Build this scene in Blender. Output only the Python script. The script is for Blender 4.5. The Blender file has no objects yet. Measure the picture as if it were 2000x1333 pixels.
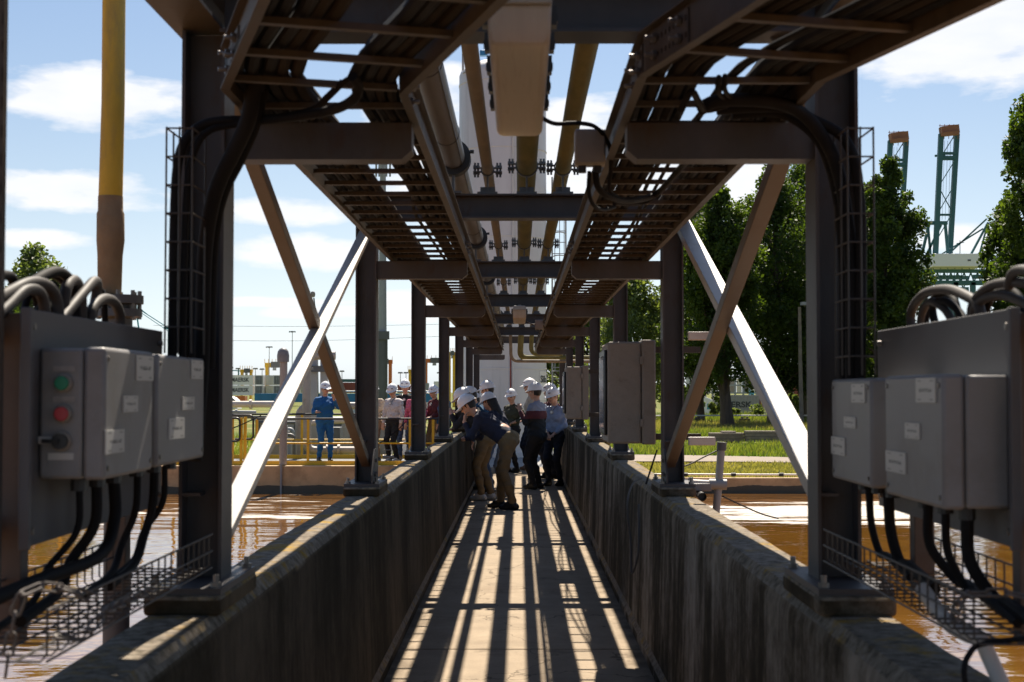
import bpy, bmesh, math, random
import numpy as np
from mathutils import Vector, Matrix, Euler
R = math.radians
random.seed(7)
rng = np.random.default_rng(11)
scene = bpy.context.scene
C = scene.collection

# ------------------------------------------------------------------ camera
CAMZ = 1.67
FPX = 2000 * 50.0 / 36.0
cam_d = bpy.data.cameras.new('camera')
cam = bpy.data.objects.new('camera', cam_d)
C.objects.link(cam)
cam.location = (0, 0, CAMZ)
cam.rotation_euler = (R(92.03), 0, R(0.30))
cam_d.lens = 50.0
cam_d.sensor_width = 36.0
cam_d.clip_start = 0.05
cam_d.clip_end = 6000
cam_d.dof.use_dof = True
cam_d.dof.focus_distance = 24.0
cam_d.dof.aperture_fstop = 7.1
scene.camera = cam
CAMR = Euler(cam.rotation_euler).to_matrix()

def at(px, py, Y):
    d = CAMR @ Vector(((px - 1000) / FPX, -(py - 666.5) / FPX, -1))
    d = d * (Y / d.y)
    return Vector((d.x, Y, CAMZ + d.z))

# ------------------------------------------------------------------ sky, sun, exposure
SUN_DIR = Vector((0.06, 0.746, 1.0)).normalized()      # towards the sun
SUN_EL = math.asin(SUN_DIR.z)
SUN_AZ = math.atan2(SUN_DIR.x, SUN_DIR.y)
SKY_STRENGTH = 0.05
world = bpy.data.worlds.new('World')
scene.world = world
world.use_nodes = True
wn, wl = world.node_tree.nodes, world.node_tree.links
wn.clear()

def wnode(t, **k):
    n = wn.new(t)
    for a, b in k.items():
        setattr(n, a, b)
    return n

def wm(op, a, b=None, c=None, clamp=False):
    n = wn.new('ShaderNodeMath')
    n.operation = op
    n.use_clamp = clamp
    for i, x in enumerate((a, b, c)):
        if x is None:
            continue
        if isinstance(x, (int, float)):
            n.inputs[i].default_value = x
        else:
            wl.new(x, n.inputs[i])
    return n.outputs[0]

sky = wnode('ShaderNodeTexSky', sky_type='NISHITA', sun_disc=False)
sky.sun_elevation = SUN_EL
sky.sun_rotation = SUN_AZ
sky.altitude = 10
sky.air_density = 1.0
sky.dust_density = 0.6
sky.ozone_density = 1.6
tc = wnode('ShaderNodeTexCoord')
sep = wnode('ShaderNodeSeparateXYZ')
wl.new(tc.outputs['Generated'], sep.inputs[0])
az = wm('ARCTAN2', sep.outputs[0], sep.outputs[1])
el = wm('ARCSINE', sep.outputs[2])
# flat-bottomed cloud noise stretched along the horizon
cmb = wnode('ShaderNodeCombineXYZ')
wl.new(wm('MULTIPLY', az, 9.0), cmb.inputs[0])
wl.new(wm('MULTIPLY', el, 26.0), cmb.inputs[1])
nz = wnode('ShaderNodeTexNoise')
nz.inputs['Scale'].default_value = 1.6
nz.inputs['Detail'].default_value = 7.0
nz.inputs['Roughness'].default_value = 0.55
wl.new(cmb.outputs[0], nz.inputs['Vector'])
nzv = wm('SUBTRACT', nz.outputs[0], 0.5)
# the general cloud deck over the whole dome, seen in perspective
cmb2 = wnode('ShaderNodeCombineXYZ')
zz = wm('ADD', wm('MAXIMUM', sep.outputs[2], 0.0), 0.09)
wl.new(wm('DIVIDE', sep.outputs[0], zz), cmb2.inputs[0])
wl.new(wm('DIVIDE', sep.outputs[1], zz), cmb2.inputs[1])
nz2 = wnode('ShaderNodeTexNoise')
nz2.inputs['Scale'].default_value = 1.1
nz2.inputs['Detail'].default_value = 6.0
nz2.inputs['Roughness'].default_value = 0.55
wl.new(cmb2.outputs[0], nz2.inputs['Vector'])
mask = wm('MULTIPLY', wm('SUBTRACT', nz2.outputs[0], 0.60), 6.0, clamp=True)
mask = wm('MULTIPLY', mask, wm('MULTIPLY', wm('SUBTRACT', el, 0.28), 8.0, clamp=True))
CLOUDS = [(185, 195, 175, 62), (140, 372, 190, 36), (560, 415, 150, 26), (580, 492, 140, 34),
          (70, 467, 95, 18), (860, 290, 130, 150), (1120, 300, 130, 110), (1260, 330, 160, 60), (1860, 90, 190, 85),
          (1980, 40, 150, 120), (1450, 370, 70, 60), (1890, 465, 90, 30), 
          (520, 590, 150, 10), (640, 610, 120, 14), (800, 600, 90, 30)]
for (px, py, hw, hh) in CLOUDS:
    d = CAMR @ Vector(((px - 1000) / FPX, -(py - 666.5) / FPX, -1)).normalized()
    a0, e0 = math.atan2(d.x, d.y), math.asin(d.z)
    da = wm('MULTIPLY', wm('SUBTRACT', az, a0), FPX / hw)
    de = wm('MULTIPLY', wm('SUBTRACT', el, e0), FPX / hh)
    q = wm('ADD', wm('MULTIPLY', da, da), wm('MULTIPLY', de, de))
    m = wm('ADD', wm('SUBTRACT', 0.95, wm('MULTIPLY', q, 0.72)), wm('MULTIPLY', nzv, 3.0))
    m = wm('MULTIPLY', m, 1.7, clamp=True)
    mask = wm('MAXIMUM', mask, m)
mask = wm('MULTIPLY', mask, wm('ADD', 0.80, wm('MULTIPLY', nzv, 0.6)), clamp=True)
# thin veil of haze near the horizon
veil = wm('POWER', wm('SUBTRACT', 1.0, wm('MULTIPLY', wm('MAXIMUM', el, 0.0), 2.3), clamp=True), 2.2)
mixv = wnode('ShaderNodeMix', data_type='RGBA')
wl.new(wm('MULTIPLY', veil, 0.8), mixv.inputs['Factor'])
tint = wnode('ShaderNodeMix', data_type='RGBA', blend_type='MULTIPLY')
tint.inputs['Factor'].default_value = 1.0
tint.inputs[7].default_value = (0.95, 1.0, 1.06, 1)
wl.new(sky.outputs[0], tint.inputs[6])
wl.new(tint.outputs[2], mixv.inputs[6])
bw = wnode('ShaderNodeRGBToBW')
wl.new(sky.outputs[0], bw.inputs[0])
vc = wnode('ShaderNodeCombineColor')
for i_, k_ in enumerate((1.12, 1.23, 1.34)):
    wl.new(wm('MULTIPLY', bw.outputs[0], k_), vc.inputs[i_])
wl.new(vc.outputs[0], mixv.inputs[7])
mixc = wnode('ShaderNodeMix', data_type='RGBA')
wl.new(mask, mixc.inputs['Factor'])
wl.new(mixv.outputs[2], mixc.inputs[6])
mixc.inputs[7].default_value = (10.2, 10.1, 10.2, 1)
bg = wnode('ShaderNodeBackground')
bg.inputs[1].default_value = SKY_STRENGTH
wl.new(mixc.outputs[2], bg.inputs[0])
wo = wnode('ShaderNodeOutputWorld')
wl.new(bg.outputs[0], wo.inputs[0])

sun_d = bpy.data.lights.new('sun', 'SUN')
sun_d.energy = 5.0
sun_d.angle = R(0.53)
sun_d.color = (1.0, 0.90, 0.76)
sun = bpy.data.objects.new('sun', sun_d)
C.objects.link(sun)
sun.rotation_euler = SUN_DIR.to_track_quat('Z', 'Y').to_euler()
sun.location = (0, 0, 30)

vs = scene.view_settings
vs.view_transform = 'Standard'
vs.look = 'None'
vs.gamma = 1
vs.exposure = 1.08
vs.use_curve_mapping = False

cy = scene.cycles
cy.max_bounces = 6
cy.diffuse_bounces = 3
cy.glossy_bounces = 3
cy.transmission_bounces = 3
cy.caustics_reflective = False
cy.caustics_refractive = False

# ------------------------------------------------------------------ helpers
def V(*a):
    return Vector(a)

def frame(d, up=(0, 0, 1)):
    d = Vector(d).normalized()
    u = Vector(up)
    if abs(d.dot(u.normalized())) > 0.98:
        u = Vector((0, 1, 0)) if abs(d.y) < 0.9 else Vector((1, 0, 0))
    s = d.cross(u).normalized()
    return d, s, s.cross(d).normalized()

def smooth_path(pts, n=8):
    pts = [Vector(p) for p in pts]
    out = []
    P = [2 * pts[0] - pts[1]] + pts + [2 * pts[-1] - pts[-2]]
    for i in range(1, len(P) - 2):
        a, b, c, d = P[i - 1], P[i], P[i + 1], P[i + 2]
        for k in range(n):
            t = k / n
            out.append(0.5 * ((2 * b) + (c - a) * t + (2 * a - 5 * b + 4 * c - d) * t * t + (3 * b - a - 3 * c + d) * t ** 3))
    out.append(pts[-1])
    return out

class MB:
    def __init__(self):
        self.v, self.f, self.m = [], [], []
        self.cur = 0
    def add(self, vs_, fs_):
        o = len(self.v)
        self.v.extend(tuple(p) for p in vs_)
        for f in fs_:
            self.f.append(tuple(i + o for i in f))
            self.m.append(self.cur)
        return self
    def box2(self, a, b):
        x0, y0, z0 = a
        x1, y1, z1 = b
        return self.add([(x0, y0, z0), (x1, y0, z0), (x1, y1, z0), (x0, y1, z0), (x0, y0, z1), (x1, y0, z1), (x1, y1, z1), (x0, y1, z1)],
                        [(0, 3, 2, 1), (4, 5, 6, 7), (0, 1, 5, 4), (1, 2, 6, 5), (2, 3, 7, 6), (3, 0, 4, 7)])
    def box(self, c, s):
        return self.box2([c[i] - s[i] / 2 for i in range(3)], [c[i] + s[i] / 2 for i in range(3)])
    def bar(self, p0, p1, w, h, up=(0, 0, 1)):
        p0, p1 = Vector(p0), Vector(p1)
        d, s, u = frame(p1 - p0, up)
        s, u = s * w / 2, u * h / 2
        vs_ = [p0 - s - u, p0 + s - u, p0 + s + u, p0 - s + u, p1 - s - u, p1 + s - u, p1 + s + u, p1 - s + u]
        return self.add(vs_, [(0, 1, 2, 3), (7, 6, 5, 4), (0, 4, 5, 1), (1, 5, 6, 2), (2, 6, 7, 3), (3, 7, 4, 0)])
    def cyl(self, p0, p1, r0, r1=None, seg=12, caps=True):
        r1 = r0 if r1 is None else r1
        p0, p1 = Vector(p0), Vector(p1)
        d, s, u = frame(p1 - p0)
        vs_, fs_ = [], []
        for p, r in ((p0, r0), (p1, r1)):
            for i in range(seg):
                a = 2 * math.pi * i / seg
                vs_.append(p + s * (r * math.cos(a)) + u * (r * math.sin(a)))
        for i in range(seg):
            j = (i + 1) % seg
            fs_.append((i, i + seg, j + seg, j))
        if caps:
            fs_.append(tuple(range(seg)))
            fs_.append(tuple(reversed(range(seg, 2 * seg))))
        return self.add(vs_, fs_)
    def tube(self, pts, r, seg=8, caps=True, closed=False):
        pts = [Vector(p) for p in pts]
        n = len(pts)
        rr = r if isinstance(r, (list, tuple)) else [r] * n
        vs_, fs_ = [], []
        prev = None
        for i, p in enumerate(pts):
            if closed:
                t = pts[(i + 1) % n] - pts[i - 1]
            else:
                t = pts[min(i + 1, n - 1)] - pts[max(i - 1, 0)]
            t = t.normalized()
            if prev is None:
                _, s, u = frame(t)
            else:
                s = (prev - t * prev.dot(t)).normalized()
                u = s.cross(t)
            prev = s
            for k in range(seg):
                a = 2 * math.pi * k / seg
                vs_.append(p + s * (rr[i] * math.cos(a)) + u * (rr[i] * math.sin(a)))
        for i in range(n if closed else n - 1):
            i2 = (i + 1) % n
            for k in range(seg):
                k2 = (k + 1) % seg
                fs_.append((i * seg + k, i2 * seg + k, i2 * seg + k2, i * seg + k2))
        if caps and not closed:
            fs_.append(tuple(range(seg)))
            fs_.append(tuple(reversed(range((n - 1) * seg, n * seg))))
        return self.add(vs_, fs_)
    def lathe(self, prof, c=(0, 0, 0), seg=24, mat=None):
        c = Vector(c)
        vs_, fs_ = [], []
        n = len(prof)
        for (r, z) in prof:
            for k in range(seg):
                a = 2 * math.pi * k / seg
                p = Vector((r * math.cos(a), r * math.sin(a), z))
                vs_.append((mat @ p if mat else p) + c)
        for i in range(n - 1):
            for k in range(seg):
                k2 = (k + 1) % seg
                fs_.append((i * seg + k, i * seg + k2, (i + 1) * seg + k2, (i + 1) * seg + k))
        if prof[0][0] > 1e-4:
            fs_.append(tuple(reversed(range(seg))))
        if prof[-1][0] > 1e-4:
            fs_.append(tuple(range((n - 1) * seg, n * seg)))
        return self.add(vs_, fs_)
    def prism(self, poly, axis, a, b):
        # poly: 2D points in the plane normal to axis; extruded from a to b
        def mk(p, t):
            if axis == 0: return (t, p[0], p[1])
            if axis == 1: return (p[0], t, p[1])
            return (p[0], p[1], t)
        n = len(poly)
        vs_ = [mk(p, a) for p in poly] + [mk(p, b) for p in poly]
        fs_ = [tuple(range(n)), tuple(reversed(range(n, 2 * n)))]
        for i in range(n):
            j = (i + 1) % n
            fs_.append((i, i + n, j + n, j))
        return self.add(vs_, fs_)
    def mesh(self, name, mats, smooth=True, angle=35):
        me = bpy.data.meshes.new(name)
        me.from_pydata([tuple(p) for p in self.v], [], self.f)
        mats = mats if isinstance(mats, (list, tuple)) else [mats]
        for m in mats:
            me.materials.append(m)
        if len(mats) > 1:
            me.polygons.foreach_set('material_index', self.m)
        bm = bmesh.new()
        bm.from_mesh(me)
        bmesh.ops.recalc_face_normals(bm, faces=bm.faces)
        bm.to_mesh(me)
        bm.free()
        if smooth:
            me.polygons.foreach_set('use_smooth', [True] * len(me.polygons))
            me.set_sharp_from_angle(angle=R(angle))
        me.update()
        return me
    def build(self, name, mats, parent=None, smooth=True, bevel=0, angle=35):
        o = bpy.data.objects.new(name, self.mesh(name, mats, smooth, angle))
        C.objects.link(o)
        if parent:
            par(o, parent)
        if bevel:
            b = o.modifiers.new('bevel', 'BEVEL')
            b.width = bevel
            b.segments = 2
            b.limit_method = 'ANGLE'
        return o

def local_matrix(o):
    return Matrix.LocRotScale(Vector(o.location), Euler(o.rotation_euler), Vector(o.scale))

def world_matrix(o):
    m = local_matrix(o)
    if o.parent:
        m = world_matrix(o.parent) @ o.matrix_parent_inverse @ m
    return m

def par(o, p):
    # the child keeps its world-space placement
    o.parent = p
    o.matrix_parent_inverse = world_matrix(p).inverted()

def inst(name, me, loc, parent=None, rz=0.0, rot=None, scale=None):
    o = bpy.data.objects.new(name, me)
    C.objects.link(o)
    o.location = loc
    o.rotation_euler = rot if rot else (0, 0, rz)
    if scale:
        o.scale = scale
    if parent:
        par(o, parent)
    return o

def tag(o, label=None, cat=None, group=None, kind=None):
    if label: o['label'] = label
    if cat: o['category'] = cat
    if group: o['group'] = group
    if kind: o['kind'] = kind
    return o

def thing(name, loc, label, cat, group=None):
    o = bpy.data.objects.new(name, None)
    C.objects.link(o)
    o.location = loc
    o.empty_display_size = 0.1
    return tag(o, label, cat, group)

# ------------------------------------------------------------------ materials
def mat(name, col, rough=0.6, metal=0.0, var=0.25, scale=6.0, bump=0.0, bscale=40.0, dirt=None, dirt_amt=0.5, dscale=2.5,
        stretch=(1, 1, 1), spec=0.5, trans=0.0, transcol=None):
    m = bpy.data.materials.new(name)
    m.use_nodes = True
    nt = m.node_tree
    n, l = nt.nodes, nt.links
    b = n['Principled BSDF']
    b.inputs['Roughness'].default_value = rough
    b.inputs['Metallic'].default_value = metal
    b.inputs['Specular IOR Level'].default_value = spec
    tcn = n.new('ShaderNodeTexCoord')
    mp = n.new('ShaderNodeMapping')
    mp.inputs['Scale'].default_value = stretch
    l.new(tcn.outputs['Object'], mp.inputs[0])
    no = n.new('ShaderNodeTexNoise')
    no.inputs['Scale'].default_value = scale
    no.inputs['Detail'].default_value = 6
    no.inputs['Roughness'].default_value = 0.62
    l.new(mp.outputs[0], no.inputs['Vector'])
    rp = n.new('ShaderNodeValToRGB')
    e = rp.color_ramp.elements
    e[0].position, e[1].position = 0.3, 0.7
    e[0].color = tuple(c * (1 - var) for c in col) + (1,)
    e[1].color = tuple(min(1, c * (1 + var)) for c in col) + (1,)
    l.new(no.outputs[0], rp.inputs[0])
    out = rp.outputs[0]
    if dirt:
        n2 = n.new('ShaderNodeTexNoise')
        n2.inputs['Scale'].default_value = dscale
        n2.inputs['Detail'].default_value = 8
        n2.inputs['Roughness'].default_value = 0.7
        l.new(mp.outputs[0], n2.inputs['Vector'])
        r2 = n.new('ShaderNodeValToRGB')
        r2.color_ramp.elements[0].position = 0.62 - 0.25 * dirt_amt
        r2.color_ramp.elements[1].position = 0.80 - 0.15 * dirt_amt
        l.new(n2.outputs[0], r2.inputs[0])
        mx = n.new('ShaderNodeMix')
        mx.data_type = 'RGBA'
        l.new(r2.outputs[0], mx.inputs['Factor'])
        l.new(out, mx.inputs[6])
        mx.inputs[7].default_value = tuple(dirt) + (1,)
        out = mx.outputs[2]
    l.new(out, b.inputs['Base Color'])
    mr = n.new('ShaderNodeMath')
    mr.operation = 'MULTIPLY_ADD'
    mr.inputs[1].default_value = 0.25
    mr.inputs[2].default_value = rough - 0.12
    mr.use_clamp = True
    l.new(no.outputs[0], mr.inputs[0])
    l.new(mr.outputs[0], b.inputs['Roughness'])
    if bump:
        n3 = n.new('ShaderNodeTexNoise')
        n3.inputs['Scale'].default_value = bscale
        n3.inputs['Detail'].default_value = 5
        l.new(mp.outputs[0], n3.inputs['Vector'])
        bp = n.new('ShaderNodeBump')
        bp.inputs['Strength'].default_value = bump
        bp.inputs['Distance'].default_value = 0.02
        l.new(n3.outputs[0], bp.inputs['Height'])
        l.new(bp.outputs[0], b.inputs['Normal'])
    if trans:
        tr = n.new('ShaderNodeBsdfTranslucent')
        tr.inputs[0].default_value = tuple(transcol or col) + (1,)
        ms = n.new('ShaderNodeMixShader')
        ms.inputs[0].default_value = trans
        l.new(b.outputs[0], ms.inputs[1])
        l.new(tr.outputs[0], ms.inputs[2])
        l.new(ms.outputs[0], n['Material Output'].inputs[0])
    return m

M = {}
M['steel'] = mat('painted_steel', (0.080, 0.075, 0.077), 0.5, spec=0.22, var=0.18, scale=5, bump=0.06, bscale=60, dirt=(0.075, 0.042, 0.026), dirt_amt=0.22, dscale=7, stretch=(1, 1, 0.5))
M['brace_shaded'] = mat('shaded_brace_paint', (0.115, 0.09, 0.073), 0.5, spec=0.25, var=0.12, scale=5, bump=0.04, bscale=60, dirt=(0.10, 0.07, 0.05), dirt_amt=0.35)  # shaded copy of the brace paint: shade and brown bounce put into the colour
M['brace'] = mat('sunlit_brace_paint', (0.38, 0.345, 0.31), 0.45, var=0.08, scale=5, bump=0.04, bscale=60, dirt=(0.28, 0.22, 0.17), dirt_amt=0.2)  # paler than the other steelwork: sunlit brightness put into the colour
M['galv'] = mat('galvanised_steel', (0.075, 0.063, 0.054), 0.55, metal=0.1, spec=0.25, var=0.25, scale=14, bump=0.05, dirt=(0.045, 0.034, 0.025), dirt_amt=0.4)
M['wire'] = mat('wire', (0.07, 0.062, 0.056), 0.5, spec=0.25, metal=0.1, var=0.2)
M['cable'] = mat('black_cable', (0.013, 0.012, 0.0125), 0.7, spec=0.12, var=0.3, scale=8, dirt=(0.04, 0.034, 0.028), dirt_amt=0.3)
M['cable_grey'] = mat('grey_cable', (0.065, 0.06, 0.058), 0.6, spec=0.22, var=0.2, scale=8, dirt=(0.10, 0.08, 0.07), dirt_amt=0.4)
M['cable_tan'] = mat('dusty_cable', (0.028, 0.022, 0.018), 0.8, spec=0.1, var=0.3, scale=9)
M['bolt'] = mat('bolt_steel', (0.22, 0.20, 0.185), 0.4, metal=0.7, var=0.2)
M['slab'] = mat('floor_concrete', (0.335, 0.268, 0.195), 0.9, spec=0.12, var=0.16, scale=3.2, bump=0.35, bscale=150, dirt=(0.255, 0.195, 0.138), dirt_amt=0.3, dscale=1.3)
def floor_mat():
    m = M['slab']
    n, l = m.node_tree.nodes, m.node_tree.links
    b = n['Principled BSDF']
    src = b.inputs['Base Color'].links[0].from_socket
    t = n.new('ShaderNodeTexCoord')
    sp = n.new('ShaderNodeSeparateXYZ')
    l.new(t.outputs['Object'], sp.inputs[0])
    def mth(op, a_, b_=0.0, clamp=False):
        x = n.new('ShaderNodeMath')
        x.operation = op
        x.use_clamp = clamp
        for i, q in enumerate((a_, b_)):
            if isinstance(q, (int, float)): x.inputs[i].default_value = q
            else: l.new(q, x.inputs[i])
        return x.outputs[0]
    def noise(sc, det, ro=0.65):
        x = n.new('ShaderNodeTexNoise')
        x.inputs['Scale'].default_value = sc
        x.inputs['Detail'].default_value = det
        x.inputs['Roughness'].default_value = ro
        l.new(t.outputs['Object'], x.inputs['Vector'])
        return x.outputs[0]
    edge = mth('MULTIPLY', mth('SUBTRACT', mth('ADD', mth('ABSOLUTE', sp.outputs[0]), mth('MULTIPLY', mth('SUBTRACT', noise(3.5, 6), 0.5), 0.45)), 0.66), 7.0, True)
    spots = mth('MULTIPLY', mth('SUBTRACT', noise(1.7, 9, 0.72), 0.57), 6.0, True)
    grit = mth('MULTIPLY', mth('SUBTRACT', noise(70, 3, 0.6), 0.60), 9.0, True)
    vo = n.new('ShaderNodeTexVoronoi')
    vo.feature = 'DISTANCE_TO_EDGE'
    vo.inputs['Scale'].default_value = 0.55
    wv = n.new('ShaderNodeVectorMath')
    wv.operation = 'ADD'
    l.new(t.outputs['Object'], wv.inputs[0])
    cn = n.new('ShaderNodeTexNoise')
    cn.inputs['Scale'].default_value = 2.5
    cn.inputs['Detail'].default_value = 5
    l.new(t.outputs['Object'], cn.inputs['Vector'])
    l.new(cn.outputs['Color'], wv.inputs[1])
    l.new(wv.outputs[0], vo.inputs['Vector'])
    crack = mth('LESS_THAN', vo.outputs['Distance'], 0.0045)
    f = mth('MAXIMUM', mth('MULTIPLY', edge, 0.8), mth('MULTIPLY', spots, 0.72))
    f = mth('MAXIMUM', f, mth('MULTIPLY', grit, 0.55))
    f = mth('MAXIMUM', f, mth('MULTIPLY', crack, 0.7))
    mx = n.new('ShaderNodeMix')
    mx.data_type = 'RGBA'
    l.new(f, mx.inputs['Factor'])
    l.new(src, mx.inputs[6])
    mx.inputs[7].default_value = (0.10, 0.078, 0.055, 1)
    l.new(mx.outputs[2], b.inputs['Base Color'])
floor_mat()
M['tankwall'] = mat('tank_concrete', (0.56, 0.39, 0.22), 0.85, var=0.18, scale=2.0, bump=0.2, bscale=60, dirt=(0.30, 0.19, 0.10), dirt_amt=0.45, dscale=1.5, stretch=(1, 1, 1))
M['apron'] = mat('grey_concrete', (0.24, 0.235, 0.225), 0.85, var=0.15, scale=1.5)
M['yellow'] = mat('yellow_paint', (0.74, 0.43, 0.012), 0.45, var=0.12, scale=3, dirt=(0.36, 0.22, 0.03), dirt_amt=0.3)
M['yellow_pipe'] = mat('faded_yellow_paint', (0.64, 0.40, 0.03), 0.6, var=0.2, scale=3, bump=0.2, bscale=14, dirt=(0.33, 0.22, 0.07), dirt_amt=0.55, stretch=(2, 2, 0.6))
M['yellow_primer'] = mat('brown_wrapped_pipe', (0.26, 0.18, 0.10), 0.8, var=0.3, scale=5, bump=0.3, bscale=30)
M['pipe_tan'] = mat('tan_pipe', (0.20, 0.15, 0.095), 0.65, var=0.3, scale=6, bump=0.15, bscale=30, dirt=(0.13, 0.10, 0.06), dirt_amt=0.6, stretch=(1, 0.3, 1))
M['pipe_moss'] = mat('mossy_pipe', (0.17, 0.14, 0.042), 0.8, var=0.35, scale=6, bump=0.2, bscale=30, dirt=(0.10, 0.10, 0.016), dirt_amt=0.65, stretch=(1, 0.3, 1))
M['pipe_grey'] = mat('grey_brown_pipe', (0.135, 0.125, 0.122), 0.5, var=0.15, scale=4, dirt=(0.09, 0.08, 0.072), dirt_amt=0.4, stretch=(1, 0.3, 1))
M['pipe_beige'] = mat('beige_pipe', (0.58, 0.52, 0.46), 0.5, var=0.12, scale=2, dirt=(0.36, 0.29, 0.22), dirt_amt=0.3)
M['rubber'] = mat('rubber', (0.03, 0.03, 0.03), 0.7, var=0.3)
M['black'] = mat('black_paint', (0.022, 0.021, 0.021), 0.4, var=0.2)
M['silo'] = mat('silo_paint', (0.62, 0.61, 0.60), 0.45, var=0.06, scale=1.2, dirt=(0.45, 0.44, 0.42), dirt_amt=0.3, dscale=0.9, stretch=(2, 2, 0.25))
M['boxgrey'] = mat('grey_enclosure', (0.25, 0.246, 0.25), 0.45, spec=0.3, var=0.08, scale=5, dirt=(0.20, 0.185, 0.175), dirt_amt=0.5, dscale=3.2, bump=0.03, bscale=120)
M['boxbeige'] = mat('weathered_polyester', (0.27, 0.24, 0.21), 0.75, var=0.09, scale=18, bump=0.15, bscale=80, dirt=(0.17, 0.145, 0.12), dirt_amt=0.35, dscale=9)
M['plate'] = mat('mounting_plate', (0.12, 0.117, 0.122), 0.55, spec=0.3, var=0.12, scale=3)
M['post'] = mat('brown_post', (0.13, 0.095, 0.075), 0.6, var=0.2, scale=4)
M['green_btn'] = mat('green_button', (0.005, 0.20, 0.10), 0.35, var=0.05)
M['red_btn'] = mat('red_button', (0.45, 0.03, 0.04), 0.35, var=0.05)
M['white'] = mat('white_paint', (0.78, 0.77, 0.75), 0.5, var=0.06, scale=2, dirt=(0.55, 0.52, 0.48), dirt_amt=0.2)
M['far_white'] = mat('reefer_white', (0.90, 0.84, 0.79), 0.5, var=0.04, scale=0.3)
M['pipe_mid'] = mat('grey_process_pipe', (0.36, 0.325, 0.295), 0.5, var=0.14, scale=2, dirt=(0.22, 0.18, 0.14), dirt_amt=0.4)
M['cream'] = mat('cream_paint', (0.80, 0.75, 0.60), 0.55, var=0.08, scale=0.3)
M['helmet'] = mat('helmet_shell', (0.80, 0.80, 0.81), 0.28, var=0.03, scale=6)
M['helmet_mark'] = mat('helmet_mark', (0.12, 0.05, 0.06), 0.5, var=0.1)
M['hair'] = mat('dark_hair', (0.018, 0.013, 0.010), 0.55, var=0.4, scale=30)
M['hair_brown'] = mat('brown_hair', (0.10, 0.055, 0.03), 0.55, var=0.4, scale=30)
M['skin'] = mat('skin', (0.52, 0.30, 0.21), 0.5, var=0.08, scale=12)
M['eye'] = mat('eye', (0.03, 0.025, 0.02), 0.2, var=0.1)
M['lip'] = mat('lip', (0.38, 0.15, 0.12), 0.5, var=0.1)
M['lamp_house'] = mat('lamp_housing', (0.38, 0.37, 0.35), 0.6, var=0.12, scale=8)
M['diffuser'] = mat('lamp_diffuser', (0.70, 0.65, 0.57), 0.35, var=0.1, scale=10, dirt=(0.40, 0.32, 0.22), dirt_amt=0.35, dscale=9, stretch=(6, 0.35, 1), trans=0.62, transcol=(0.82, 0.72, 0.56))
M['blue'] = mat('blue_paint', (0.02, 0.17, 0.36), 0.45, var=0.1, scale=0.5)
M['crane_green'] = mat('crane_green', (0.035, 0.115, 0.12), 0.5, var=0.15, scale=0.05)
M['crane_orange'] = mat('crane_orange', (0.30, 0.12, 0.05), 0.6, var=0.2, scale=0.2)
M['crane_teal'] = mat('crane_teal', (0.05, 0.30, 0.36), 0.5, var=0.1, scale=0.05)
M['rust'] = mat('red_oxide', (0.22, 0.05, 0.035), 0.6, var=0.15, scale=0.3)
M['orange'] = mat('orange_paint', (0.55, 0.15, 0.03), 0.55, var=0.12, scale=0.4)
M['dgrey'] = mat('dark_grey_paint', (0.10, 0.105, 0.11), 0.5, var=0.15, scale=1)
M['mgrey'] = mat('mid_grey_paint', (0.30, 0.31, 0.32), 0.5, var=0.12, scale=1)
M['text'] = mat('dark_lettering', (0.025, 0.03, 0.035), 0.5, var=0.1)
M['logo_blue'] = mat('light_blue_print', (0.14, 0.45, 0.62), 0.5, var=0.05)
M['purple'] = mat('purple_paint', (0.33, 0.22, 0.42), 0.5, var=0.1)
M['chain'] = mat('chain_steel', (0.12, 0.10, 0.088), 0.5, metal=0.2, var=0.3, scale=30)
M['bark'] = mat('bark', (0.085, 0.062, 0.045), 0.9, var=0.4, scale=6, bump=0.6, bscale=14, stretch=(1, 1, 0.2))
M['wood'] = mat('weathered_wood', (0.20, 0.165, 0.13), 0.85, var=0.3, scale=3, bump=0.2, bscale=20)
M['darkblock'] = mat('brown_concrete', (0.12, 0.085, 0.06), 0.9, var=0.3, scale=6)
M['road'] = mat('gravel_path', (0.25, 0.205, 0.165), 0.95, var=0.2, scale=3, bump=0.3, bscale=30)
M['foil'] = mat('glass_panel', (0.10, 0.13, 0.17), 0.08, var=0.1, scale=3)

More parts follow.
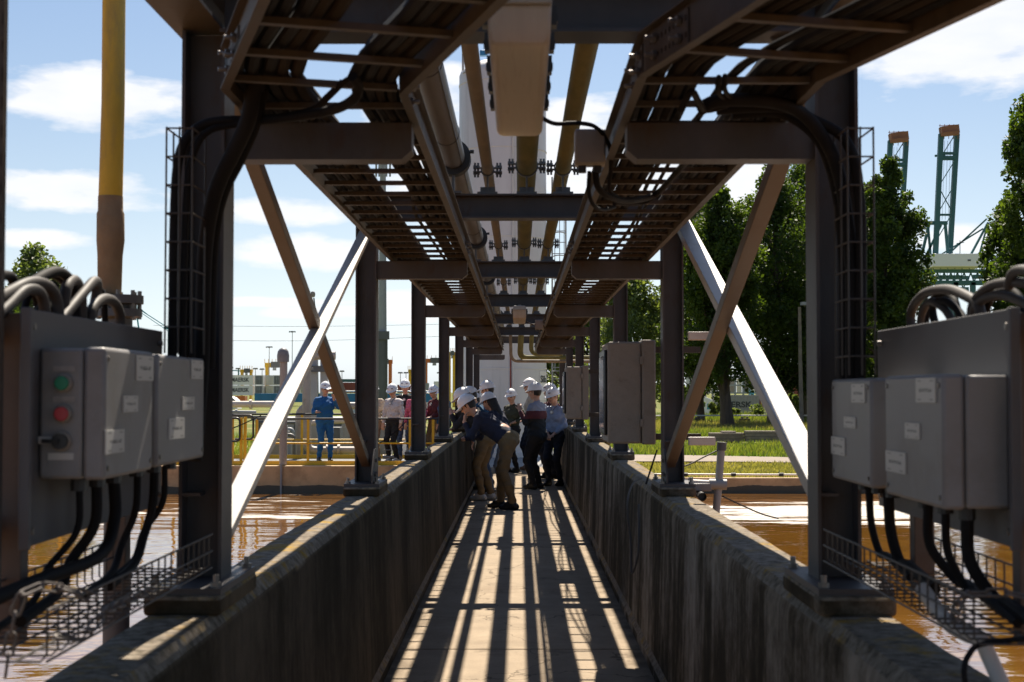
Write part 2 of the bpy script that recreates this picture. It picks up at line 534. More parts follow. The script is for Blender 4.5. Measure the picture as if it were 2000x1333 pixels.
def leaf_mat(name, c1, c2, tr):
    m = bpy.data.materials.new(name)
    m.use_nodes = True
    n, l = m.node_tree.nodes, m.node_tree.links
    b = n['Principled BSDF']
    b.inputs['Roughness'].default_value = 0.6
    b.inputs['Specular IOR Level'].default_value = 0.3
    t = n.new('ShaderNodeTexCoord')
    no = n.new('ShaderNodeTexNoise')
    no.inputs['Scale'].default_value = 0.9
    no.inputs['Detail'].default_value = 8
    l.new(t.outputs['Object'], no.inputs['Vector'])
    rp = n.new('ShaderNodeValToRGB')
    rp.color_ramp.elements[0].position, rp.color_ramp.elements[1].position = 0.35, 0.68
    rp.color_ramp.elements[0].color = c1 + (1,)
    rp.color_ramp.elements[1].color = c2 + (1,)
    l.new(no.outputs[0], rp.inputs[0])
    l.new(rp.outputs[0], b.inputs['Base Color'])
    trn = n.new('ShaderNodeBsdfTranslucent')
    mxc = n.new('ShaderNodeMix')
    mxc.data_type = 'RGBA'
    mxc.blend_type = 'MULTIPLY'
    mxc.inputs['Factor'].default_value = 1
    l.new(rp.outputs[0], mxc.inputs[6])
    mxc.inputs[7].default_value = (1.7, 1.8, 0.6, 1)
    l.new(mxc.outputs[2], trn.inputs[0])
    ms = n.new('ShaderNodeMixShader')
    ms.inputs[0].default_value = tr
    l.new(b.outputs[0], ms.inputs[1])
    l.new(trn.outputs[0], ms.inputs[2])
    l.new(ms.outputs[0], n['Material Output'].inputs[0])
    return m
M['leaf'] = leaf_mat('poplar_leaves', (0.022, 0.040, 0.008), (0.085, 0.125, 0.018), 0.42)
M['leaf_pale'] = leaf_mat('willow_leaves', (0.08, 0.11, 0.045), (0.17, 0.20, 0.075), 0.4)
M['grass'] = leaf_mat('grass_blades', (0.075, 0.12, 0.02), (0.20, 0.20, 0.06), 0.4)
M['drygrass'] = leaf_mat('dry_grass_blades', (0.20, 0.18, 0.06), (0.34, 0.28, 0.13), 0.35)

def wall_mat(name, pale, pale_amt, seed):
    m = bpy.data.materials.new(name)
    m.use_nodes = True
    n, l = m.node_tree.nodes, m.node_tree.links
    b = n['Principled BSDF']
    b.inputs['Roughness'].default_value = 0.95
    b.inputs['Specular IOR Level'].default_value = 0.08
    t = n.new('ShaderNodeTexCoord')
    mp = n.new('ShaderNodeMapping')
    mp.inputs['Scale'].default_value = (0.4, 6.0, 0.45)
    mp.inputs['Location'].default_value = (seed, seed * 1.7, seed)
    l.new(t.outputs['Object'], mp.inputs[0])
    def noise(vec, sc, det, ro=0.6):
        x = n.new('ShaderNodeTexNoise')
        x.inputs['Scale'].default_value = sc
        x.inputs['Detail'].default_value = det
        x.inputs['Roughness'].default_value = ro
        l.new(vec, x.inputs['Vector'])
        return x.outputs[0]
    def ramp(v, stops):
        r = n.new('ShaderNodeValToRGB')
        while len(r.color_ramp.elements) < len(stops):
            r.color_ramp.elements.new(0.5)
        for e, (p, c) in zip(r.color_ramp.elements, stops):
            e.position = p
            e.color = tuple(c) + (1,)
        l.new(v, r.inputs[0])
        return r.outputs[0]
    def mix(f, a, c):
        x = n.new('ShaderNodeMix')
        x.data_type = 'RGBA'
        l.new(f, x.inputs['Factor'])
        l.new(a, x.inputs[6])
        if isinstance(c, tuple):
            x.inputs[7].default_value = c + (1,)
        else:
            l.new(c, x.inputs[7])
        return x.outputs[2]
    st = noise(mp.outputs[0], 1.0, 12, 0.72)
    mp2 = n.new('ShaderNodeMapping')
    mp2.inputs['Scale'].default_value = (0.5, 1.1, 0.55)
    mp2.inputs['Location'].default_value = (seed * 2, seed, seed * 0.3)
    l.new(t.outputs['Object'], mp2.inputs[0])
    patch = noise(mp2.outputs[0], 1.0, 7, 0.6)
    grain = noise(t.outputs['Object'], 9.0, 8, 0.75)
    # pale drips only where the big patches are clean
    def mth(op, a_, b_, clamp=False):
        x = n.new('ShaderNodeMath')
        x.operation = op
        x.use_clamp = clamp
        for i, q in enumerate((a_, b_)):
            if isinstance(q, (int, float)): x.inputs[i].default_value = q
            else: l.new(q, x.inputs[i])
        return x.outputs[0]
    drip = mth('ADD', mth('MULTIPLY', mth('SUBTRACT', st, 0.5), 0.62), mth('MULTIPLY', mth('SUBTRACT', patch, 0.5), 1.05))
    drip = mth('ADD', mth('ADD', drip, 0.5), mth('MULTIPLY', mth('SUBTRACT', grain, 0.5), 0.42))
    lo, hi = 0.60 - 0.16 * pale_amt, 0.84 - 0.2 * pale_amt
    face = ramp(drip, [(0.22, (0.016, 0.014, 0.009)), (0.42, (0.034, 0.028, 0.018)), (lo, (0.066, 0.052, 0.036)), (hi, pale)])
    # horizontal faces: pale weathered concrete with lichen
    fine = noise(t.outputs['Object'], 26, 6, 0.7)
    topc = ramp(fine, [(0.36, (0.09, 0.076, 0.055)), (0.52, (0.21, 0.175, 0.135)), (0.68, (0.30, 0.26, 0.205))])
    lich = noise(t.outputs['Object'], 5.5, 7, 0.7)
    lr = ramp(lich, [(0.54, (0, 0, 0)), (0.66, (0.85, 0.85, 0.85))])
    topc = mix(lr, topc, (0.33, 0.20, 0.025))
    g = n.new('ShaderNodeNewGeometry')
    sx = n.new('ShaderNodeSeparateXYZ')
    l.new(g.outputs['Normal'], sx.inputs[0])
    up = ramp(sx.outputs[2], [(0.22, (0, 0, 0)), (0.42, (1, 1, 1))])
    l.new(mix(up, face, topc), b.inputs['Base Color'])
    bp = n.new('ShaderNodeBump')
    bp.inputs['Strength'].default_value = 0.4
    bp.inputs['Distance'].default_value = 0.008
    l.new(fine, bp.inputs['Height'])
    l.new(bp.outputs[0], b.inputs['Normal'])
    return m
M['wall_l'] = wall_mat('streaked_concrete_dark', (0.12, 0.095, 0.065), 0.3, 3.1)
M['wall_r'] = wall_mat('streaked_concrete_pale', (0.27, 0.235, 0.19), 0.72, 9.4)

def water_mat():
    m = bpy.data.materials.new('brown_water')
    m.use_nodes = True
    n, l = m.node_tree.nodes, m.node_tree.links
    b = n['Principled BSDF']
    t = n.new('ShaderNodeTexCoord')
    def noise(sc, det, stretch=(1, 1, 1), ro=0.6, loc=(0, 0, 0)):
        mp = n.new('ShaderNodeMapping')
        mp.inputs['Scale'].default_value = stretch
        mp.inputs['Location'].default_value = loc
        l.new(t.outputs['Object'], mp.inputs[0])
        x = n.new('ShaderNodeTexNoise')
        x.inputs['Scale'].default_value = sc
        x.inputs['Detail'].default_value = det
        x.inputs['Roughness'].default_value = ro
        l.new(mp.outputs[0], x.inputs['Vector'])
        return x.outputs[0]
    def math_(op, a, c, clamp=False):
        x = n.new('ShaderNodeMath')
        x.operation = op
        x.use_clamp = clamp
        for i, q in enumerate((a, c)):
            if isinstance(q, (int, float)): x.inputs[i].default_value = q
            else: l.new(q, x.inputs[i])
        return x.outputs[0]
    # foam drifts: streaky patches along the current (x), in bands of y
    sp = n.new('ShaderNodeSeparateXYZ')
    l.new(t.outputs['Object'], sp.inputs[0])
    f1 = noise(1.0, 8, (0.35, 1.5, 1), 0.72)
    band = math_('SUBTRACT', 1.0, math_('ABSOLUTE', math_('DIVIDE', math_('SUBTRACT', sp.outputs[1], 26.3), 3.4), 0))
    band = math_('MAXIMUM', band, -1.0)
    side = math_('ADD', math_('MULTIPLY', math_('ADD', math_('MULTIPLY', sp.outputs[0], 0.25), -0.2, True), 0.7), 0.35)
    foam = math_('ADD', f1, math_('MULTIPLY', math_('MULTIPLY', band, 0.19), math_('ADD', side, 0.25)))
    foam = math_('MULTIPLY', math_('SUBTRACT', foam, 0.60), 18.0, True)
    mx = n.new('ShaderNodeMix')
    mx.data_type = 'RGBA'
    l.new(foam, mx.inputs['Factor'])
    cr = n.new('ShaderNodeValToRGB')
    cr.color_ramp.elements[0].position, cr.color_ramp.elements[1].position = 0.35, 0.65
    cr.color_ramp.elements[0].color = (0.150, 0.064, 0.012, 1)
    cr.color_ramp.elements[1].color = (0.20, 0.090, 0.018, 1)
    l.new(noise(0.4, 3), cr.inputs[0])
    l.new(cr.outputs[0], mx.inputs[6])
    mx.inputs[7].default_value = (0.72, 0.66, 0.58, 1)
    l.new(mx.outputs[2], b.inputs['Base Color'])
    rr = math_('ADD', math_('MULTIPLY', foam, 0.6), 0.04)
    l.new(rr, b.inputs['Roughness'])
    b.inputs['IOR'].default_value = 1.45
    b.inputs['Coat Weight'].default_value = 0.5
    b.inputs['Coat Roughness'].default_value = 0.03
    h = math_('ADD', math_('MULTIPLY', noise(0.9, 3, (0.7, 1.25, 1), 0.45), 1.0), math_('MULTIPLY', noise(4.5, 3, (0.75, 1.3, 1), 0.5), 0.10))
    bp = n.new('ShaderNodeBump')
    bp.inputs['Strength'].default_value = 0.5
    bp.inputs['Distance'].default_value = 0.07
    l.new(h, bp.inputs['Height'])
    l.new(bp.outputs[0], b.inputs['Normal'])
    l.new(bp.outputs[0], b.inputs['Coat Normal'])
    return m
M['water'] = water_mat()

def ground_mat():
    m = bpy.data.materials.new('rough_grassland')
    m.use_nodes = True
    n, l = m.node_tree.nodes, m.node_tree.links
    b = n['Principled BSDF']
    b.inputs['Roughness'].default_value = 1.0
    b.inputs['Specular IOR Level'].default_value = 0.1
    t = n.new('ShaderNodeTexCoord')
    a = n.new('ShaderNodeTexNoise')
    a.inputs['Scale'].default_value = 0.22
    a.inputs['Detail'].default_value = 9
    a.inputs['Roughness'].default_value = 0.65
    l.new(t.outputs['Object'], a.inputs['Vector'])
    r = n.new('ShaderNodeValToRGB')
    for _ in range(2): r.color_ramp.elements.new(0.5)
    for e, (p, c) in zip(r.color_ramp.elements, [(0.3, (0.06, 0.085, 0.018, 1)), (0.46, (0.10, 0.13, 0.03, 1)), (0.58, (0.19, 0.17, 0.06, 1)), (0.72, (0.28, 0.23, 0.11, 1))]):
        e.position = p
        e.color = c
    l.new(a.outputs[0], r.inputs[0])
    l.new(r.outputs[0], b.inputs['Base Color'])
    return m
M['ground'] = ground_mat()

def label_mat():
    # white plastic label with a blurred line of small print across the middle and two short ones above and below
    m = bpy.data.materials.new('printed_label')
    m.use_nodes = True
    n, l = m.node_tree.nodes, m.node_tree.links
    b = n['Principled BSDF']
    b.inputs['Roughness'].default_value = 0.45
    t = n.new('ShaderNodeTexCoord')
    sp = n.new('ShaderNodeSeparateXYZ')
    l.new(t.outputs['Generated'], sp.inputs[0])
    def math_(op, a, c=0.0, clamp=False):
        x = n.new('ShaderNodeMath')
        x.operation = op
        x.use_clamp = clamp
        for i, q in enumerate((a, c)):
            if isinstance(q, (int, float)): x.inputs[i].default_value = q
            else: l.new(q, x.inputs[i])
        return x.outputs[0]
    hor = sp.outputs[1]
    ver = sp.outputs[2]
    def band(c, w): return math_('LESS_THAN', math_('ABSOLUTE', math_('SUBTRACT', ver, c)), w)
    inside = math_('LESS_THAN', math_('ABSOLUTE', math_('SUBTRACT', hor, 0.5)), 0.33)
    wv = n.new('ShaderNodeTexNoise')
    wv.inputs['Scale'].default_value = 14
    l.new(t.outputs['Generated'], wv.inputs['Vector'])
    letters = math_('GREATER_THAN', wv.outputs[0], 0.47)
    big = math_('MULTIPLY', math_('MULTIPLY', band(0.5, 0.075), inside), letters)
    edge = math_('GREATER_THAN', math_('ABSOLUTE', math_('SUBTRACT', hor, 0.5)), 0.22)
    sm = math_('MULTIPLY', math_('MULTIPLY', math_('MAXIMUM', band(0.88, 0.03), band(0.12, 0.03)), edge), math_('LESS_THAN', math_('ABSOLUTE', math_('SUBTRACT', hor, 0.5)), 0.4))
    ink = math_('MAXIMUM', big, math_('MULTIPLY', sm, 0.6))
    mx = n.new('ShaderNodeMix')
    mx.data_type = 'RGBA'
    l.new(ink, mx.inputs['Factor'])
    mx.inputs[6].default_value = (0.52, 0.51, 0.49, 1)
    mx.inputs[7].default_value = (0.06, 0.06, 0.06, 1)
    l.new(mx.outputs[2], b.inputs['Base Color'])
    return m
M['label'] = label_mat()
M['bare_label'] = mat('bare_label', (0.30, 0.28, 0.27), 0.5, var=0.15, scale=60)

# ================================================================== SETTING
S = 4.5
def PY(n):
    return (n - 0.066) * S
WATER_Z = -0.55

def ground_z(x, y):
    z = -0.30
    if y > 116:
        z -= 2.2 * min(1.0, (y - 116) / 34)
    return z + (0.05 * math.sin(x * 0.31 + y * 0.17) + 0.04 * math.sin(x * 0.13 - y * 0.4)) * (1 if y > 36 else 0)

ys = [31.45, 33, 36, 40, 44, 48, 52, 56, 60, 65, 70, 76, 82, 88, 95, 102, 110, 116, 122, 130, 140, 150, 170, 200, 300, 500, 900, 1600, 3000, 5000]
xs = sorted(set([-5000, -2500, -1200, -600, -300, -150, -100, -70, -50] + list(range(-40, 61, 4)) + [75, 100, 150, 300, 600, 1200, 2500, 5000]))
g = MB()
g.add([(x, y, ground_z(x, y)) for y in ys for x in xs],
      [(j * len(xs) + i, j * len(xs) + i + 1, (j + 1) * len(xs) + i + 1, (j + 1) * len(xs) + i) for j in range(len(ys) - 1) for i in range(len(xs) - 1)])
tag(g.build('ground', M['ground']), kind='structure')

w = MB()
w.add([(-60, -25, WATER_Z), (60, -25, WATER_Z), (60, 31.3, WATER_Z), (-60, 31.3, WATER_Z)], [(0, 1, 2, 3)])
tag(w.build('water', M['water']), kind='structure')

M['dark_band'] = mat('dark_band_concrete', (0.045, 0.03, 0.018), 0.4, var=0.3, scale=5, stretch=(1, 1, 0.4))
def tank_wall(x0, x1, top, label):
    m = MB()
    n = max(2, int(abs(x1 - x0) / 0.5))
    m.box2((x0, 31.2, -2), (x1, 31.45, top))
    o = m.build('tank_wall', M['tankwall'], bevel=0.015)
    tag(o, label, 'tank wall')
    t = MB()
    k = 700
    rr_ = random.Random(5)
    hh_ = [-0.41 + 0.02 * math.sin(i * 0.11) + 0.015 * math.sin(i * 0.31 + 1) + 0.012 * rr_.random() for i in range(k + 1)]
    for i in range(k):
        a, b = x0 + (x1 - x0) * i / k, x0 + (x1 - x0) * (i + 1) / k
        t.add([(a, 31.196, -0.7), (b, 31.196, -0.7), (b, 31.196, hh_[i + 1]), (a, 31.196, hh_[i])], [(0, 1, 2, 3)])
    t.build('waterline_band', M['dark_band'], o)  # dark band with uneven top edge along the waterline
    return o
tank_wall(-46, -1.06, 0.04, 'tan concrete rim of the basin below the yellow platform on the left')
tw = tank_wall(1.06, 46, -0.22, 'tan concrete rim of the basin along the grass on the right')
rail = thing('rim_pipe', (1.2, 31.35, -0.22), 'thin dark pipe with joints lying along the right basin rim', 'pipe')
MB().tube([V(1.2 + i * 1.0, 31.36, -0.155 + 0.004 * math.sin(i)) for i in range(18)], 0.022, 8).build('pipe', M['pipe_beige'], rail)
jm = MB().cyl((-0.05, 0, 0), (0.05, 0, 0), 0.042, seg=10).mesh('joint', M['black'])
for i in range(9):
    inst('joint', jm, (2.6 + i * 1.05, 31.36, -0.155), rail)

# paths in the grass
def strip(name, y0, y1, x0, x1, m, dz=0.012, n=20):
    s = MB()
    vsx = []
    for i in range(n + 1):
        x = x0 + (x1 - x0) * i / n
        vsx += [(x, y0 + 0.12 * math.sin(i * 1.3), ground_z(x, y0) + dz + 0.01), (x, y1 + 0.15 * math.sin(i * 0.9 + 1), ground_z(x, y1) + dz + 0.01)]
    s.add(vsx, [(2 * i, 2 * i + 2, 2 * i + 3, 2 * i + 1) for i in range(n)])
    return tag(s.build(name, m), kind='structure')
strip('path', 38.6, 41.6, 2.5, 60, M['road'], dz=0.05)
strip('gravel_yard', 52.5, 56.3, 10.2, 60, M['road'], dz=0.07)

# walkway: base slab, and the concrete slabs with open joints
fb = MB()
fb.box2((-0.86, -6, -0.35), (0.86, 31.42, -0.045))
floor = tag(fb.build('walkway_floor', M['apron']), kind='structure')
edges = [-6.0, 0.3, 9.28, 13.7, 18.2, 22.7, 27.2, 31.42]
for a, b in zip(edges[:-1], edges[1:]):
    s = MB()
    s.box2((-0.80, a + 0.006, -0.045), (0.80, b - 0.006, 0.0 + 0.003 * random.random()))
    s.build('slab', M['slab'], floor, bevel=0.006)
ap = MB()
ap.box2((-3.2, 31.47, -0.4), (1.3, 40, -0.012))
tag(ap.build('apron', M['apron']), kind='structure')

def parapet(side, m, label):
    mb = MB()
    prof = [(0.78, -0.02), (0.785, 0.05), (0.808, 0.085), (0.822, 0.5), (0.834, 0.985), (0.842, 1.012), (0.866, 1.045), (0.95, 1.047), (1.03, 1.045), (1.045, 1.03), (1.045, -1.6), (0.87, -1.6), (0.87, -0.02)]
    n = len(prof)
    yy = np.arange(-6, 31.41, 0.11)
    vs_, fs_ = [], []
    for j, y in enumerate(yy):
        for i, (x, z) in enumerate(prof):
            q = 0.0
            if 6 <= i <= 8:
                q = 0.0015 * math.sin(y * 3.1 + i) + 0.003 * (random.random() - 0.5)
            vs_.append((side * (x + q), y, z + q * 0.7))
    for j in range(len(yy) - 1):
        for i in range(n):
            k = (i + 1) % n
            fs_.append((j * n + i, j * n + k, (j + 1) * n + k, (j + 1) * n + i))
    fs_.append(tuple(range(n)))
    fs_.append(tuple(reversed(range((len(yy) - 1) * n, len(yy) * n))))
    mb.add(vs_, fs_)
    o = tag(mb.build('parapet_wall', m, angle=18), label, 'wall')
    ped = MB()
    ped.box2((-0.108, -0.225, 0), (0.108, 0.335, 0.056))
    pm = ped.mesh('pedestal', m)
    for k in range(0, 8):
        p = inst('pedestal', pm, (side * 0.942, PY(k), 1.043), o)
        b = p.modifiers.new('bevel', 'BEVEL'); b.width = 0.012; b.segments = 2
    return o
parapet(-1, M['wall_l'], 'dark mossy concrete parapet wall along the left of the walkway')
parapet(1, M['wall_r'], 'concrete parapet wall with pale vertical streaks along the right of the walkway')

# ------------------------------------------------------------------ portal frames
def col_mesh():
    m = MB()
    z0, z1 = 1.118, 2.748
    m.box2((-0.064, 0, z0), (-0.054, 0.15, z1))
    m.box2((0.054, 0, z0), (0.064, 0.15, z1))
    m.box2((-0.054, 0.070, z0), (0.054, 0.080, z1))
    m.box2((-0.0535, 0.004, 1.36), (-0.0, 0.0695, 1.37))
    return m.mesh('column', M['steel'])
def plate_mesh():
    m = MB()
    m.box2((-0.106, -0.205, 1.099), (0.106, 0.315, 1.118))
    return m.mesh('base_plate', M['steel'])
def bolt_mesh():
    m = MB()
    m.cyl((0, 0, 0), (0, 0, 0.014), 0.016, seg=6)
    m.cyl((0, 0, 0.014), (0, 0, 0.035), 0.009, seg=8)
    return m.mesh('bolt', M['bolt'])
def bracket_mesh(side):
    # hollow-section bracket from the column towards the middle, lower inner corner cut away
    m = MB()
    x0, x1 = -0.88, -0.322
    poly = [(x0, 2.363), (x1 - 0.03, 2.363), (x1, 2.39), (x1, 2.472), (x0, 2.472)]
    poly = [(side * -p[0], p[1]) for p in poly]
    m.prism(poly, 1, 0.02, 0.12)
    return m.mesh('bracket', M['steel'])
def ibeam_x(x0, x1, yc, z0, z1, w=0.15, tf=0.011, tw=0.008):
    m = MB()
    m.box2((x0, yc - w / 2, z0), (x1, yc + w / 2, z0 + tf))
    m.box2((x0, yc - w / 2, z1 - tf), (x1, yc + w / 2, z1))
    m.box2((x0, yc - tw / 2, z0 + tf), (x1, yc + tw / 2, z1 - tf))
    return m
cm, plm, btm = col_mesh(), plate_mesh(), bolt_mesh()
brm = {s: bracket_mesh(s) for s in (-1, 1)}
xbm = ibeam_x(-0.883, 0.883, 0.02, 2.728, 2.878).mesh('crossbeam', M['steel'])
wm_ = MB().prism([(-0.868, 2.6), (-0.868, 2.7285), (-0.75, 2.7285)], 1, 0.012, 0.028).mesh('gusset', M['steel'])
wm2 = MB().prism([(0.868, 2.6), (0.868, 2.7285), (0.75, 2.7285)], 1, 0.012, 0.028).mesh('gusset', M['steel'])
ORD = {-1: 'steel portal frame behind the camera end of the walkway', 0: 'steel portal frame just above the camera position', 1: 'nearest grey steel portal frame, with the control boxes beside it',
       2: 'second grey steel portal frame, where the braces reach up to', 3: 'third grey steel portal frame from the camera', 4: 'fourth grey steel portal frame, with the far lamp under it',
       5: 'fifth grey steel portal frame from the camera', 6: 'sixth grey steel portal frame above the group', 7: 'last grey steel portal frame at the basin rim'}
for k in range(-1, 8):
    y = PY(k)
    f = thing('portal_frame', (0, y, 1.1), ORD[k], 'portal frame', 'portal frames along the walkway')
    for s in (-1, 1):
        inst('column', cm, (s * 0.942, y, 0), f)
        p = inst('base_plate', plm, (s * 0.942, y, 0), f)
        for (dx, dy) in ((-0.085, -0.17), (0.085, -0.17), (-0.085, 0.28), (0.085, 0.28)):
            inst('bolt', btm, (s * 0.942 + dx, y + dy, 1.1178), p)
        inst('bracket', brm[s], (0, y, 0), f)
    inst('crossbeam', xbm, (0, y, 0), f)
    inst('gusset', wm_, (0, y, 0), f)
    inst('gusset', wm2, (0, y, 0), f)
for s, nm in ((-1, 'left'), (1, 'right')):
    m = MB()
    xc = s * 0.960
    for z0, z1 in ((2.750, 2.762), (2.888, 2.900)):
        m.box2((xc - 0.075, -6, z0), (xc + 0.075, 31.6, z1))
    m.box2((xc - 0.005, -6, 2.762), (xc + 0.005, 31.6, 2.888))
    tag(m.build('longitudinal_beam', M['steel']), 'long steel beam carried on the tops of the %s columns' % nm, 'beam', 'longitudinal beams')

# diagonal braces between the first two frames
def brace(a, b, w_, t_, m, label, cut=None):
    # flat bar; a cut brace is two lengths meeting the other brace
    o = thing('diagonal_brace', a, label, 'brace', 'cross braces between the first two frames')
    d = (b - a).normalized()
    spans = [(a, b)] if cut is None else [(a, cut - d * 0.05), (cut + d * 0.05, b)]
    for p, q in spans:
        MB().bar(p, q, w_, t_).build('bar', m, o, bevel=0.003)
    return o
gpm = MB().prism([(0, 0), (0.20, 0), (0.20, 0.05), (0.06, 0.20), (0, 0.20)], 0, -0.005, 0.005).mesh('gusset_plate', M['steel'])
gbm = MB().cyl((0, 0, 0), (0.014, 0, 0), 0.013, seg=6).mesh('bolt', M['bolt'])
for s, nm in ((-1, 'left'), (1, 'right')):
    xa, xb = (-0.915, -0.935) if s < 0 else (0.995, 0.915)
    A = (V(xa, PY(2) - 0.02, 2.70), V(xa, PY(1) + 0.17, 1.235))
    B = (V(xb, PY(1) + 0.17, 2.68), V(xb, PY(2) - 0.02, 1.235))
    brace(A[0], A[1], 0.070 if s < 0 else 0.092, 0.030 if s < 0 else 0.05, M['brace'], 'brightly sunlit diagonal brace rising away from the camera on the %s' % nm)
    ob = brace(B[0], B[1], 0.052 if s < 0 else 0.062, 0.050 if s < 0 else 0.058, M['brace_shaded'], 'shaded brown diagonal brace dropping away from the camera on the %s' % nm, (B[0] + B[1]) / 2 if s < 0 else None)
    for (y, z, ry, sy, nm2) in ((PY(2) - 0.004, 1.121, 0, -1, 'foot of the second'),):
        g = inst('gusset_plate', gpm, (s * 0.880, y, z), None, scale=(1, sy, 1))
        tag(g, 'steel gusset plate at the %s %s column' % (nm2, nm), 'gusset plate', 'brace gusset plates')
        for (dy, dz_) in ((0.05, 0.05), (0.12, 0.05), (0.05, 0.13)):
            inst('bolt', gbm, (s * 0.880 - (0.019 if s > 0 else -0.005), y + sy * dy, z + dz_), g)

# ------------------------------------------------------------------ cable ladders
def offset_path(pts, u):
    out = []
    for i, p in enumerate(pts):
        a = pts[max(i - 1, 0)]
        b = pts[min(i + 1, len(pts) - 1)]
        if i == 0: d = (b - p)
        elif i == len(pts) - 1: d = (p - a)
        else: d = (p - a).normalized() + (b - p).normalized()
        d.normalize()
        nrm = Vector((-d.y, d.x, 0))
        k = 1.0
        if 0 < i < len(pts) - 1:
            k = 1.0 / max(0.5, nrm.dot(Vector((-(p - a).normalized().y, (p - a).normalized().x, 0))))
        out.append(p + nrm * u * k)
    return out

def slot_plate(L, H, t, nslot):
    # plate in local XZ, slots in two rows (real openings)
    m = MB()
    st = L / nslot
    z = [0, 0.18 * H, 0.34 * H, 0.66 * H, 0.82 * H, H]
    for a, b in ((0, 1), (2, 3), (4, 5)):
        m.box2((0, -t / 2, z[a]), (L, t / 2, z[b]))
    for (a, b) in ((1, 2), (3, 4)):
        for i in range(nslot + 1):
            x0, x1 = max(0, i * st - st * 0.27), min(L, i * st + st * 0.27)
            m.box2((x0, -t / 2 + 0.0002, z[a]), (x1, t / 2 - 0.0002, z[b]))
    return m

TZ = 2.4745
def ladder(side, pts, label):
    # pts run from far (first) to near (last); left of travel is +u
    root = thing('cable_ladder', (pts[0].x, pts[0].y, TZ), label, 'cable tray', 'cable ladders over the walkway')
    for u in (-0.225, 0.225):
        op = offset_path(pts, u)
        m = MB()
        for a, b in zip(op[:-1], op[1:]):
            sg = 1 if u > 0 else -1
            dirn = (b - a).normalized()
            nrm = Vector((-dirn.y, dirn.x, 0)) * sg
            m.bar(a + V(0, 0, 0.0575), b + V(0, 0, 0.0575), 0.004, 0.115)
            for zz_ in (0.002, 0.113):
                q = nrm * 0.0125
                m.bar(a + q + V(0, 0, zz_), b + q + V(0, 0, zz_), 0.021, 0.004)
        m.build('rail', M['galv'], root, smooth=False)
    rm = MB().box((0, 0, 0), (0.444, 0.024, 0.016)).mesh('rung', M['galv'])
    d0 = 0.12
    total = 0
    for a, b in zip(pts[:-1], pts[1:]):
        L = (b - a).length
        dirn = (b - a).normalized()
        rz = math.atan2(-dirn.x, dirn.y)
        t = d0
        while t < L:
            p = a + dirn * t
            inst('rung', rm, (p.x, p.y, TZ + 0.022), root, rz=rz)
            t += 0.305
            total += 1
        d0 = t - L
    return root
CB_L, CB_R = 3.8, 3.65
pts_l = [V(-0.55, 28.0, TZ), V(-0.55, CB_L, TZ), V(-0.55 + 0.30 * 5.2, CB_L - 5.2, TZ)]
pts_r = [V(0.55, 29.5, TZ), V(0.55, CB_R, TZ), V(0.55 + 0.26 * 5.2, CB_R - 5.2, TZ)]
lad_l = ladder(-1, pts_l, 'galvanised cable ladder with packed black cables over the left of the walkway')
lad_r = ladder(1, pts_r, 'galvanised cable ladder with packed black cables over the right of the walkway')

# splice plates with slots and bolts on the rails facing the walkway
spm = slot_plate(0.27, 0.085, 0.004, 10).mesh('splice_plate', M['galv'], smooth=False)
rbm = MB().cyl((0, 0, 0), (0, -0.010, 0), 0.013, seg=6).cyl((0, -0.010, 0), (0, -0.028, 0), 0.006, seg=8).mesh('bolt', M['bolt'])
def splice(root, p, dirn, inward):
    # plate on the walkway side of a rail
    rz = math.atan2(dirn.y, dirn.x)
    o = inst('splice_plate', spm, p, root, rz=rz)
    nrm = Vector((math.sin(rz), -math.cos(rz), 0))     # local -Y
    flip = 0 if nrm.dot(inward) > 0 else math.pi
    for (t, z) in ((0.05, 0.021), (0.05, 0.064), (0.22, 0.021), (0.22, 0.064)):
        q = Vector(p) + dirn * t + Vector((0, 0, z)) + inward * 0.003
        inst('bolt', rbm, q, o, rz=rz + flip)
for root, pts, sgn in ((lad_l, pts_l, -1), (lad_r, pts_r, 1)):
    inward = V(-sgn, 0, 0)
    for k in range(2, 7):
        splice(root, V(sgn * 0.325 - sgn * 0.0045, PY(k) - 0.32, TZ + 0.015), V(0, 1, 0), inward)
    ip = offset_path(pts, 0.225 if (Vector((-(pts[1] - pts[0]).y, (pts[1] - pts[0]).x, 0)).x * sgn < 0) else -0.225)
    dirn = (ip[2] - ip[1]).normalized()
    nrm = Vector((-dirn.y, dirn.x, 0))
    if nrm.x * sgn > 0: nrm = -nrm
    splice(root, ip[1] + dirn * 0.04 + nrm * 0.005 + V(0, 0, 0.015), dirn, nrm)
    splice(root, ip[1] + V(0, 0.05, 0.015) + inward * 0.005, V(0, 1, 0), inward)
# outer rail splice, left, near the bend
op = offset_path(pts_l, -0.225)
for q in offset_path(pts_l, 0.225), op:
    if q[1].x < -0.7:
        dirn = (q[2] - q[1]).normalized()
        nrm = Vector((-dirn.y, dirn.x, 0))
        if nrm.x > 0: nrm = -nrm
        splice(lad_l, q[1] + dirn * 0.03 + nrm * 0.005 + V(0, 0, 0.015), dirn, nrm)

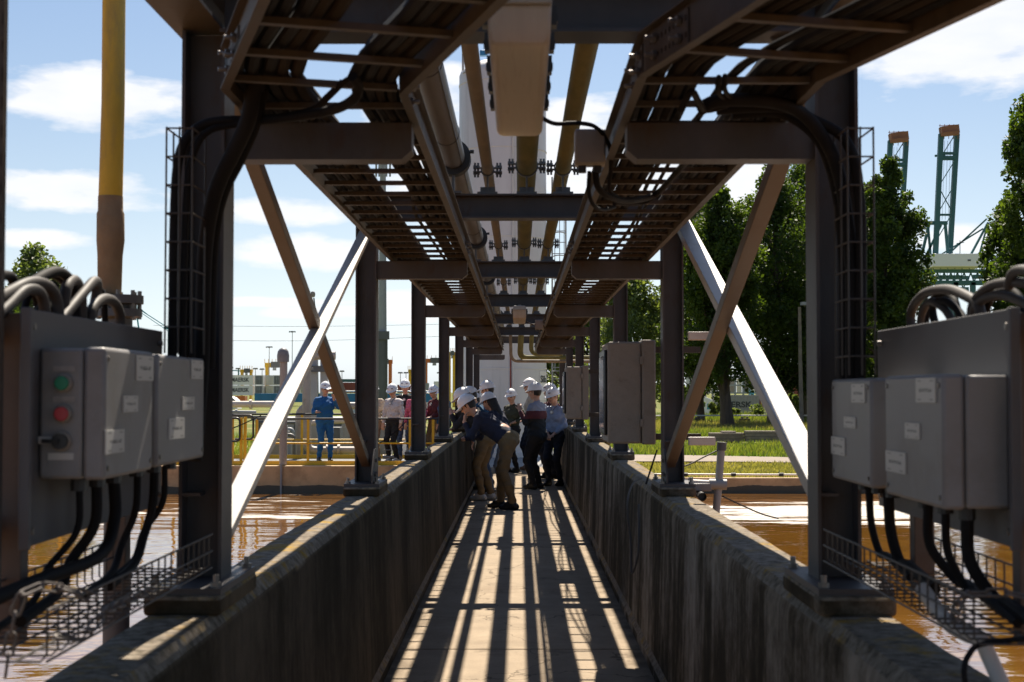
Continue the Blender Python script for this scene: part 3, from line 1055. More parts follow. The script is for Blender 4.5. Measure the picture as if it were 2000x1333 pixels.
def tray_cable(pts, x_off, zc, r, m, label, group, wob=0.004, stray=None):
    # x_off is world x offset from the ladder's middle line on the straight run
    sgn = 1 if offset_path(pts, 0.1)[0].x > pts[0].x else -1
    op = offset_path(pts, sgn * x_off)
    path = []
    for (a, b, n) in ((op[0], op[1], 34), (op[1], op[2], 8)):
        for i in range(n):
            p = a.lerp(b, i / n)
            path.append(p)
    path.append(op[2])
    ph = random.random() * 6
    out = []
    for i, p in enumerate(path):
        q = p.copy()
        q.z = zc + 0.003 * math.sin(i * 1.1 + ph)
        dx = wob * math.sin(i * 0.7 + ph) + wob * 0.6 * math.sin(i * 1.9 + ph * 2)
        if stray: dx += stray(i)
        q.x += dx
        out.append(q)
    o = MB().tube(smooth_path(out, 3), r, 8).build('power_cable', m)
    return tag(o, label, 'cable', group)
def bundle(pts, offs, r, zbase, label, group):
    offs = sorted(offs, key=lambda q: abs(pts[0].x + q), reverse='outer' in group)
    for i, x in enumerate(offs):
        tray_cable(pts, x, zbase + r, r * (0.88 + 0.12 * random.random()), M['cable'] if random.random() < 0.6 else M['cable_tan'], label + ', %s from the %s rail' % (('first', 'second', 'third', 'fourth', 'fifth')[i], 'outer' if 'outer' in group else 'inner'), group)
ZC = TZ + 0.031
for (pts, nm, outer, inner) in ((pts_l, 'left', [-0.203, -0.164, -0.125, -0.086, -0.047], [0.099, 0.134, 0.169, 0.203]), (pts_r, 'right', [0.203, 0.164, 0.126, 0.09], [-0.203, -0.167, -0.131, -0.095, -0.059])):
    bundle(pts, outer, 0.0195, ZC, 'thick cable in the outer bundle of the %s ladder' % nm, 'outer bundle of the %s cable ladder' % nm)
    bundle(pts, [x + 0.018 for x in outer[:-1]], 0.018, ZC + 0.035, 'cable on top of the outer bundle of the %s ladder' % nm, 'upper outer bundle of the %s cable ladder' % nm)
    bundle(pts, inner, 0.017, ZC, 'thick cable in the inner bundle of the %s ladder' % nm, 'inner bundle of the %s cable ladder' % nm)
    bundle(pts, [x - 0.016 for x in inner[1:]], 0.016, ZC + 0.031, 'cable on top of the inner bundle of the %s ladder' % nm, 'upper inner bundle of the %s cable ladder' % nm)
tray_cable(pts_r, 0.02, ZC + 0.012, 0.009, M['cable'], 'thin cable wandering across the gap in the right cable ladder', None, stray=lambda i: 0.035 * math.sin(i * 0.55) + 0.02 * math.sin(i * 1.3 + 1))
tray_cable(pts_r, 0.05, ZC + 0.01, 0.0075, M['cable'], 'second thin cable wandering beside the first in the right ladder', None, stray=lambda i: 0.045 * math.sin(i * 0.5 + 1.2))
tray_cable(pts_l, 0.075, ZC + 0.012, 0.008, M['cable'], 'thin cable along the gap in the left cable ladder', None, stray=lambda i: 0.02 * math.sin(i * 0.6) + (0.03 if i % 7 == 3 else 0))

# ------------------------------------------------------------------ overhead pipes
def clamp_mesh(r, dz):
    # local origin at pipe axis; beam top at -dz
    m = MB()
    m.box2((-0.062, -0.05, -dz + 0.001), (0.062, 0.05, -dz + 0.016))
    m.box2((-0.006, -0.035, -dz + 0.016), (0.006, 0.035, -r - 0.006))
    m.box2((-0.045, -0.004, -dz + 0.016), (0.045, 0.004, -dz + 0.05))
    n = 18
    vs_, fs_ = [], []
    for i in range(n):
        a = 2 * math.pi * i / n
        for (rr, y) in ((r + 0.001, -0.022), (r + 0.008, -0.022), (r + 0.008, 0.022), (r + 0.001, 0.022)):
            vs_.append((rr * math.cos(a), y, rr * math.sin(a)))
    for i in range(n):
        j = (i + 1) % n
        for k in range(4):
            fs_.append((i * 4 + k, i * 4 + (k + 1) % 4, j * 4 + (k + 1) % 4, j * 4 + k))
    m.add(vs_, fs_)
    for s in (-1, 1):
        for z in (-0.012, 0.012):
            m.box((s * (r + 0.03), 0, z), (0.05, 0.044, 0.007))
        for x in (r + 0.025, r + 0.044):
            m.cyl((s * x, 0, -0.045), (s * x, 0, 0.045), 0.0065, seg=6)
            m.cyl((s * x, 0, 0.016), (s * x, 0, 0.028), 0.011, seg=6)
            m.cyl((s * x, 0, -0.028), (s * x, 0, -0.016), 0.011, seg=6)
    return m.mesh('pipe_clamp', M['dgrey'])
def elbow(a, b, c, r, n=8):
    # smooth corner at b
    a, b, c = Vector(a), Vector(b), Vector(c)
    p0 = b + (a - b).normalized() * r
    p2 = b + (c - b).normalized() * r
    out = []
    for i in range(n + 1):
        t = i / n
        out.append(p0 * (1 - t) ** 2 + b * 2 * t * (1 - t) + p2 * t * t)
    return out
def poly_pipe(pts, rad, bend):
    pts = [Vector(p) for p in pts]
    out = [pts[0]]
    for i in range(1, len(pts) - 1):
        out += elbow(pts[i - 1], pts[i], pts[i + 1], bend)
    out.append(pts[-1])
    return out
BT = 2.879
def overhead_pipe(x, z, r, path_end, m, label, clamps=True, collar=False):
    root = thing('overhead_pipe', (x, -5, z), label, 'pipe', 'pipes above the walkway')
    pts = [V(x, -5, z)] + path_end
    MB().tube(poly_pipe(pts, r, max(0.16, 2.0 * r)), r, 20).build('pipe', m, root)
    if clamps:
        cmh = clamp_mesh(r, z - BT)
        for k in range(0, 7):
            inst('pipe_clamp', cmh, (x, PY(k) + 0.03, z), root)
    if collar:
        c = MB()
        n = 24
        vs_, fs_ = [], []
        R1 = r + 0.036
        for i in range(n):
            a = 2 * math.pi * i / n
            for (rr, y) in ((r + 0.001, -0.06), (R1, -0.06), (R1, 0.06), (r + 0.001, 0.06)):
                vs_.append((rr * math.cos(a), y, rr * math.sin(a)))
        for i in range(n):
            j = (i + 1) % n
            for q in range(4):
                fs_.append((i * 4 + q, i * 4 + (q + 1) % 4, j * 4 + (q + 1) % 4, j * 4 + q))
        c.add(vs_, fs_)
        c.cyl((R1 - 0.005, -0.062, 0.03), (R1 + 0.02, -0.062, 0.03), 0.012, seg=6)
        cme = c.mesh('saddle_collar', M['rubber'])
        st = MB().box2((-0.05, -0.05, BT - z + 0.001), (0.05, 0.05, BT - z + 0.014)).box2((-0.008, -0.04, BT - z + 0.014), (0.008, 0.04, -R1 + 0.004)).mesh('saddle_foot', M['dgrey'])
        bandm = MB().tube([V((r + 0.0012) * math.cos(a), 0, (r + 0.0012) * math.sin(a)) for a in np.linspace(0, 2 * math.pi, 25)[:-1]], 0.003, 6, closed=True).mesh('jacket_seam', M['dgrey'])
        for k in range(0, 7):
            o = inst('saddle_collar', cme, (x, PY(k) - 0.02, z), root)
            inst('saddle_foot', st, (x, PY(k) - 0.02, z), root)
            inst('jacket_seam', bandm, (x, PY(k) - 0.9, z), root)
            inst('jacket_seam', bandm, (x, PY(k) - 2.6, z), root)
        MB().bar(V(x + r * 0.80, -5, z - r * 0.63), V(x + r * 0.80, 30.5, z - r * 0.63), 0.006, 0.006).build('jacket_fold', M['dgrey'], root)
    return root
overhead_pipe(-0.405, 3.10, 0.072, [V(-0.405, 36.3, 3.10)], M['pipe_grey'], 'thick grey brown jacketed pipe above the left of the walkway', clamps=False, collar=True)
yb = 30.0
overhead_pipe(-0.196, 3.035, 0.034, [V(-0.196, yb, 3.035), V(-0.175, yb + 0.02, 2.31), V(1.9, yb + 0.3, 2.31)], M['pipe_tan'], 'thin tan pipe above the walkway, second from the left')
overhead_pipe(0.045, 3.06, 0.062, [V(0.045, yb + 0.3, 3.06), V(0.01, yb + 0.3, 2.38), V(1.88, yb + 0.5, 2.38), V(1.88, yb + 0.5, -0.3)], M['pipe_moss'], 'tan and moss stained pipe above the middle of the walkway')
overhead_pipe(0.268, 3.05, 0.047, [V(0.268, yb, 3.05), V(0.24, yb, 2.46), V(0.9, yb - 0.2, 2.46)], M['pipe_moss'], 'green yellow mossy pipe above the right of the walkway')

# ------------------------------------------------------------------ lamps
def lamp(y, label, jx, jlabel):
    root = thing('ceiling_lamp', (0, y, 2.54), label, 'lamp', 'fluorescent lamps under the crossbeams')
    y0, y1 = y - 0.64, y + 0.64
    h = MB()
    h.prism([(-0.083, 2.648), (0.083, 2.648), (0.083, 2.664), (0.066, 2.70), (-0.066, 2.70), (-0.083, 2.664)], 1, y0 - 0.012, y1 + 0.012)
    h.build('housing', M['lamp_house'], root, bevel=0.006)
    d = MB()
    d.prism([(-0.064, 2.542), (0.064, 2.542), (0.078, 2.556), (0.082, 2.647), (-0.082, 2.647), (-0.078, 2.556)], 1, y0, y1)
    d.build('diffuser', M['diffuser'], root, bevel=0.012)
    cl = MB().box2((-0.007, -0.024, 0), (0.007, 0.024, 0.05)).box2((-0.010, -0.016, 0.012), (0.010, 0.016, 0.03)).mesh('clip', M['black'])
    for s in (-1, 1):
        for i in range(5):
            inst('clip', cl, (s * 0.0895, y0 + 0.10 + i * 0.27, 2.615), root)
    b = MB()
    b.box2((-0.02, y0 + 0.2, 2.70), (0.02, y0 + 0.24, 2.727)); b.box2((-0.02, y - 0.02, 2.70), (0.02, y + 0.02, 2.727))
    b.box2((-0.02, y0 + 0.2, 2.719), (0.02, y + 0.02, 2.7275))
    b.build('hanger', M['lamp_house'], root)
    return root
lamp(PY(1), 'big near lamp with tan ribbed diffuser under the first crossbeam', 0.25, '')
lamp(PY(4), 'small far lamp box under the fourth crossbeam', 0.25, '')
def junction(p, s, label):
    root = thing('junction_box', p, label, 'junction box')
    x, y, z = p
    m = MB().box2((x - s / 2, y - s * 0.35, z - s * 0.62), (x + s / 2, y + s * 0.35, z + s * 0.55))
    m.build('casing', M['boxgrey'], root, bevel=0.006)
    MB().box2((x - s / 2 + 0.004, y - s * 0.35 - 0.008, z - s * 0.58), (x + s / 2 - 0.004, y - s * 0.352, z + s * 0.51)).build('lid', M['boxgrey'], root, bevel=0.003)
    for i in (-1, 1):
        MB().cyl((x + i * s * 0.25, y, z - s * 0.62), (x + i * s * 0.25, y, z - s * 0.85), 0.014, seg=10).build('gland', M['black'], root)
    return root
jp = at(1152, 288, 4.9)
junction(jp, 0.105, 'pale grey junction box hanging beside the near lamp')
jp2 = at(1053, 634, PY(4) - 0.5)
junction(jp2, 0.10, 'grey junction box beside the far lamp')
def cable(pts, r, m, label, name='cable', n=8, group=None, seg=8):
    o = MB().tube(smooth_path(pts, n), r, seg).build(name, M[m])
    return tag(o, label, 'cable', group)
cable([at(1060, 232, 4.7), at(1085, 242, 4.75), at(1130, 241, 4.8), at(1165, 250, 4.83), at(1190, 285, 4.9), at(1193, 330, 4.95), at(1190, 370, 5.0), at(1205, 385, 5.1)], 0.0075, 'cable', 'thin black cable from the near lamp looping round the junction box')
cable([at(1151, 335, 4.9), at(1150, 375, 4.9), at(1160, 402, 4.95), at(1178, 410, 5.05), at(1200, 405, 5.2)], 0.007, 'cable', 'thin cable loop hanging under the near junction box')
cable([at(1163, 335, 4.9), at(1168, 365, 4.92), at(1190, 385, 5.0), at(1230, 392, 5.2), at(1280, 380, 5.4), at(1320, 340, 5.1), at(1345, 312, 4.9), at(1370, 300, 4.75)], 0.012, 'cable', 'thicker black cable drooping from the near junction box to the right ladder')
cable([at(1200, 398, 5.3), at(1260, 395, 5.5), at(1300, 360, 5.3), at(1330, 325, 5.0), at(1352, 308, 4.8)], 0.009, 'cable', 'second black cable drooping under the right ladder')
cable([at(1028, 628, PY(4) - 0.6), at(1040, 634, PY(4) - 0.55), at(1058, 634, PY(4) - 0.5), at(1066, 648, PY(4) - 0.45), at(1060, 660, PY(4) - 0.3)], 0.008, 'cable_grey', 'short grey cable from the far lamp to its junction box')

# ================================================================== NEAR EQUIPMENT
def mounting_panel(s, nm):
    root = thing('mounting_panel', (s * 1.06, 3.0, 1.12), 'dark grey mounting plate on brown posts carrying the %s control boxes' % nm, 'panel')
    x = s * 1.06
    p = MB()
    p.box2((x - 0.004, 3.02, 1.335), (x + 0.004, 4.20, 1.848))
    xi = x - s * 0.004
    a, b = sorted((xi, xi - s * 0.022))
    p.box2((a, 3.0, 1.335), (b, 3.02, 1.848))
    p.build('plate', M['plate'], root, bevel=0.002)
    for y in (3.05, 3.86):
        xo = x + s * 0.006
        a, b = sorted((xo, xo + s * 0.055))
        q = MB().box2((a, y, 1.13), (b, y + 0.05, 1.84))
        q.build('post', M['post'], root, bevel=0.003)
    for z in (1.385, 1.80):
        xo = x + s * 0.062
        a, b = sorted((xo, xo + s * 0.04))
        q = MB().box2((a, 2.2, z - 0.022), (b, 4.25, z + 0.022))
        q.build('rail', M['galv'], root, bevel=0.003)
    bm = MB().cyl((0, 0, 0), (-s * 0.012, 0, 0), 0.008, seg=8).mesh('screw', M['bolt'])
    for (y, z) in ((3.06, 1.81), (3.06, 1.37), (4.15, 1.81), (4.15, 1.37)):
        inst('screw', bm, (x - s * 0.0045, y, z), root)
    return root
mounting_panel(-1, 'left')
mounting_panel(1, 'right')

def strut(s, y, x, z0, z1, label):
    # perforated channel upright
    root = thing('slotted_strut', (x, y, z0), label, 'strut')
    m = MB()
    L = z1 - z0
    n = int(L / 0.06)
    for i in range(n + 1):
        z = z0 + i * 0.06
        m.box2((x - 0.021, y - 0.0015, z), (x + 0.021, y + 0.0015, z + 0.026))
    for sx in (-1, 1):
        m.box2((x + sx * 0.021 - 0.002, y - 0.0015, z0), (x + sx * 0.021 + 0.002, y + 0.02, z1))
        a, b = sorted((x + sx * 0.0185, x + sx * 0.008))
        m.box2((a, y - 0.0012, z0), (b, y + 0.0012, z1))
    m.build('channel', M['galv'], root, smooth=False)
    return root
strut(-1, 2.95, -1.102, 1.24, 4.2, 'slotted channel upright at the left edge of the picture')
strut(1, 2.93, 1.082, 0.9, 1.86, 'slotted channel upright at the right edge of the picture')

def control_box(s, y0, y1, z0, z1, label, plates, split=0.05):
    x_back, x_face = s * 1.0545, s * 0.909
    root = thing('control_box', (s * 0.98, (y0 + y1) / 2, z0), label, 'control box', 'grey control boxes on the mounting panels')
    def bb(xa, xb, ya, yb, za, zb):
        a, b = sorted((xa, xb))
        return MB().box2((a, ya, za), (b, yb, zb))
    bb(x_back, x_face + s * split, y0, y1, z0, z1).build('casing', M['boxgrey'], root, bevel=0.008)
    lid = bb(x_face + s * (split - 0.002), x_face, y0 - 0.002, y1 + 0.002, z0 - 0.002, z1 + 0.002).build('lid', M['boxgrey'], root, bevel=0.009)
    for (ya, yb, za, zb) in plates:
        o = bb(x_face - s * 0.0005, x_face - s * 0.004, ya, yb, za, zb).build('name_plate', M['label'], lid)
    sc = MB().cyl((0, 0, 0), (-s * 0.003, 0, 0), 0.006, seg=10).mesh('screw', M['bolt'])
    for ya in (y0 + 0.022, y1 - 0.022):
        for za in (z0 + 0.022, z1 - 0.022):
            inst('screw', sc, (x_face - s * 0.0002, ya, za), lid)
    gl = MB().cyl((0, 0, 0), (0, 0, -0.03), 0.019, seg=10).mesh('gland', M['black'])
    n = 3 if y1 - y0 > 0.35 else 2
    for i in range(n):
        inst('gland', gl, (s * 0.985, y0 + (y1 - y0) * (i + 0.5) / n, z0), root)
    return root
def yl(px, s):
    # distance at which the lid plane shows at column px
    return abs(s * 0.909 / ((px - 1014.5) / FPX))
# left boxes (lid faces the walkway)
b1 = control_box(-1, yl(205, -1), yl(298, -1), 1.478, 1.765, 'near left grey control box with green and red buttons on its end', [(yl(263, -1), yl(296, -1), 1.696, 1.756), (yl(238, -1), yl(266, -1), 1.622, 1.66), (yl(199, -1) + 0.02, yl(240, -1), 1.532, 1.584)])
b2 = control_box(-1, yl(308, -1), yl(398, -1), 1.482, 1.762, 'narrow far left grey control box against the first column', [(yl(371, -1), yl(393, -1), 1.705, 1.757), (yl(354, -1), yl(377, -1), 1.62, 1.655), (yl(328, -1), yl(358, -1), 1.545, 1.60)])
# buttons on the end facing the camera
yb1 = yl(205, -1)
for (zc, m_, nm) in ((1.688, 'green_btn', 'green_button'), (1.621, 'red_btn', 'red_button')):
    c = at(134, 0, yb1).x
    ring = MB().cyl((c, yb1 - 0.001, zc), (c, yb1 - 0.016, zc), 0.020, seg=24).build('button_collar', M['boxbeige'], b1, bevel=0.003)
    MB().cyl((c, yb1 - 0.016, zc), (c, yb1 - 0.024, zc), 0.0155, seg=24).build(nm, M[m_], ring, bevel=0.002)
    MB().box2((c - 0.024, yb1 - 0.003, zc + 0.026), (c + 0.024, yb1 - 0.0005, zc + 0.038)).build('engraved_strip', M['bare_label'], b1)
c = at(131, 0, yb1).x
ring = MB().cyl((c, yb1 - 0.001, 1.561), (c, yb1 - 0.012, 1.561), 0.022, seg=24).build('switch_collar', M['boxbeige'], b1, bevel=0.003)
MB().cyl((c, yb1 - 0.012, 1.561), (c, yb1 - 0.022, 1.561), 0.017, seg=20).bar(V(c, yb1 - 0.026, 1.561), V(c - 0.036, yb1 - 0.024, 1.562), 0.010, 0.009).build('switch_knob', M['black'], ring)
MB().box2((c - 0.052, yb1 - 0.003, 1.555), (c - 0.022, yb1 - 0.0005, 1.571)).build('pointer_strip', M['label'], b1)
MB().box2((c - 0.030, yb1 - 0.003, 1.520), (c + 0.026, yb1 - 0.0005, 1.535)).build('engraved_strip', M['label'], b1)
# right boxes
control_box(1, yl(1838, 1), yl(1727, 1), 1.418, 1.705, 'large near right grey control box with three white plates', [(yl(1828, 1), yl(1790, 1), 1.645, 1.70), (yl(1796, 1), yl(1768, 1), 1.561, 1.597), (yl(1768, 1), yl(1730, 1), 1.475, 1.525)])
control_box(1, yl(1698, 1), yl(1623, 1), 1.421, 1.703, 'narrow far right grey control box against the first column', [(yl(1690, 1), yl(1664, 1), 1.64, 1.69), (yl(1671, 1), yl(1649, 1), 1.57, 1.60), (yl(1650, 1), yl(1624, 1), 1.49, 1.54)])

# small lit bracket of the left panel hanging near the column
# yellow stand pipe left
yp = 6.0
root = thing('yellow_stand_pipe', (at(222, 600, yp).x, yp, WATER_Z - 0.3), 'tall yellow painted pipe standing on a dark flange at the left', 'pipe')
xt, xb = at(223, 0, yp), at(214, 580, yp)
pz = [(-40, 223, 0.048), (200, 221, 0.048), (385, 216, 0.050)]
MB().tube([at(px, py, yp) for py, px, r in pz], [r for _, _, r in pz], 24).build('painted_length', M['yellow_pipe'], root)
pz = [(384, 216, 0.0515), (412, 216, 0.052), (418, 216, 0.057), (470, 216, 0.058), (500, 215, 0.052), (575, 214, 0.049)]
MB().tube([at(px, py, yp) for py, px, r in pz], [r for _, _, r in pz], 24).build('wrapped_joint', M['yellow_primer'], root)
fz = at(0, 578, yp).z
fx = at(233, 600, yp).x
fl = MB()
fl.lathe([(0.03, 0), (0.10, 0), (0.10, -0.035), (0.06, -0.04), (0.06, -0.055), (0.095, -0.058), (0.095, -0.09), (0.055, -0.10), (0.055, -2.9)], (fx, yp, fz), 28)
fl.build('flange', M['dgrey'], root)
bm_ = MB().cyl((0, 0, -0.1), (0, 0, 0.02), 0.009, seg=8).mesh('flange_bolt', M['bolt'])
for i in range(8):
    a = 2 * math.pi * i / 8 + 0.2
    inst('flange_bolt', bm_, (fx + 0.083 * math.cos(a), yp + 0.083 * math.sin(a), fz), root)

# coils of grey cable on top of the panels
def coil(pxs, Y, r, m, label, group):
    pts = [at(px, py, 1.105 * FPX / abs(1014.5 - px) + 0.35 * dy) for (px, py, dy) in pxs]
    cable(pts, r * 0.78, m, label, 'coiled_cable', 7, group, 12)
Yc = 3.35
coil([(-40, 600, .1), (10, 575, .1), (60, 552, .05), (95, 560, 0), (112, 590, -.05), (116, 640, -.1)], Yc, 0.017, 'cable_grey', 'lower loop of dusty grey cable at the far left, over the left panel', None)
coil([(-30, 640, .05), (15, 600, 0), (50, 568, -.02), (78, 572, 0), (88, 610, 0), (90, 660, 0)], Yc - 0.15, 0.017, 'cable_grey', 'grey cable loop arching over the top left corner of the left panel', None)
coil([(30, 580, .2), (75, 545, .2), (110, 531, .2), (135, 545, .2), (145, 575, .2), (150, 640, .1)], Yc, 0.017, 'cable', 'black cable arching highest over the left panel', None)
coil([(126, 650, .1), (125, 600, .1), (131, 560, .1), (146, 548, .15), (158, 575, .2), (160, 640, .2)], Yc, 0.018, 'cable_grey', 'upright bend of grey cable above the left panel', None)
coil([(120, 625, .0), (140, 600, .0), (165, 570, .0), (183, 550, .05), (190, 560, .2), (180, 620, .3)], Yc, 0.017, 'cable_grey', 'slanting grey cable crossing above the left panel', None)
coil([(176, 640, .05), (180, 605, .05), (200, 585, .05), (222, 590, .08), (234, 615, .1), (236, 650, .1)], Yc + 0.05, 0.018, 'cable_grey', 'round hoop of grey cable in front of the pipe flange', None)
coil([(60, 640, .2), (92, 590, .25), (102, 560, .25), (106, 600, .25), (108, 650, .2)], Yc, 0.02, 'cable', 'black cable bend standing behind the left panel', None)
coil([(0, 590, .3), (-10, 545, .3), (20, 540, .3), (30, 565, .3)], Yc, 0.015, 'cable', 'black cable end at the left edge of the picture', None)
coil([(1782, 660, .2), (1780, 610, .2), (1805, 575, .15), (1850, 566, .1), (1890, 580, 0), (1912, 600, 0), (1918, 650, 0)], 3.9, 0.017, 'cable_grey', 'big loop of tan grey cable over the right panel', None)
coil([(1795, 660, .2), (1800, 615, .2), (1815, 590, .2), (1840, 600, .2), (1858, 625, .2), (1866, 660, .2)], 3.9, 0.014, 'cable_grey', 'inner bend of grey cable inside the big right loop', None)
coil([(1830, 650, .25), (1822, 600, .25), (1850, 590, .2), (1880, 620, .2), (1890, 660, .2)], 3.9, 0.014, 'cable', 'dark cable behind the big right loop', None)
coil([(1896, 650, .0), (1900, 595, 0), (1930, 562, 0), (1975, 552, 0), (2060, 560, 0)], 3.6, 0.0145, 'cable_grey', 'upper grey cable running off the right edge', None)
coil([(1895, 660, .0), (1905, 600, 0), (1940, 578, 0), (1985, 585, 0), (2050, 620, 0)], 3.4, 0.014, 'cable_grey', 'lower grey cable running off the right edge', None)
coil([(1970, 560, -.05), (1978, 535, -.1), (2000, 528, -.1), (2060, 540, -.1)], 3.4, 0.015, 'cable_grey', 'topmost grey cable end at the right edge', None)

coil([(40, 650, .5), (55, 580, .5), (85, 540, .5), (120, 548, .5), (140, 590, .5), (150, 650, .4)], Yc, 0.012, 'cable', 'thin dark loop behind the left cable tangle', None)
coil([(140, 650, .4), (158, 590, .4), (178, 560, .4), (200, 575, .4), (206, 640, .4)], Yc, 0.012, 'cable', 'thin dark loop beside the yellow pipe', None)
coil([(10, 640, .4), (22, 590, .4), (48, 560, .4), (70, 580, .4), (80, 640, .3)], Yc, 0.013, 'cable', 'thin dark loop at the near end of the left tangle', None)
coil([(1808, 660, .4), (1812, 600, .4), (1838, 576, .4), (1866, 590, .4), (1876, 650, .4)], 3.9, 0.012, 'cable', 'thin dark loop inside the right tangle', None)
coil([(1920, 650, .3), (1932, 590, .3), (1960, 568, .3), (1990, 580, .3), (2004, 640, .3)], 3.6, 0.012, 'cable', 'thin dark loop at the near end of the right tangle', None)
# thick cables falling from the ladders
def drop(pxs, r, m, label, group=None):
    cable([at(*p) for p in pxs], r * 0.86, m, label, 'drop_cable', 8, group, 12)
drop([(530, 60, 3.75), (508, 130, 3.82), (497, 165, 3.85), (484, 236, 3.9), (455, 300, 3.95), (430, 350, 4.0), (412, 410, 4.05), (400, 500, 4.12), (396, 640, 4.15), (394, 720, 4.15), (380, 900, 4.1)], 0.026, 'cable', 'thickest black cable bundle curving from the left ladder down the first column')
drop([(545, 90, 3.95), (520, 150, 3.97), (500, 240, 3.98), (470, 310, 4.02), (440, 370, 4.08), (424, 430, 4.12), (415, 520, 4.16), (410, 720, 4.18)], 0.018, 'cable', 'second black cable curving beside the thickest one on the left column')
drop([(688, 150, 3.6), (700, 170, 3.65), (690, 195, 3.7), (650, 215, 3.8), (580, 228, 3.9), (500, 236, 4.0), (440, 236, 4.0), (395, 245, 4.0), (362, 275, 3.98), (346, 330, 3.97), (340, 450, 3.97), (338, 600, 3.97), (336, 720, 3.98)], 0.016, 'cable', 'black cable leaving the left ladder and arching over into the wire guard')
drop([(670, 160, 3.9), (640, 190, 3.9), (610, 215, 3.93), (540, 232, 3.98), (460, 243, 4.0), (405, 258, 3.99), (378, 300, 3.985), (366, 360, 3.98), (360, 500, 3.98), (356, 720, 3.98)], 0.012, 'cable', 'thinner cable following the arch into the left wire guard')
drop([(660, 170, 3.8), (685, 155, 3.75), (700, 175, 3.75), (676, 205, 3.8), (640, 222, 3.85)], 0.010, 'cable', 'small cable loop under the left ladder')
drop([(1365, 215, 3.9), (1400, 198, 3.88), (1470, 196, 3.9), (1530, 204, 3.95), (1570, 225, 4.0), (1605, 265, 4.02), (1632, 320, 4.02), (1650, 400, 4.01), (1662, 520, 4.0), (1664, 740, 4.0)], 0.022, 'cable', 'thick black cable arching from the right ladder down the first right column')
drop([(1400, 215, 4.0), (1470, 210, 4.0), (1540, 212, 4.02), (1590, 235, 4.03), (1640, 262, 4.02), (1664, 300, 4.0), (1676, 360, 3.99), (1682, 470, 3.98), (1680, 740, 3.98)], 0.018, 'cable', 'black cable arching into the right wire guard')
drop([(1430, 225, 4.08), (1520, 222, 4.08), (1585, 260, 4.08), (1618, 320, 4.08), (1640, 420, 4.06), (1648, 560, 4.05), (1648, 740, 4.05)], 0.016, 'cable', 'innermost black cable on the first right column')
drop([(1330, 215, 3.75), (1350, 180, 3.7), (1365, 200, 3.8), (1380, 215, 3.9), (1420, 205, 3.95)], 0.011, 'cable', 'small cable crook under the right ladder')
drop([(1404, 150, 3.7), (1402, 175, 3.75), (1412, 190, 3.85), (1440, 200, 3.95)], 0.008, 'cable', 'thin cable bending out of the right ladder')
drop([(1416, 148, 3.7), (1415, 172, 3.75), (1424, 188, 3.85), (1450, 200, 3.95)], 0.008, 'cable', 'second thin cable bending out of the right ladder')

# wire guards on the first columns
def wire_guard(s, label):
    root = thing('wire_guard', (s * 0.97, 3.97, 1.1), label, 'wire guard', 'wire cable guards on the first columns')
    a, b = (325, 376) if s < 0 else (1655, 1706)
    x0, x1 = at(a, 300, 3.9).x, at(b, 300, 3.9).x
    y0, y1 = 3.9, 4.06
    z1, z0 = at(a, 248, 3.9).z, (1.775 if s < 0 else 1.715)
    for (x, y) in ((x0, y0), (x1, y0), ((x0 * 0.5 + x1 * 0.5), y0), (x0, y1), (x1, y1), (x0, (y0 + y1) / 2)):
        MB().cyl((x, y, z0), (x, y, z1), 0.0028, seg=6).build('wire', M['wire'], root)
    hm = MB()
    pl = [V(x0, y1, 0), V(x0, y0, 0), V(x1, y0, 0), V(x1, y1, 0)]
    for p, q in zip(pl[:-1], pl[1:]):
        hm.cyl(p, q, 0.0026, seg=6)
    hme = hm.mesh('hoop_wire', M['wire'])
    for i in range(13):
        z = z1 - 0.004 - i * 0.0785
        if z > z0:
            inst('hoop_wire', hme, (0, 0, z), root)
    return root
wire_guard(-1, 'upright wire guard round the cables on the first left column')
wire_guard(1, 'upright wire guard round the cables on the first right column')

# wire basket trays outside the parapet
def basket(s, y0, y1, x0, x1, z0, z1, label, slope=0.0):
    root = thing('wire_basket_tray', (s * (x0 + x1) / 2, y0, z0), label, 'wire tray', 'wire basket trays beside the first columns')
    def P(x, y, z): return V(s * x, y, z + slope * (y1 - y))
    xm = [x0 + (x1 - x0) * i / 4 for i in range(5)]
    for (x, z) in [(x0, z1), (x0, (z0 + z1) / 2), (x1, z1), (x1, (z0 + z1) / 2)] + [(q, z0) for q in xm]:
        MB().tube([P(x, y0, z), P(x, y1, z)], 0.0026, 6).build('wire', M['wire'], root)
    hm = MB()
    pl = [V(s * x0, 0, z1), V(s * x0, 0, z0 + 0.012), V(s * (x0 + 0.012), 0, z0), V(s * (x1 - 0.012), 0, z0), V(s * x1, 0, z0 + 0.012), V(s * x1, 0, z1)]
    hm.tube(pl, 0.0024, 6)
    hme = hm.mesh('hoop_wire', M['wire'])
    n = int((y1 - y0) / 0.062)
    for i in range(n + 1):
        y = y0 + i * 0.062
        inst('hoop_wire', hme, (0, y, slope * (y1 - y)), root)
    return root
basket(-1, 2.62, 4.02, 0.866, 1.10, 1.175, 1.268, 'wire basket tray hanging beside the first left column above the water')
basket(1, 2.75, 4.10, 0.872, 1.12, 1.185, 1.275, 'wire basket tray hanging beside the first right column above the water')

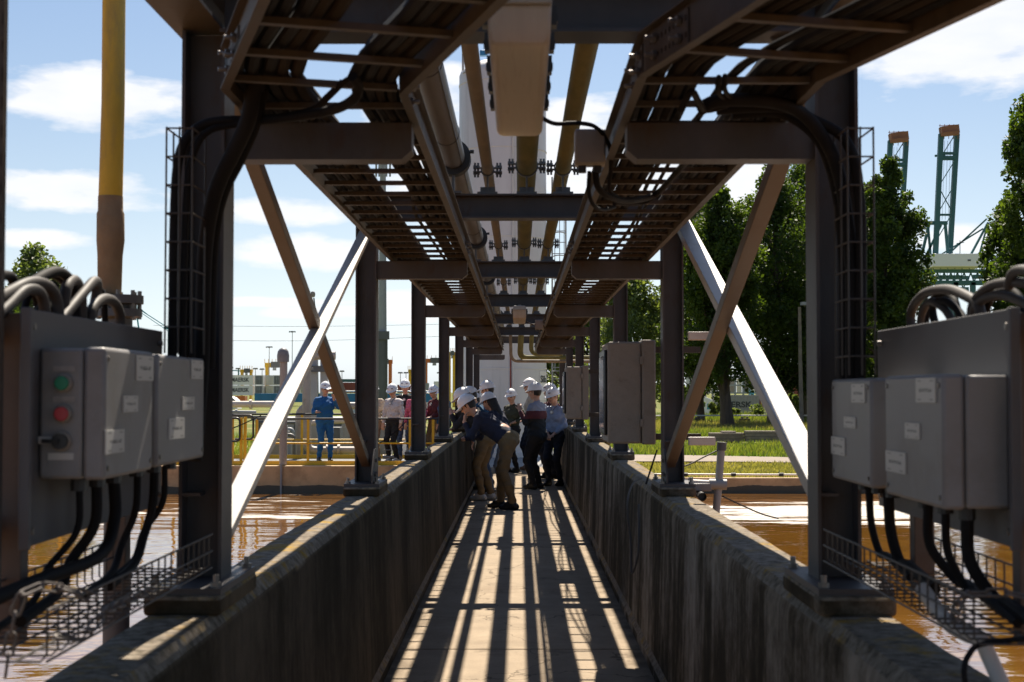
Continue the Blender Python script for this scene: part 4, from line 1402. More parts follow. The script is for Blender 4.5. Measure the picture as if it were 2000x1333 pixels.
# cables from the boxes down to the basket trays
def down(s, y, xo, r, z_start, label, to=None, m='cable'):
    pts = [V(s * 0.985, y, z_start - 0.02), V(s * 0.99, y, z_start - 0.12), V(s * (0.985 + xo), y - 0.03, z_start - 0.2), V(s * (0.985 + xo), y - 0.12, 1.22), V(s * (0.97 + xo), y - 0.4, 1.2)]
    if to: pts = pts[:3] + to
    cable(pts, r * 0.68, m, label, 'drop_cable', 6)
bl = [yl(205, -1), yl(298, -1), yl(308, -1), yl(398, -1)]
down(-1, bl[0] + 0.07, 0.06, 0.012, 1.478, 'thin black cable under the front of the near left box')
down(-1, bl[0] + 0.2, 0.05, 0.019, 1.478, 'thick black cable under the middle of the near left box')
cable([V(-0.985, bl[0] + 0.34, 1.46), V(-0.98, bl[0] + 0.33, 1.36), V(-0.985, bl[0] + 0.22, 1.285), V(-1.02, 3.0, 1.27), V(-1.045, 2.7, 1.25), V(-1.10, 2.45, 1.17), V(-1.16, 2.2, 1.05)], 0.015, 'cable', 'thick black cable sweeping from the near left box to the lower left corner', 'drop_cable', 8, None, 12)
cable([V(-1.06, 2.75, 1.20), V(-1.09, 2.62, 1.16), V(-1.10, 2.5, 1.10), V(-1.09, 2.45, 0.98), V(-1.1, 2.4, 0.85)], 0.015, 'cable', 'black cable hanging past the end of the left basket tray', 'drop_cable')
down(-1, bl[2] + 0.1, 0.03, 0.014, 1.482, 'black cable under the front of the narrow left box')
down(-1, bl[2] + 0.27, 0.02, 0.018, 1.482, 'thick black cable under the back of the narrow left box')
down(-1, bl[2] + 0.38, 0.05, 0.013, 1.482, 'thin cable next to the first left column')
br = [yl(1838, 1), yl(1727, 1), yl(1698, 1), yl(1623, 1)]
down(1, br[0] + 0.08, 0.05, 0.022, 1.418, 'thick black cable under the front of the large right box')
down(1, br[0] + 0.24, 0.04, 0.015, 1.418, 'black cable under the middle of the large right box')
down(1, br[0] + 0.38, 0.06, 0.018, 1.418, 'black cable under the back of the large right box')
down(1, br[2] + 0.12, 0.02, 0.022, 1.421, 'thick black cable under the narrow right box')
down(1, br[2] + 0.33, 0.02, 0.016, 1.421, 'black cable next to the first right column')
# grey conduit dropping to the water at lower right, thin black cable loop
cable([at(1800, 1150, 3.2), at(1850, 1215, 3.1), at(1890, 1240, 3.0), at(1915, 1250, 2.95), at(1935, 1290, 2.93), at(1962, 1350, 2.9), at(1985, 1400, 2.9)], 0.017, 'pipe_beige', 'grey flexible conduit dropping to the lower right corner', 'conduit', 8, None, 12)
cable([at(1888, 1350, 2.75), at(1883, 1310, 2.75), at(1892, 1280, 2.78), at(1920, 1258, 2.8), at(2030, 1245, 2.7)], 0.006, 'cable', 'thin black cable loop in the lower right corner', 'drop_cable')

# chain hanging off the left basket
chain = thing('chain', (-1.08, 2.6, 1.2), 'steel chain hooked over the end of the left wire basket tray', 'chain')
lk = MB()
L_, W_, r_ = 0.0135, 0.0085, 0.0030
ring = []
for i in range(14):
    a = 2 * math.pi * i / 14
    ring.append(V(W_ * math.cos(a), 0, W_ * math.sin(a) + (L_ if math.sin(a) > 0 else -L_)))
lk.tube(ring, r_, 6, closed=True)
lme = lk.mesh('link', M['chain'])
def chain_run(chain, pxs, Y, step=0.0365):
    path = smooth_path([at(a, b, Y + d) for (a, b, d) in pxs], 40)
    acc, last, k = 0.0, path[0], 0
    for p in path[1:]:
        acc += (p - last).length
        if acc >= step:
            d = (p - last).normalized()
            q = d.to_track_quat('Z', 'Y').to_matrix() @ Matrix.Rotation(R(90) if k % 2 else R(0), 3, 'Z') @ Matrix.Rotation(R(20), 3, 'Z')
            inst('link', lme, p, chain, rot=q.to_euler())
            k += 1
            acc = 0
        last = p
chain_run(chain, [(8, 1340, 0), (15, 1290, 0), (22, 1240, 0), (30, 1200, 0.0), (45, 1165, 0), (75, 1148, .02), (120, 1150, .05), (160, 1160, .08), (190, 1172, .1)], 2.58)
chain_run(chain, [(95, 1240, 0.02), (130, 1246, 0.05), (165, 1240, 0.08), (185, 1220, 0.1), (205, 1195, .15), (232, 1182, .25), (262, 1168, .35), (300, 1150, .5)], 2.62)
chain2 = thing('chain', (1.1, 2.7, 1.2), 'short steel chain lying in the right wire basket tray', 'chain')
chain_run(chain2, [(1862, 1230, 0), (1868, 1190, 0), (1885, 1165, .02), (1920, 1160, .02), (1960, 1158, 0), (2010, 1168, 0)], 2.9)

# ------------------------------------------------------------------ cabinets on the right, between second and fourth frames
def cabinet(px0, px1, py0, py1, y0, y1, label, win=True):
    a, b = at(px0, py0, y0), at(px1, py1, y0)
    root = thing('switch_cabinet', (b.x, y0, b.z), label, 'cabinet', 'beige cabinets beside the right columns')
    xm = a.x + (b.x - a.x) * 0.70
    MB().box2((a.x, y0, b.z), (xm, y1, a.z - 0.012)).build('door_body', M['boxbeige'], root, bevel=0.015)
    MB().box2((xm + 0.003, y0 - 0.004, b.z - 0.006), (b.x, y1 + 0.004, a.z)).build('back_box', M['boxbeige'], root, bevel=0.01)
    if win:
        fr = MB().box2((a.x - 0.02, y0 + 0.05, b.z + 0.05), (a.x - 0.0005, y1 - 0.05, a.z - 0.06)).build('door_frame', M['black'], root, bevel=0.012)
        MB().box2((a.x - 0.024, y0 + 0.09, b.z + 0.09), (a.x - 0.0203, y1 - 0.09, a.z - 0.1)).build('window', M['foil'], fr)
    hn = MB().box((0, 0, 0), (0.02, 0.012, 0.05)).mesh('hinge', M['boxbeige'])
    for z in (0.2, 0.8):
        inst('hinge', hn, (xm, y0 - 0.006, b.z + (a.z - b.z) * z), root)
    for z in (b.z + 0.04, a.z - 0.06):
        MB().box2((b.x + 0.001, y0 + 0.1, z - 0.02), (1.16, y0 + 0.14, z + 0.02)).build('mounting_rail', M['galv'], root)
    return root
cabinet(1187, 1281, 664, 867, PY(2) + 0.30, PY(2) + 0.95, 'large weathered beige cabinet beside the second right column')
cabinet(1106, 1150, 714, 819, PY(3) + 0.62, PY(3) + 1.2, 'smaller speckled beige cabinet beside the third right column')
for z in (2.005, 1.37):
    MB_o = MB().box((1.10, PY(2) - 0.1, z), (0.16, 0.045, 0.05))
    tag(MB_o.build('rail_stub', M['pipe_beige'], bevel=0.004), 'pale square rail end sticking out beyond the second right column, %s one' % ('upper' if z > 1.7 else 'lower'), 'rail')

# hanging cable loop on the right parapet
cable([at(1252, 935, 8.3), at(1236, 945, 8.0), at(1226, 975, 7.75), at(1226, 1010, 7.72), at(1232, 1060, 7.7), at(1234, 1120, 7.65), at(1246, 1085, 7.6), at(1248, 1030, 7.65), at(1247, 985, 7.7)], 0.005, 'cable_grey', 'thin grey cable loop hanging down the right parapet wall')
cable([at(1283, 880, 8.9), at(1270, 920, 8.6), at(1262, 945, 8.4)], 0.006, 'cable', 'short dark cable behind the second right column foot')

# sampling pole beyond the right parapet
yp = 9.6
root = thing('sampling_pole', at(1395, 1010, yp), 'grey tilted sampling pole with cap clamped beyond the right parapet', 'pole')
MB().tube([at(1409, 872, yp), at(1404, 940, yp), at(1396, 1030, yp), at(1390, 1100, yp)], 0.026, 14).build('tube', M['mgrey'], root)
MB().tube([at(1410, 864, yp), at(1409, 880, yp)], 0.033, 14).build('cap', M['dgrey'], root)
MB().tube([at(1345, 943, yp), at(1400, 946, yp)], 0.024, 14).build('arm', M['pipe_beige'], root)
MB().tube([at(1385, 946, yp - 0.01), at(1419, 947, yp - 0.01)], 0.036, 14).build('clamp', M['mgrey'], root)
MB().box2(at(1348, 960, yp - 0.05), at(1386, 943, yp + 0.05)).build('carriage', M['boxgrey'], root, bevel=0.006)
q = at(1372, 971, yp - 0.16)
MB().cyl(q, q + V(0, 0.25, 0.01), 0.028, seg=18, caps=False).cyl(q + V(0, 0.05, 0), q + V(0, 0.25, 0.01), 0.0265, seg=18).build('sensor_tube', M['black'], root)
MB().prism([(0, 0), (0.10, 0), (0.10, 0.06), (0.07, 0.06), (0.05, 0.035), (0.03, 0.06), (0, 0.06)], 1, yp - 0.005, yp + 0.005).build('yoke', M['mgrey'], root).location += at(1325, 950, 0.001 + yp) - V(0, yp, 0)
cable([at(1320, 915, 9.5), at(1345, 908, 9.5), at(1375, 893, 9.55), at(1402, 880, yp)], 0.005, 'cable_grey', 'slack grey rope from the column to the sampling pole')
cable([at(1412, 970, yp), at(1450, 988, 10.2), at(1490, 1005, 11), at(1520, 1013, 12)], 0.006, 'cable', 'dark rope running from the sampling pole down to the water')

# ================================================================== BEYOND THE BASIN
# ------------------------------------------------------------------ silo
SX, SY, SR = -0.44, 37.3, 1.148
silo = thing('silo', (SX, SY, -0.012), 'tall white steel silo with domed top behind the end of the walkway', 'silo')
zt = at(900, 152, SY).z
MB().lathe([(SR + 0.06, -0.011), (SR + 0.06, 0.12), (SR, 0.13), (SR, zt), (SR * 0.97, zt + 0.10), (SR * 0.85, zt + 0.22), (SR * 0.6, zt + 0.36), (SR * 0.3, zt + 0.43), (0.001, zt + 0.45)], (SX, SY, 0), 64).build('shell', M['silo'], silo)
for py in (152, 285, 460, 590, 720):
    z = at(980, py, SY - SR).z
    MB().lathe([(SR + 0.0015, z - 0.02), (SR + 0.012, z - 0.014), (SR + 0.012, z + 0.014), (SR + 0.0015, z + 0.02)], (SX, SY, 0), 64).build('weld_band', M['silo'], silo)
def on_silo(ang, r=0.0):
    return SX + (SR + r) * math.sin(ang), SY - (SR + r) * math.cos(ang)
for px, m_, rr in ((1001, 'silo', 0.02), (997, 'rust', 0.016)):
    xw = at(px, 500, SY - SR).x
    a = math.asin(max(-1, min(1, (xw - SX) / SR)))
    x, y = on_silo(a, rr + 0.003)
    MB().cyl((x, y, 0.13), (x, y, 9.3 if m_ == 'silo' else 3.6), rr, seg=8).build('riser_pipe', M[m_], silo)
hx, hy = on_silo(-0.35, 0.02)
MB().lathe([(0.16, zt + 0.36), (0.16, zt + 0.55), (0.19, zt + 0.56), (0.19, zt + 0.60), (0.05, zt + 0.62)], (SX + 0.25, SY - 0.3, 0), 20).build('roof_hatch', M['mgrey'], silo)
MB().box((SX - 0.5, SY - 0.1, zt + 0.62), (0.2, 0.2, 0.14)).build('valve_actuator', M['blue'], silo, bevel=0.02)
def text_mesh(name, txt, size, m, ext=0.004, bold=0.0):
    cu = bpy.data.curves.new(name, 'FONT')
    cu.body = txt
    cu.size = size
    cu.extrude = ext
    cu.offset = bold
    cu.align_x = 'CENTER'
    cu.align_y = 'CENTER'
    o = bpy.data.objects.new('tmp', cu)
    C.objects.link(o)
    bpy.context.view_layer.update()
    dg = bpy.context.evaluated_depsgraph_get()
    me = bpy.data.meshes.new_from_object(o.evaluated_get(dg))
    me.name = name
    me.materials.clear()
    me.materials.append(m)
    bpy.data.objects.remove(o)
    bpy.data.curves.remove(cu)
    return me
# sign on the silo: curved board with lettering on its tangent
a0, a1 = R(56), R(80)
sg = MB()
n = 8
vs_ = []
for i in range(n + 1):
    a = a0 + (a1 - a0) * i / n
    for r_, z in ((0.004, 1.45), (0.004, 2.19), (0.012, 1.45), (0.012, 2.19)):
        x, y = on_silo(a, r_)
        vs_.append((x, y, z))
fs_ = []
for i in range(n):
    p, q = i * 4, (i + 1) * 4
    fs_ += [(p + 2, q + 2, q + 3, p + 3), (p, p + 1, q + 1, q), (p + 1, p + 3, q + 3, q + 1), (p, q, q + 2, p + 2)]
fs_ += [(0, 2, 3, 1), (n * 4, n * 4 + 1, n * 4 + 3, n * 4 + 2)]
sg.add(vs_, fs_)
board = sg.build('sign_board', M['white'], silo)
am = R(66)
x, y = on_silo(am, 0.0155)
inst('lettering', text_mesh('lettering', 'Slib', 0.25, M['text'], 0.002, 0.005), (x, y, 1.98), board, rot=(R(90), 0, am))

def caged_ladder(x, y, z0, z1, parent, w=0.36, face=-1):
    for s in (-1, 1):
        MB().cyl((x + s * w / 2, y, z0), (x + s * w / 2, y, z1), 0.022, seg=6).build('stringer', M['crane_green'] if False else M['mgrey'], parent)
    rm = MB().cyl((-w / 2, 0, 0), (w / 2, 0, 0), 0.012, seg=6).mesh('rung', M['mgrey'])
    z = z0 + 0.2
    while z < z1:
        inst('rung', rm, (x, y, z), parent)
        z += 0.30
    hp = [V(w / 2 * 1.05 * math.cos(a), -0.62 * math.sin(a), 0) for a in np.linspace(0, math.pi, 13)]
    hm = MB().tube(hp, 0.014, 6).mesh('cage_hoop', M['mgrey'])
    z = z0 + 2.2
    while z < z1 + 0.01:
        inst('cage_hoop', hm, (x, y, z), parent)
        z += 0.6
    for a in (R(50), R(90), R(130)):
        MB().cyl((x + w / 2 * 1.05 * math.cos(a), y - 0.62 * math.sin(a), z0 + 2.2), (x + w / 2 * 1.05 * math.cos(a), y - 0.62 * math.sin(a), z1), 0.01, seg=6).build('cage_bar', M['mgrey'], parent)
lx = at(1092, 500, SY).x
l1 = thing('caged_ladder', (lx, SY, 0), 'grey caged ladder up the right side of the silo', 'ladder')
caged_ladder(lx, SY + 0.1, 0, at(1090, 345, SY).z, l1)
l2x = at(915, 100, SY).x
l2 = thing('caged_ladder', (l2x, SY - 0.2, zt), 'thin caged ladder rising above the top left of the silo', 'ladder')
caged_ladder(l2x, SY - 0.1, zt - 2.2, at(905, 20, SY).z, l2, w=0.30)

# ------------------------------------------------------------------ yellow platform on the left
plat = thing('service_platform', (-6, 32.5, -0.3), 'yellow railed service platform along the left basin rim', 'platform')
dz = 0.075
MB().box2((-12.5, 31.55, dz - 0.05), (-1.25, 33.75, dz)).build('deck', M['dgrey'], plat)
MB().box2((-12.5, 31.49, 0.0), (-1.9, 31.515, 0.135)).build('toe_board', M['yellow'], plat)
MB().box2((-12.5, 33.77, 0.03), (-1.3, 33.785, 0.17)).build('toe_board', M['yellow'], plat)
def rail_run(y, zt_, xs_, top_m, x0, x1):
    for x in xs_:
        MB().box2((x - 0.028, y - 0.02, dz), (x + 0.028, y + 0.02, zt_)).build('post', M['yellow'], plat)
    MB().cyl((x0, y, zt_ + 0.02), (x1, y, zt_ + 0.02), 0.024, seg=10).build('top_rail', M[top_m], plat)
    MB().cyl((x0, y - 0.024, dz + 0.45), (x1, y - 0.024, dz + 0.45), 0.02, seg=8).build('mid_rail', M['yellow'], plat)
xf = [at(px, 800, 31.53).x for px in (120, 230, 340, 502, 602, 700, 801, 846)]
rail_run(31.53, at(0, 820, 31.53).z, xf, 'black', at(502, 800, 31.5).x, at(890, 800, 31.5).x)
xr = [at(px, 800, 33.8).x for px in (60, 170, 280, 390, 480, 590, 720, 800, 860)]
rail_run(33.8, at(0, 811, 33.8).z, xr, 'black', at(-40, 800, 33.8).x, at(880, 800, 33.8).x)
MB().cyl((at(0, 0, 31.53).x, 31.53, 0.6), (at(450, 0, 31.53).x, 31.53, 0.6), 0.02, seg=8).build('mid_rail', M['yellow'], plat)
# swing gate with black hoops
gate = thing('swing_gate', (at(465, 800, 31.7).x, 31.7, dz), 'yellow gate posts with black rounded hoops on the left platform', 'gate')
for px in (452, 460, 477, 484):
    p = at(px, 0, 31.75)
    MB().box2((p.x - 0.03, 31.73, dz), (p.x + 0.03, 31.77, at(0, 816, 31.75).z)).build('post', M['yellow'], gate)
for (a, b, t, bt, yy) in ((440, 474, 817, 862, 31.65), (456, 500, 812, 858, 31.95)):
    z0, z1 = at(0, bt, yy).z, at(0, t, yy).z
    xa, xb = at(a, 0, yy).x, at(b, 0, yy).x
    MB().tube(poly_pipe([V(xa, yy, z0), V(xa, yy, z1), V(xb, yy, z1), V(xb, yy, z0), V(xa + 0.1, yy, z0)], 0.02, 0.09), 0.024, 10).build('hoop', M['black'], gate)
cable([at(447, 840, 31.4), at(480, 826, 31.4), at(510, 812, 31.45)], 0.012, 'cable', 'taut dark rope across the yellow gate')
cable([at(515, 833, 31.5), at(530, 846, 31.45), at(548, 857, 31.4)], 0.012, 'cable', 'dark rope slanting down beside the vent pipe')
cable([at(742, 866, 31.4), at(770, 846, 31.4), at(792, 825, 31.45)], 0.01, 'cable', 'dark rope slanting up in front of the visitors')

# vent pipe on the rim
vp = thing('vent_pipe', (at(557, 900, 31.45).x, 31.4, 0.0), 'grey upright vent pipe with rounded cowl at the basin rim', 'vent pipe')
x = at(558, 0, 31.4).x
MB().cyl((x, 31.4, 0.06), (x, 31.4, at(0, 700, 31.4).z), 0.085, seg=18).build('pipe', M['pipe_mid'], vp)
MB().cyl((x, 31.16, WATER_Z - 0.2), (x, 31.16, 0.1), 0.025, seg=10).build('drain', M['mgrey'], vp)
cz = at(0, 704, 31.4).z
MB().lathe([(0.13, cz - 0.04), (0.135, cz + 0.10), (0.12, cz + 0.19), (0.085, cz + 0.245), (0.03, cz + 0.275), (0.001, cz + 0.28)], (at(557, 0, 31.4).x, 31.4, 0), 24).build('cowl', M['boxgrey'], vp)
# process pipes behind the platform
def pipe_run(name, pxs, Y, r, m, label, bend=0.25, flanges=()):
    root = thing(name, at(*pxs[0][:2], Y), label, 'pipe')
    pts = [at(p[0], p[1], Y + (p[2] if len(p) > 2 else 0)) for p in pxs]
    MB().tube(poly_pipe(pts, r, bend) if len(pts) > 2 else pts, r, 18).build('pipe', M[m], root)
    for (px, py, ax) in flanges:
        c = at(px, py, Y)
        d = V(0.03, 0, 0) if ax == 'x' else V(0, 0, 0.03)
        MB().cyl(c - d, c + d, r * 1.5, seg=18).build('flange', M[m], root)
    return root
pipe_run('gooseneck_pipe', [(700, 881), (599, 881), (599, 695), (655, 695)], 34.6, 0.105, 'pipe_mid', 'grey gooseneck pipe rising behind the worker in blue', 0.24, [(640, 881, 'x'), (662, 881, 'x'), (599, 720, 'z')])
pipe_run('process_pipe', [(585, 900), (583, 795), (620, 793), (700, 793)], 35.6, 0.09, 'pipe_mid', 'grey pipe with rounded elbow behind the gooseneck', 0.3)
pipe_run('process_pipe', [(380, 790), (556, 790)], 35.4, 0.082, 'pipe_beige', 'long level beige pipe left of the vent pipe', 0.2, [(490, 790, 'x')])
pipe_run('process_pipe', [(690, 822), (640, 823), (600, 828)], 35.8, 0.07, 'pipe_beige', 'short level beige pipe behind the blue worker', 0.15)
fr = thing('pipe_rack', at(610, 900, 36.3), 'grey steel rack carrying the pipes behind the gooseneck', 'rack')
for px in (612, 632):
    a, b = at(px, 905, 36.3), at(px, 700, 36.3)
    MB().box2((a.x - 0.09, 36.25, -0.3), (a.x + 0.09, 36.4, b.z)).build('upright', M['mgrey'], fr)
a, b = at(582, 727, 36.2), at(636, 715, 36.2)
MB().box2((a.x, 36.15, a.z), (b.x, 36.24, b.z)).build('crossbar', M['dgrey'], fr)
def cab(px0, px1, py0, py1, Y, m, label, dep=0.5):
    root = thing('equipment_cabinet', at(px0, py1, Y), label, 'cabinet')
    a, b = at(px0, py1, Y), at(px1, py0, Y)
    MB().box2((a.x, Y, a.z), (b.x, Y + dep, b.z)).build('casing', M[m], root, bevel=0.015)
    MB().box2((a.x + 0.03, Y - 0.012, a.z + 0.04), (b.x - 0.03, Y - 0.001, b.z - 0.04)).build('door', M[m], root, bevel=0.004)
    MB().box2((b.x - 0.08, Y - 0.035, (a.z + b.z) / 2), (b.x - 0.06, Y - 0.013, (a.z + b.z) / 2 + 0.12)).build('handle', M['black'], root)
cab(527, 556, 832, 905, 35.0, 'mgrey', 'grey pump cabinet behind the vent pipe')
cab(575, 592, 850, 905, 36.0, 'dgrey', 'dark equipment cabinet between the beige pipes')
cab(668, 690, 822, 900, 36.5, 'mgrey', 'grey cabinet right of the worker in blue')
cab(742, 764, 828, 890, 36.0, 'boxgrey', 'pale cabinet behind the visitors')
cab(505, 524, 860, 905, 36.8, 'dgrey', 'low dark cabinet left of the pump cabinet')
cab(776, 800, 830, 900, 36.0, 'white', 'white cabinet behind the visitors in dark clothes')
cab(512, 548, 838, 906, 37.5, 'mgrey', 'wide grey cabinet in the second row behind the vent pipe')
cab(640, 664, 835, 900, 37.2, 'dgrey', 'dark cabinet right behind the worker legs')
cab(690, 716, 842, 900, 36.8, 'mgrey', 'grey cabinet beside the second left column')
pipe_run('process_pipe', [(500, 850), (575, 850), (575, 905)], 36.6, 0.05, 'pipe_grey', 'brown grey pipe turning down between the cabinets', 0.15)
pipe_run('process_pipe', [(505, 826), (700, 826)], 36.9, 0.045, 'dgrey', 'dark level pipe above the cabinets', 0.15)
pipe_run('process_pipe', [(515, 838), (515, 900)], 34.9, 0.045, 'dgrey', 'dark upright pipe left of the vent pipe', 0.15, [(515, 850, 'z'), (515, 880, 'z')])
pipe_run('process_pipe', [(524, 838), (524, 900)], 34.9, 0.035, 'pipe_grey', 'thin upright pipe left of the vent pipe', 0.15, [(524, 860, 'z')])
pipe_run('process_pipe', [(440, 805), (500, 806)], 38.0, 0.05, 'mgrey', 'grey level pipe beyond the yellow gate', 0.15, [(462, 805, 'x')])
pipe_run('process_pipe', [(440, 815), (556, 815)], 37.0, 0.04, 'dgrey', 'thin dark pipe beyond the yellow gate', 0.15)
ph = thing('pump_house', at(600, 900, 39), 'low dark grey pump house behind the pipes on the left', 'pump house')
a, b = at(498, 905, 39.5), at(735, 822, 39.5)
MB().box2((a.x, 39.5, -0.32), (b.x, 41.5, b.z)).build('wall', M['dgrey'], ph)
MB().box2((a.x - 0.1, 39.35, b.z), (b.x + 0.1, 41.6, b.z + 0.08)).build('roof', M['mgrey'], ph)
for i in range(6):
    x0_ = a.x + 0.15 + i * (b.x - a.x) / 6
    MB().box2((x0_, 39.47, -0.1), (x0_ + 0.36, 39.499, b.z - 0.1)).build('door', M['mgrey'] if i % 2 else M['boxgrey'], ph)
for i, px in enumerate((530, 548, 572, 622, 650, 682, 706)):
    pipe_run('process_pipe', [(px, 905), (px, 838 + (i * 7) % 13), (px + (18 if i % 2 else -16), 838 + (i * 7) % 13)], 38.2 + 0.12 * i, 0.03 + 0.012 * (i % 3), ['pipe_mid', 'dgrey', 'mgrey'][i % 3], ['slim bent pipe left of the vent pipe', 'slim bent pipe just behind the vent pipe', 'slim bent pipe left of the gooseneck', 'slim bent pipe left of the worker', 'slim bent pipe behind the worker', 'slim bent pipe right of the worker', 'slim bent pipe beside the second left column'][i], 0.1)
# valve with handwheel by the visitors
vv = thing('valve', at(762, 900, 32.2), 'small steel valve with handwheel at the visitors feet', 'valve')
c = at(760, 893, 31.9)
MB().cyl(c - V(0.14, 0, 0), c + V(0.14, 0, 0), 0.05, seg=14).build('body', M['bolt'], vv)
MB().cyl(c, c + V(0, 0, 0.16), 0.015, seg=8).build('stem', M['bolt'], vv)
MB().tube([c + V(0.11 * math.cos(a), 0.11 * math.sin(a), 0.16) for a in np.linspace(0, 2 * math.pi, 17)[:-1]], 0.012, 6, closed=True).build('handwheel', M['bolt'], vv)
# far-left railing: purple and white hoops
pl = thing('purple_railing', at(15, 880, 34), 'purple and white tubular railing at the far left beyond the basin', 'railing')
for (a, b, t, bt, m_, yy) in ((14, 60, 801, 872, 'purple', 34.2), (24, 70, 804, 872, 'mgrey', 34.6)):
    p = [at(a, bt, yy), at(a + 1, t, yy), at(b, t - 2, yy), at(b, bt, yy)]
    MB().tube(poly_pipe(p, 0.03, 0.12), 0.035, 10).build('hoop', M[m_], pl)
MB().tube([at(5, 840, 34), at(60, 835, 34)], 0.03, 8).build('cross_rail', M['white'], pl)
MB().tube([at(3, 874, 34), at(60, 874, 34)], 0.045, 8).build('base_rail', M['mgrey'], pl)
# railing cables on the far-left rim
for i, px in enumerate((12, 22, 31)):
    cable([at(px - 8, 972, 31.1), at(px - 4, 950, 31.1), at(px, 941, 31.1), at(px + 6, 950, 31.1), at(px + 10, 968, 31.1)], 0.014, 'cable', ['first thin cable arch on the far left rim', 'second thin cable arch on the far left rim', 'third thin cable arch on the far left rim'][i])

# blue and white storage unit
bu = thing('storage_unit', at(660, 800, 110), 'long low blue and white unit standing behind the pipes', 'storage unit')
a, b = at(497, 786, 110), at(850, 769, 110)
MB().box2((a.x, 110, a.z), (b.x, 113, b.z)).build('upper_side', M['blue'], bu)
MB().box2((a.x + 7.5, 110.02, ground_z(0, 110)), (b.x, 112.9, a.z)).build('lower_side', M['white'], bu)
for i in range(15):
    x = a.x + 0.4 + i * 0.95
    MB().box2((x, 109.96, a.z + 0.02), (x + 0.04, 110 - 0.001, b.z - 0.02)).build('side_rib', M['blue'], bu)
MB().cyl((a.x + 6.4, 110.2, b.z + 0.18), (b.x, 110.2, b.z + 0.18), 0.05, seg=8).build('roof_rail', M['white'], bu)

# ------------------------------------------------------------------ containers
def star_mesh(r, m):
    mb = MB()
    pts = []
    for i in range(14):
        a = math.pi / 2 + i * math.pi / 7
        q = r if i % 2 == 0 else r * 0.48
        pts.append((q * math.cos(a), q * math.sin(a)))
    mb.prism(pts, 1, -0.01, 0.01)
    return mb.mesh('star', m)
def corrugated(x0, x1, y, z0, z1, m, parent, step=0.55):
    mb = MB()
    n = max(4, int((x1 - x0) / step)) * 2
    vs_ = []
    for i in range(n + 1):
        x = x0 + (x1 - x0) * i / n
        yy = y - (0.03 if (i // 1) % 2 else 0.0)
        vs_ += [(x, yy, z0), (x, yy, z1)]
    mb.add(vs_, [(2 * i, 2 * i + 2, 2 * i + 3, 2 * i + 1) for i in range(n)])
    return mb.build('side_panel', m, parent, smooth=False)
def container(x0, z0, L, H, D, Y, m, label, text=None, group='shipping containers at the far terminal', reefer=False, tw=None, tx=0.6):
    root = thing('shipping_container', (x0 + L / 2, Y, z0), label, 'container', group)
    MB().box2((x0 + 0.02, Y + 0.01, z0 + 0.02), (x0 + L - 0.02, Y + D, z0 + H - 0.02)).build('body', M[m], root)
    if not reefer:
        corrugated(x0 + 0.1, x0 + L - 0.1, Y, z0 + 0.12, z0 + H - 0.1, M[m], root)
    for (a, b, c, d) in ((x0, x0 + 0.14, z0, z0 + H), (x0 + L - 0.14, x0 + L, z0, z0 + H)):
        MB().box2((a, Y - 0.045, c), (b, Y + 0.1, d)).build('corner_post', M[m], root)
    MB().box2((x0 + 0.14, Y - 0.04, z0), (x0 + L - 0.14, Y + 0.1, z0 + 0.13)).build('bottom_rail', M[m], root)
    MB().box2((x0 + 0.14, Y - 0.04, z0 + H - 0.1), (x0 + L - 0.14, Y + 0.1, z0 + H)).build('top_rail', M[m], root)
    if reefer:
        MB().box2((x0 + 0.2, Y - 0.06, z0 + 0.2), (x0 + L - 0.2, Y - 0.001, z0 + H - 0.2)).build('cooling_unit', M['boxgrey'], root)
        for i in range(3):
            xx = x0 + L * (0.3 + 0.2 * i)
            MB().box2((xx - 0.09, Y - 0.09, z0 + 0.3), (xx + 0.09, Y - 0.061, z0 + H - 0.3)).build('grille', M['dgrey'], root)
        MB().cyl((x0 + L / 2, Y - 0.08, z0 + H * 0.66), (x0 + L / 2, Y - 0.062, z0 + H * 0.66), 0.45, seg=16).build('fan', M['mgrey'], root)
    if text:
        th = H * 0.42
        me = text_mesh('lettering', text, th * 1.36, M['text'], 0.004, 0.045)
        w_ = max(v.co.x for v in me.vertices) - min(v.co.x for v in me.vertices)
        o = inst('lettering', me, (x0 + L * tx, Y - 0.052, z0 + H * 0.52), root, rot=(R(90), 0, 0))
        if tw: o.scale = (tw / w_, 1, 1)
        lx_ = x0 + L * tx - (tw or w_) / 2 - H * 0.42
        sq = MB().box2((lx_ - H * 0.28, Y - 0.06, z0 + H * 0.22), (lx_ + H * 0.28, Y - 0.049, z0 + H * 0.80)).build('logo_panel', M['logo_blue'], root)
        inst('star', star_mesh(H * 0.21, M['white']), (lx_, Y - 0.07, z0 + H * 0.51), sq)
    return root
YC = 400
pm_ = FPX / YC
def cx(px, Y=YC): return at(px, 765, Y).x
def cz_(py, Y=YC): return at(1000, py, Y).z
cw = 12.19
for (py, nm) in ((752.5, 'upper'), (772.5, 'lower')):
    container(cx(494) - cw, cz_(py), cw, 2.78, 2.44, YC, 'far_white', '%s white container with dark lettering beside the first left column' % nm, 'MAERSK', tw=cx(486) - cx(451), tx=1 - (494 - 468.5) / (494 - 409))
k = 0
for px0 in (496.5, 514.5, 532.5, 550.5, 568.5, 586.5):
    for (py, nm) in ((752.5, 'upper'), (772.5, 'lower')):
        rf = k % 2 == 0
        container(cx(px0), cz_(py), 2.44, 2.78, 12.2, YC + (0.5 if rf else 3.5), 'far_white' if rf else 'cream', ['%s reefer end next to the lettered containers', '%s cream container end, second from the lettered containers', '%s reefer end, third from the lettered containers', '%s cream container end, fourth from the lettered containers', '%s reefer end, fifth from the lettered containers', '%s cream container end nearest the gooseneck pipe'][k] % nm, reefer=rf)
    k += 1
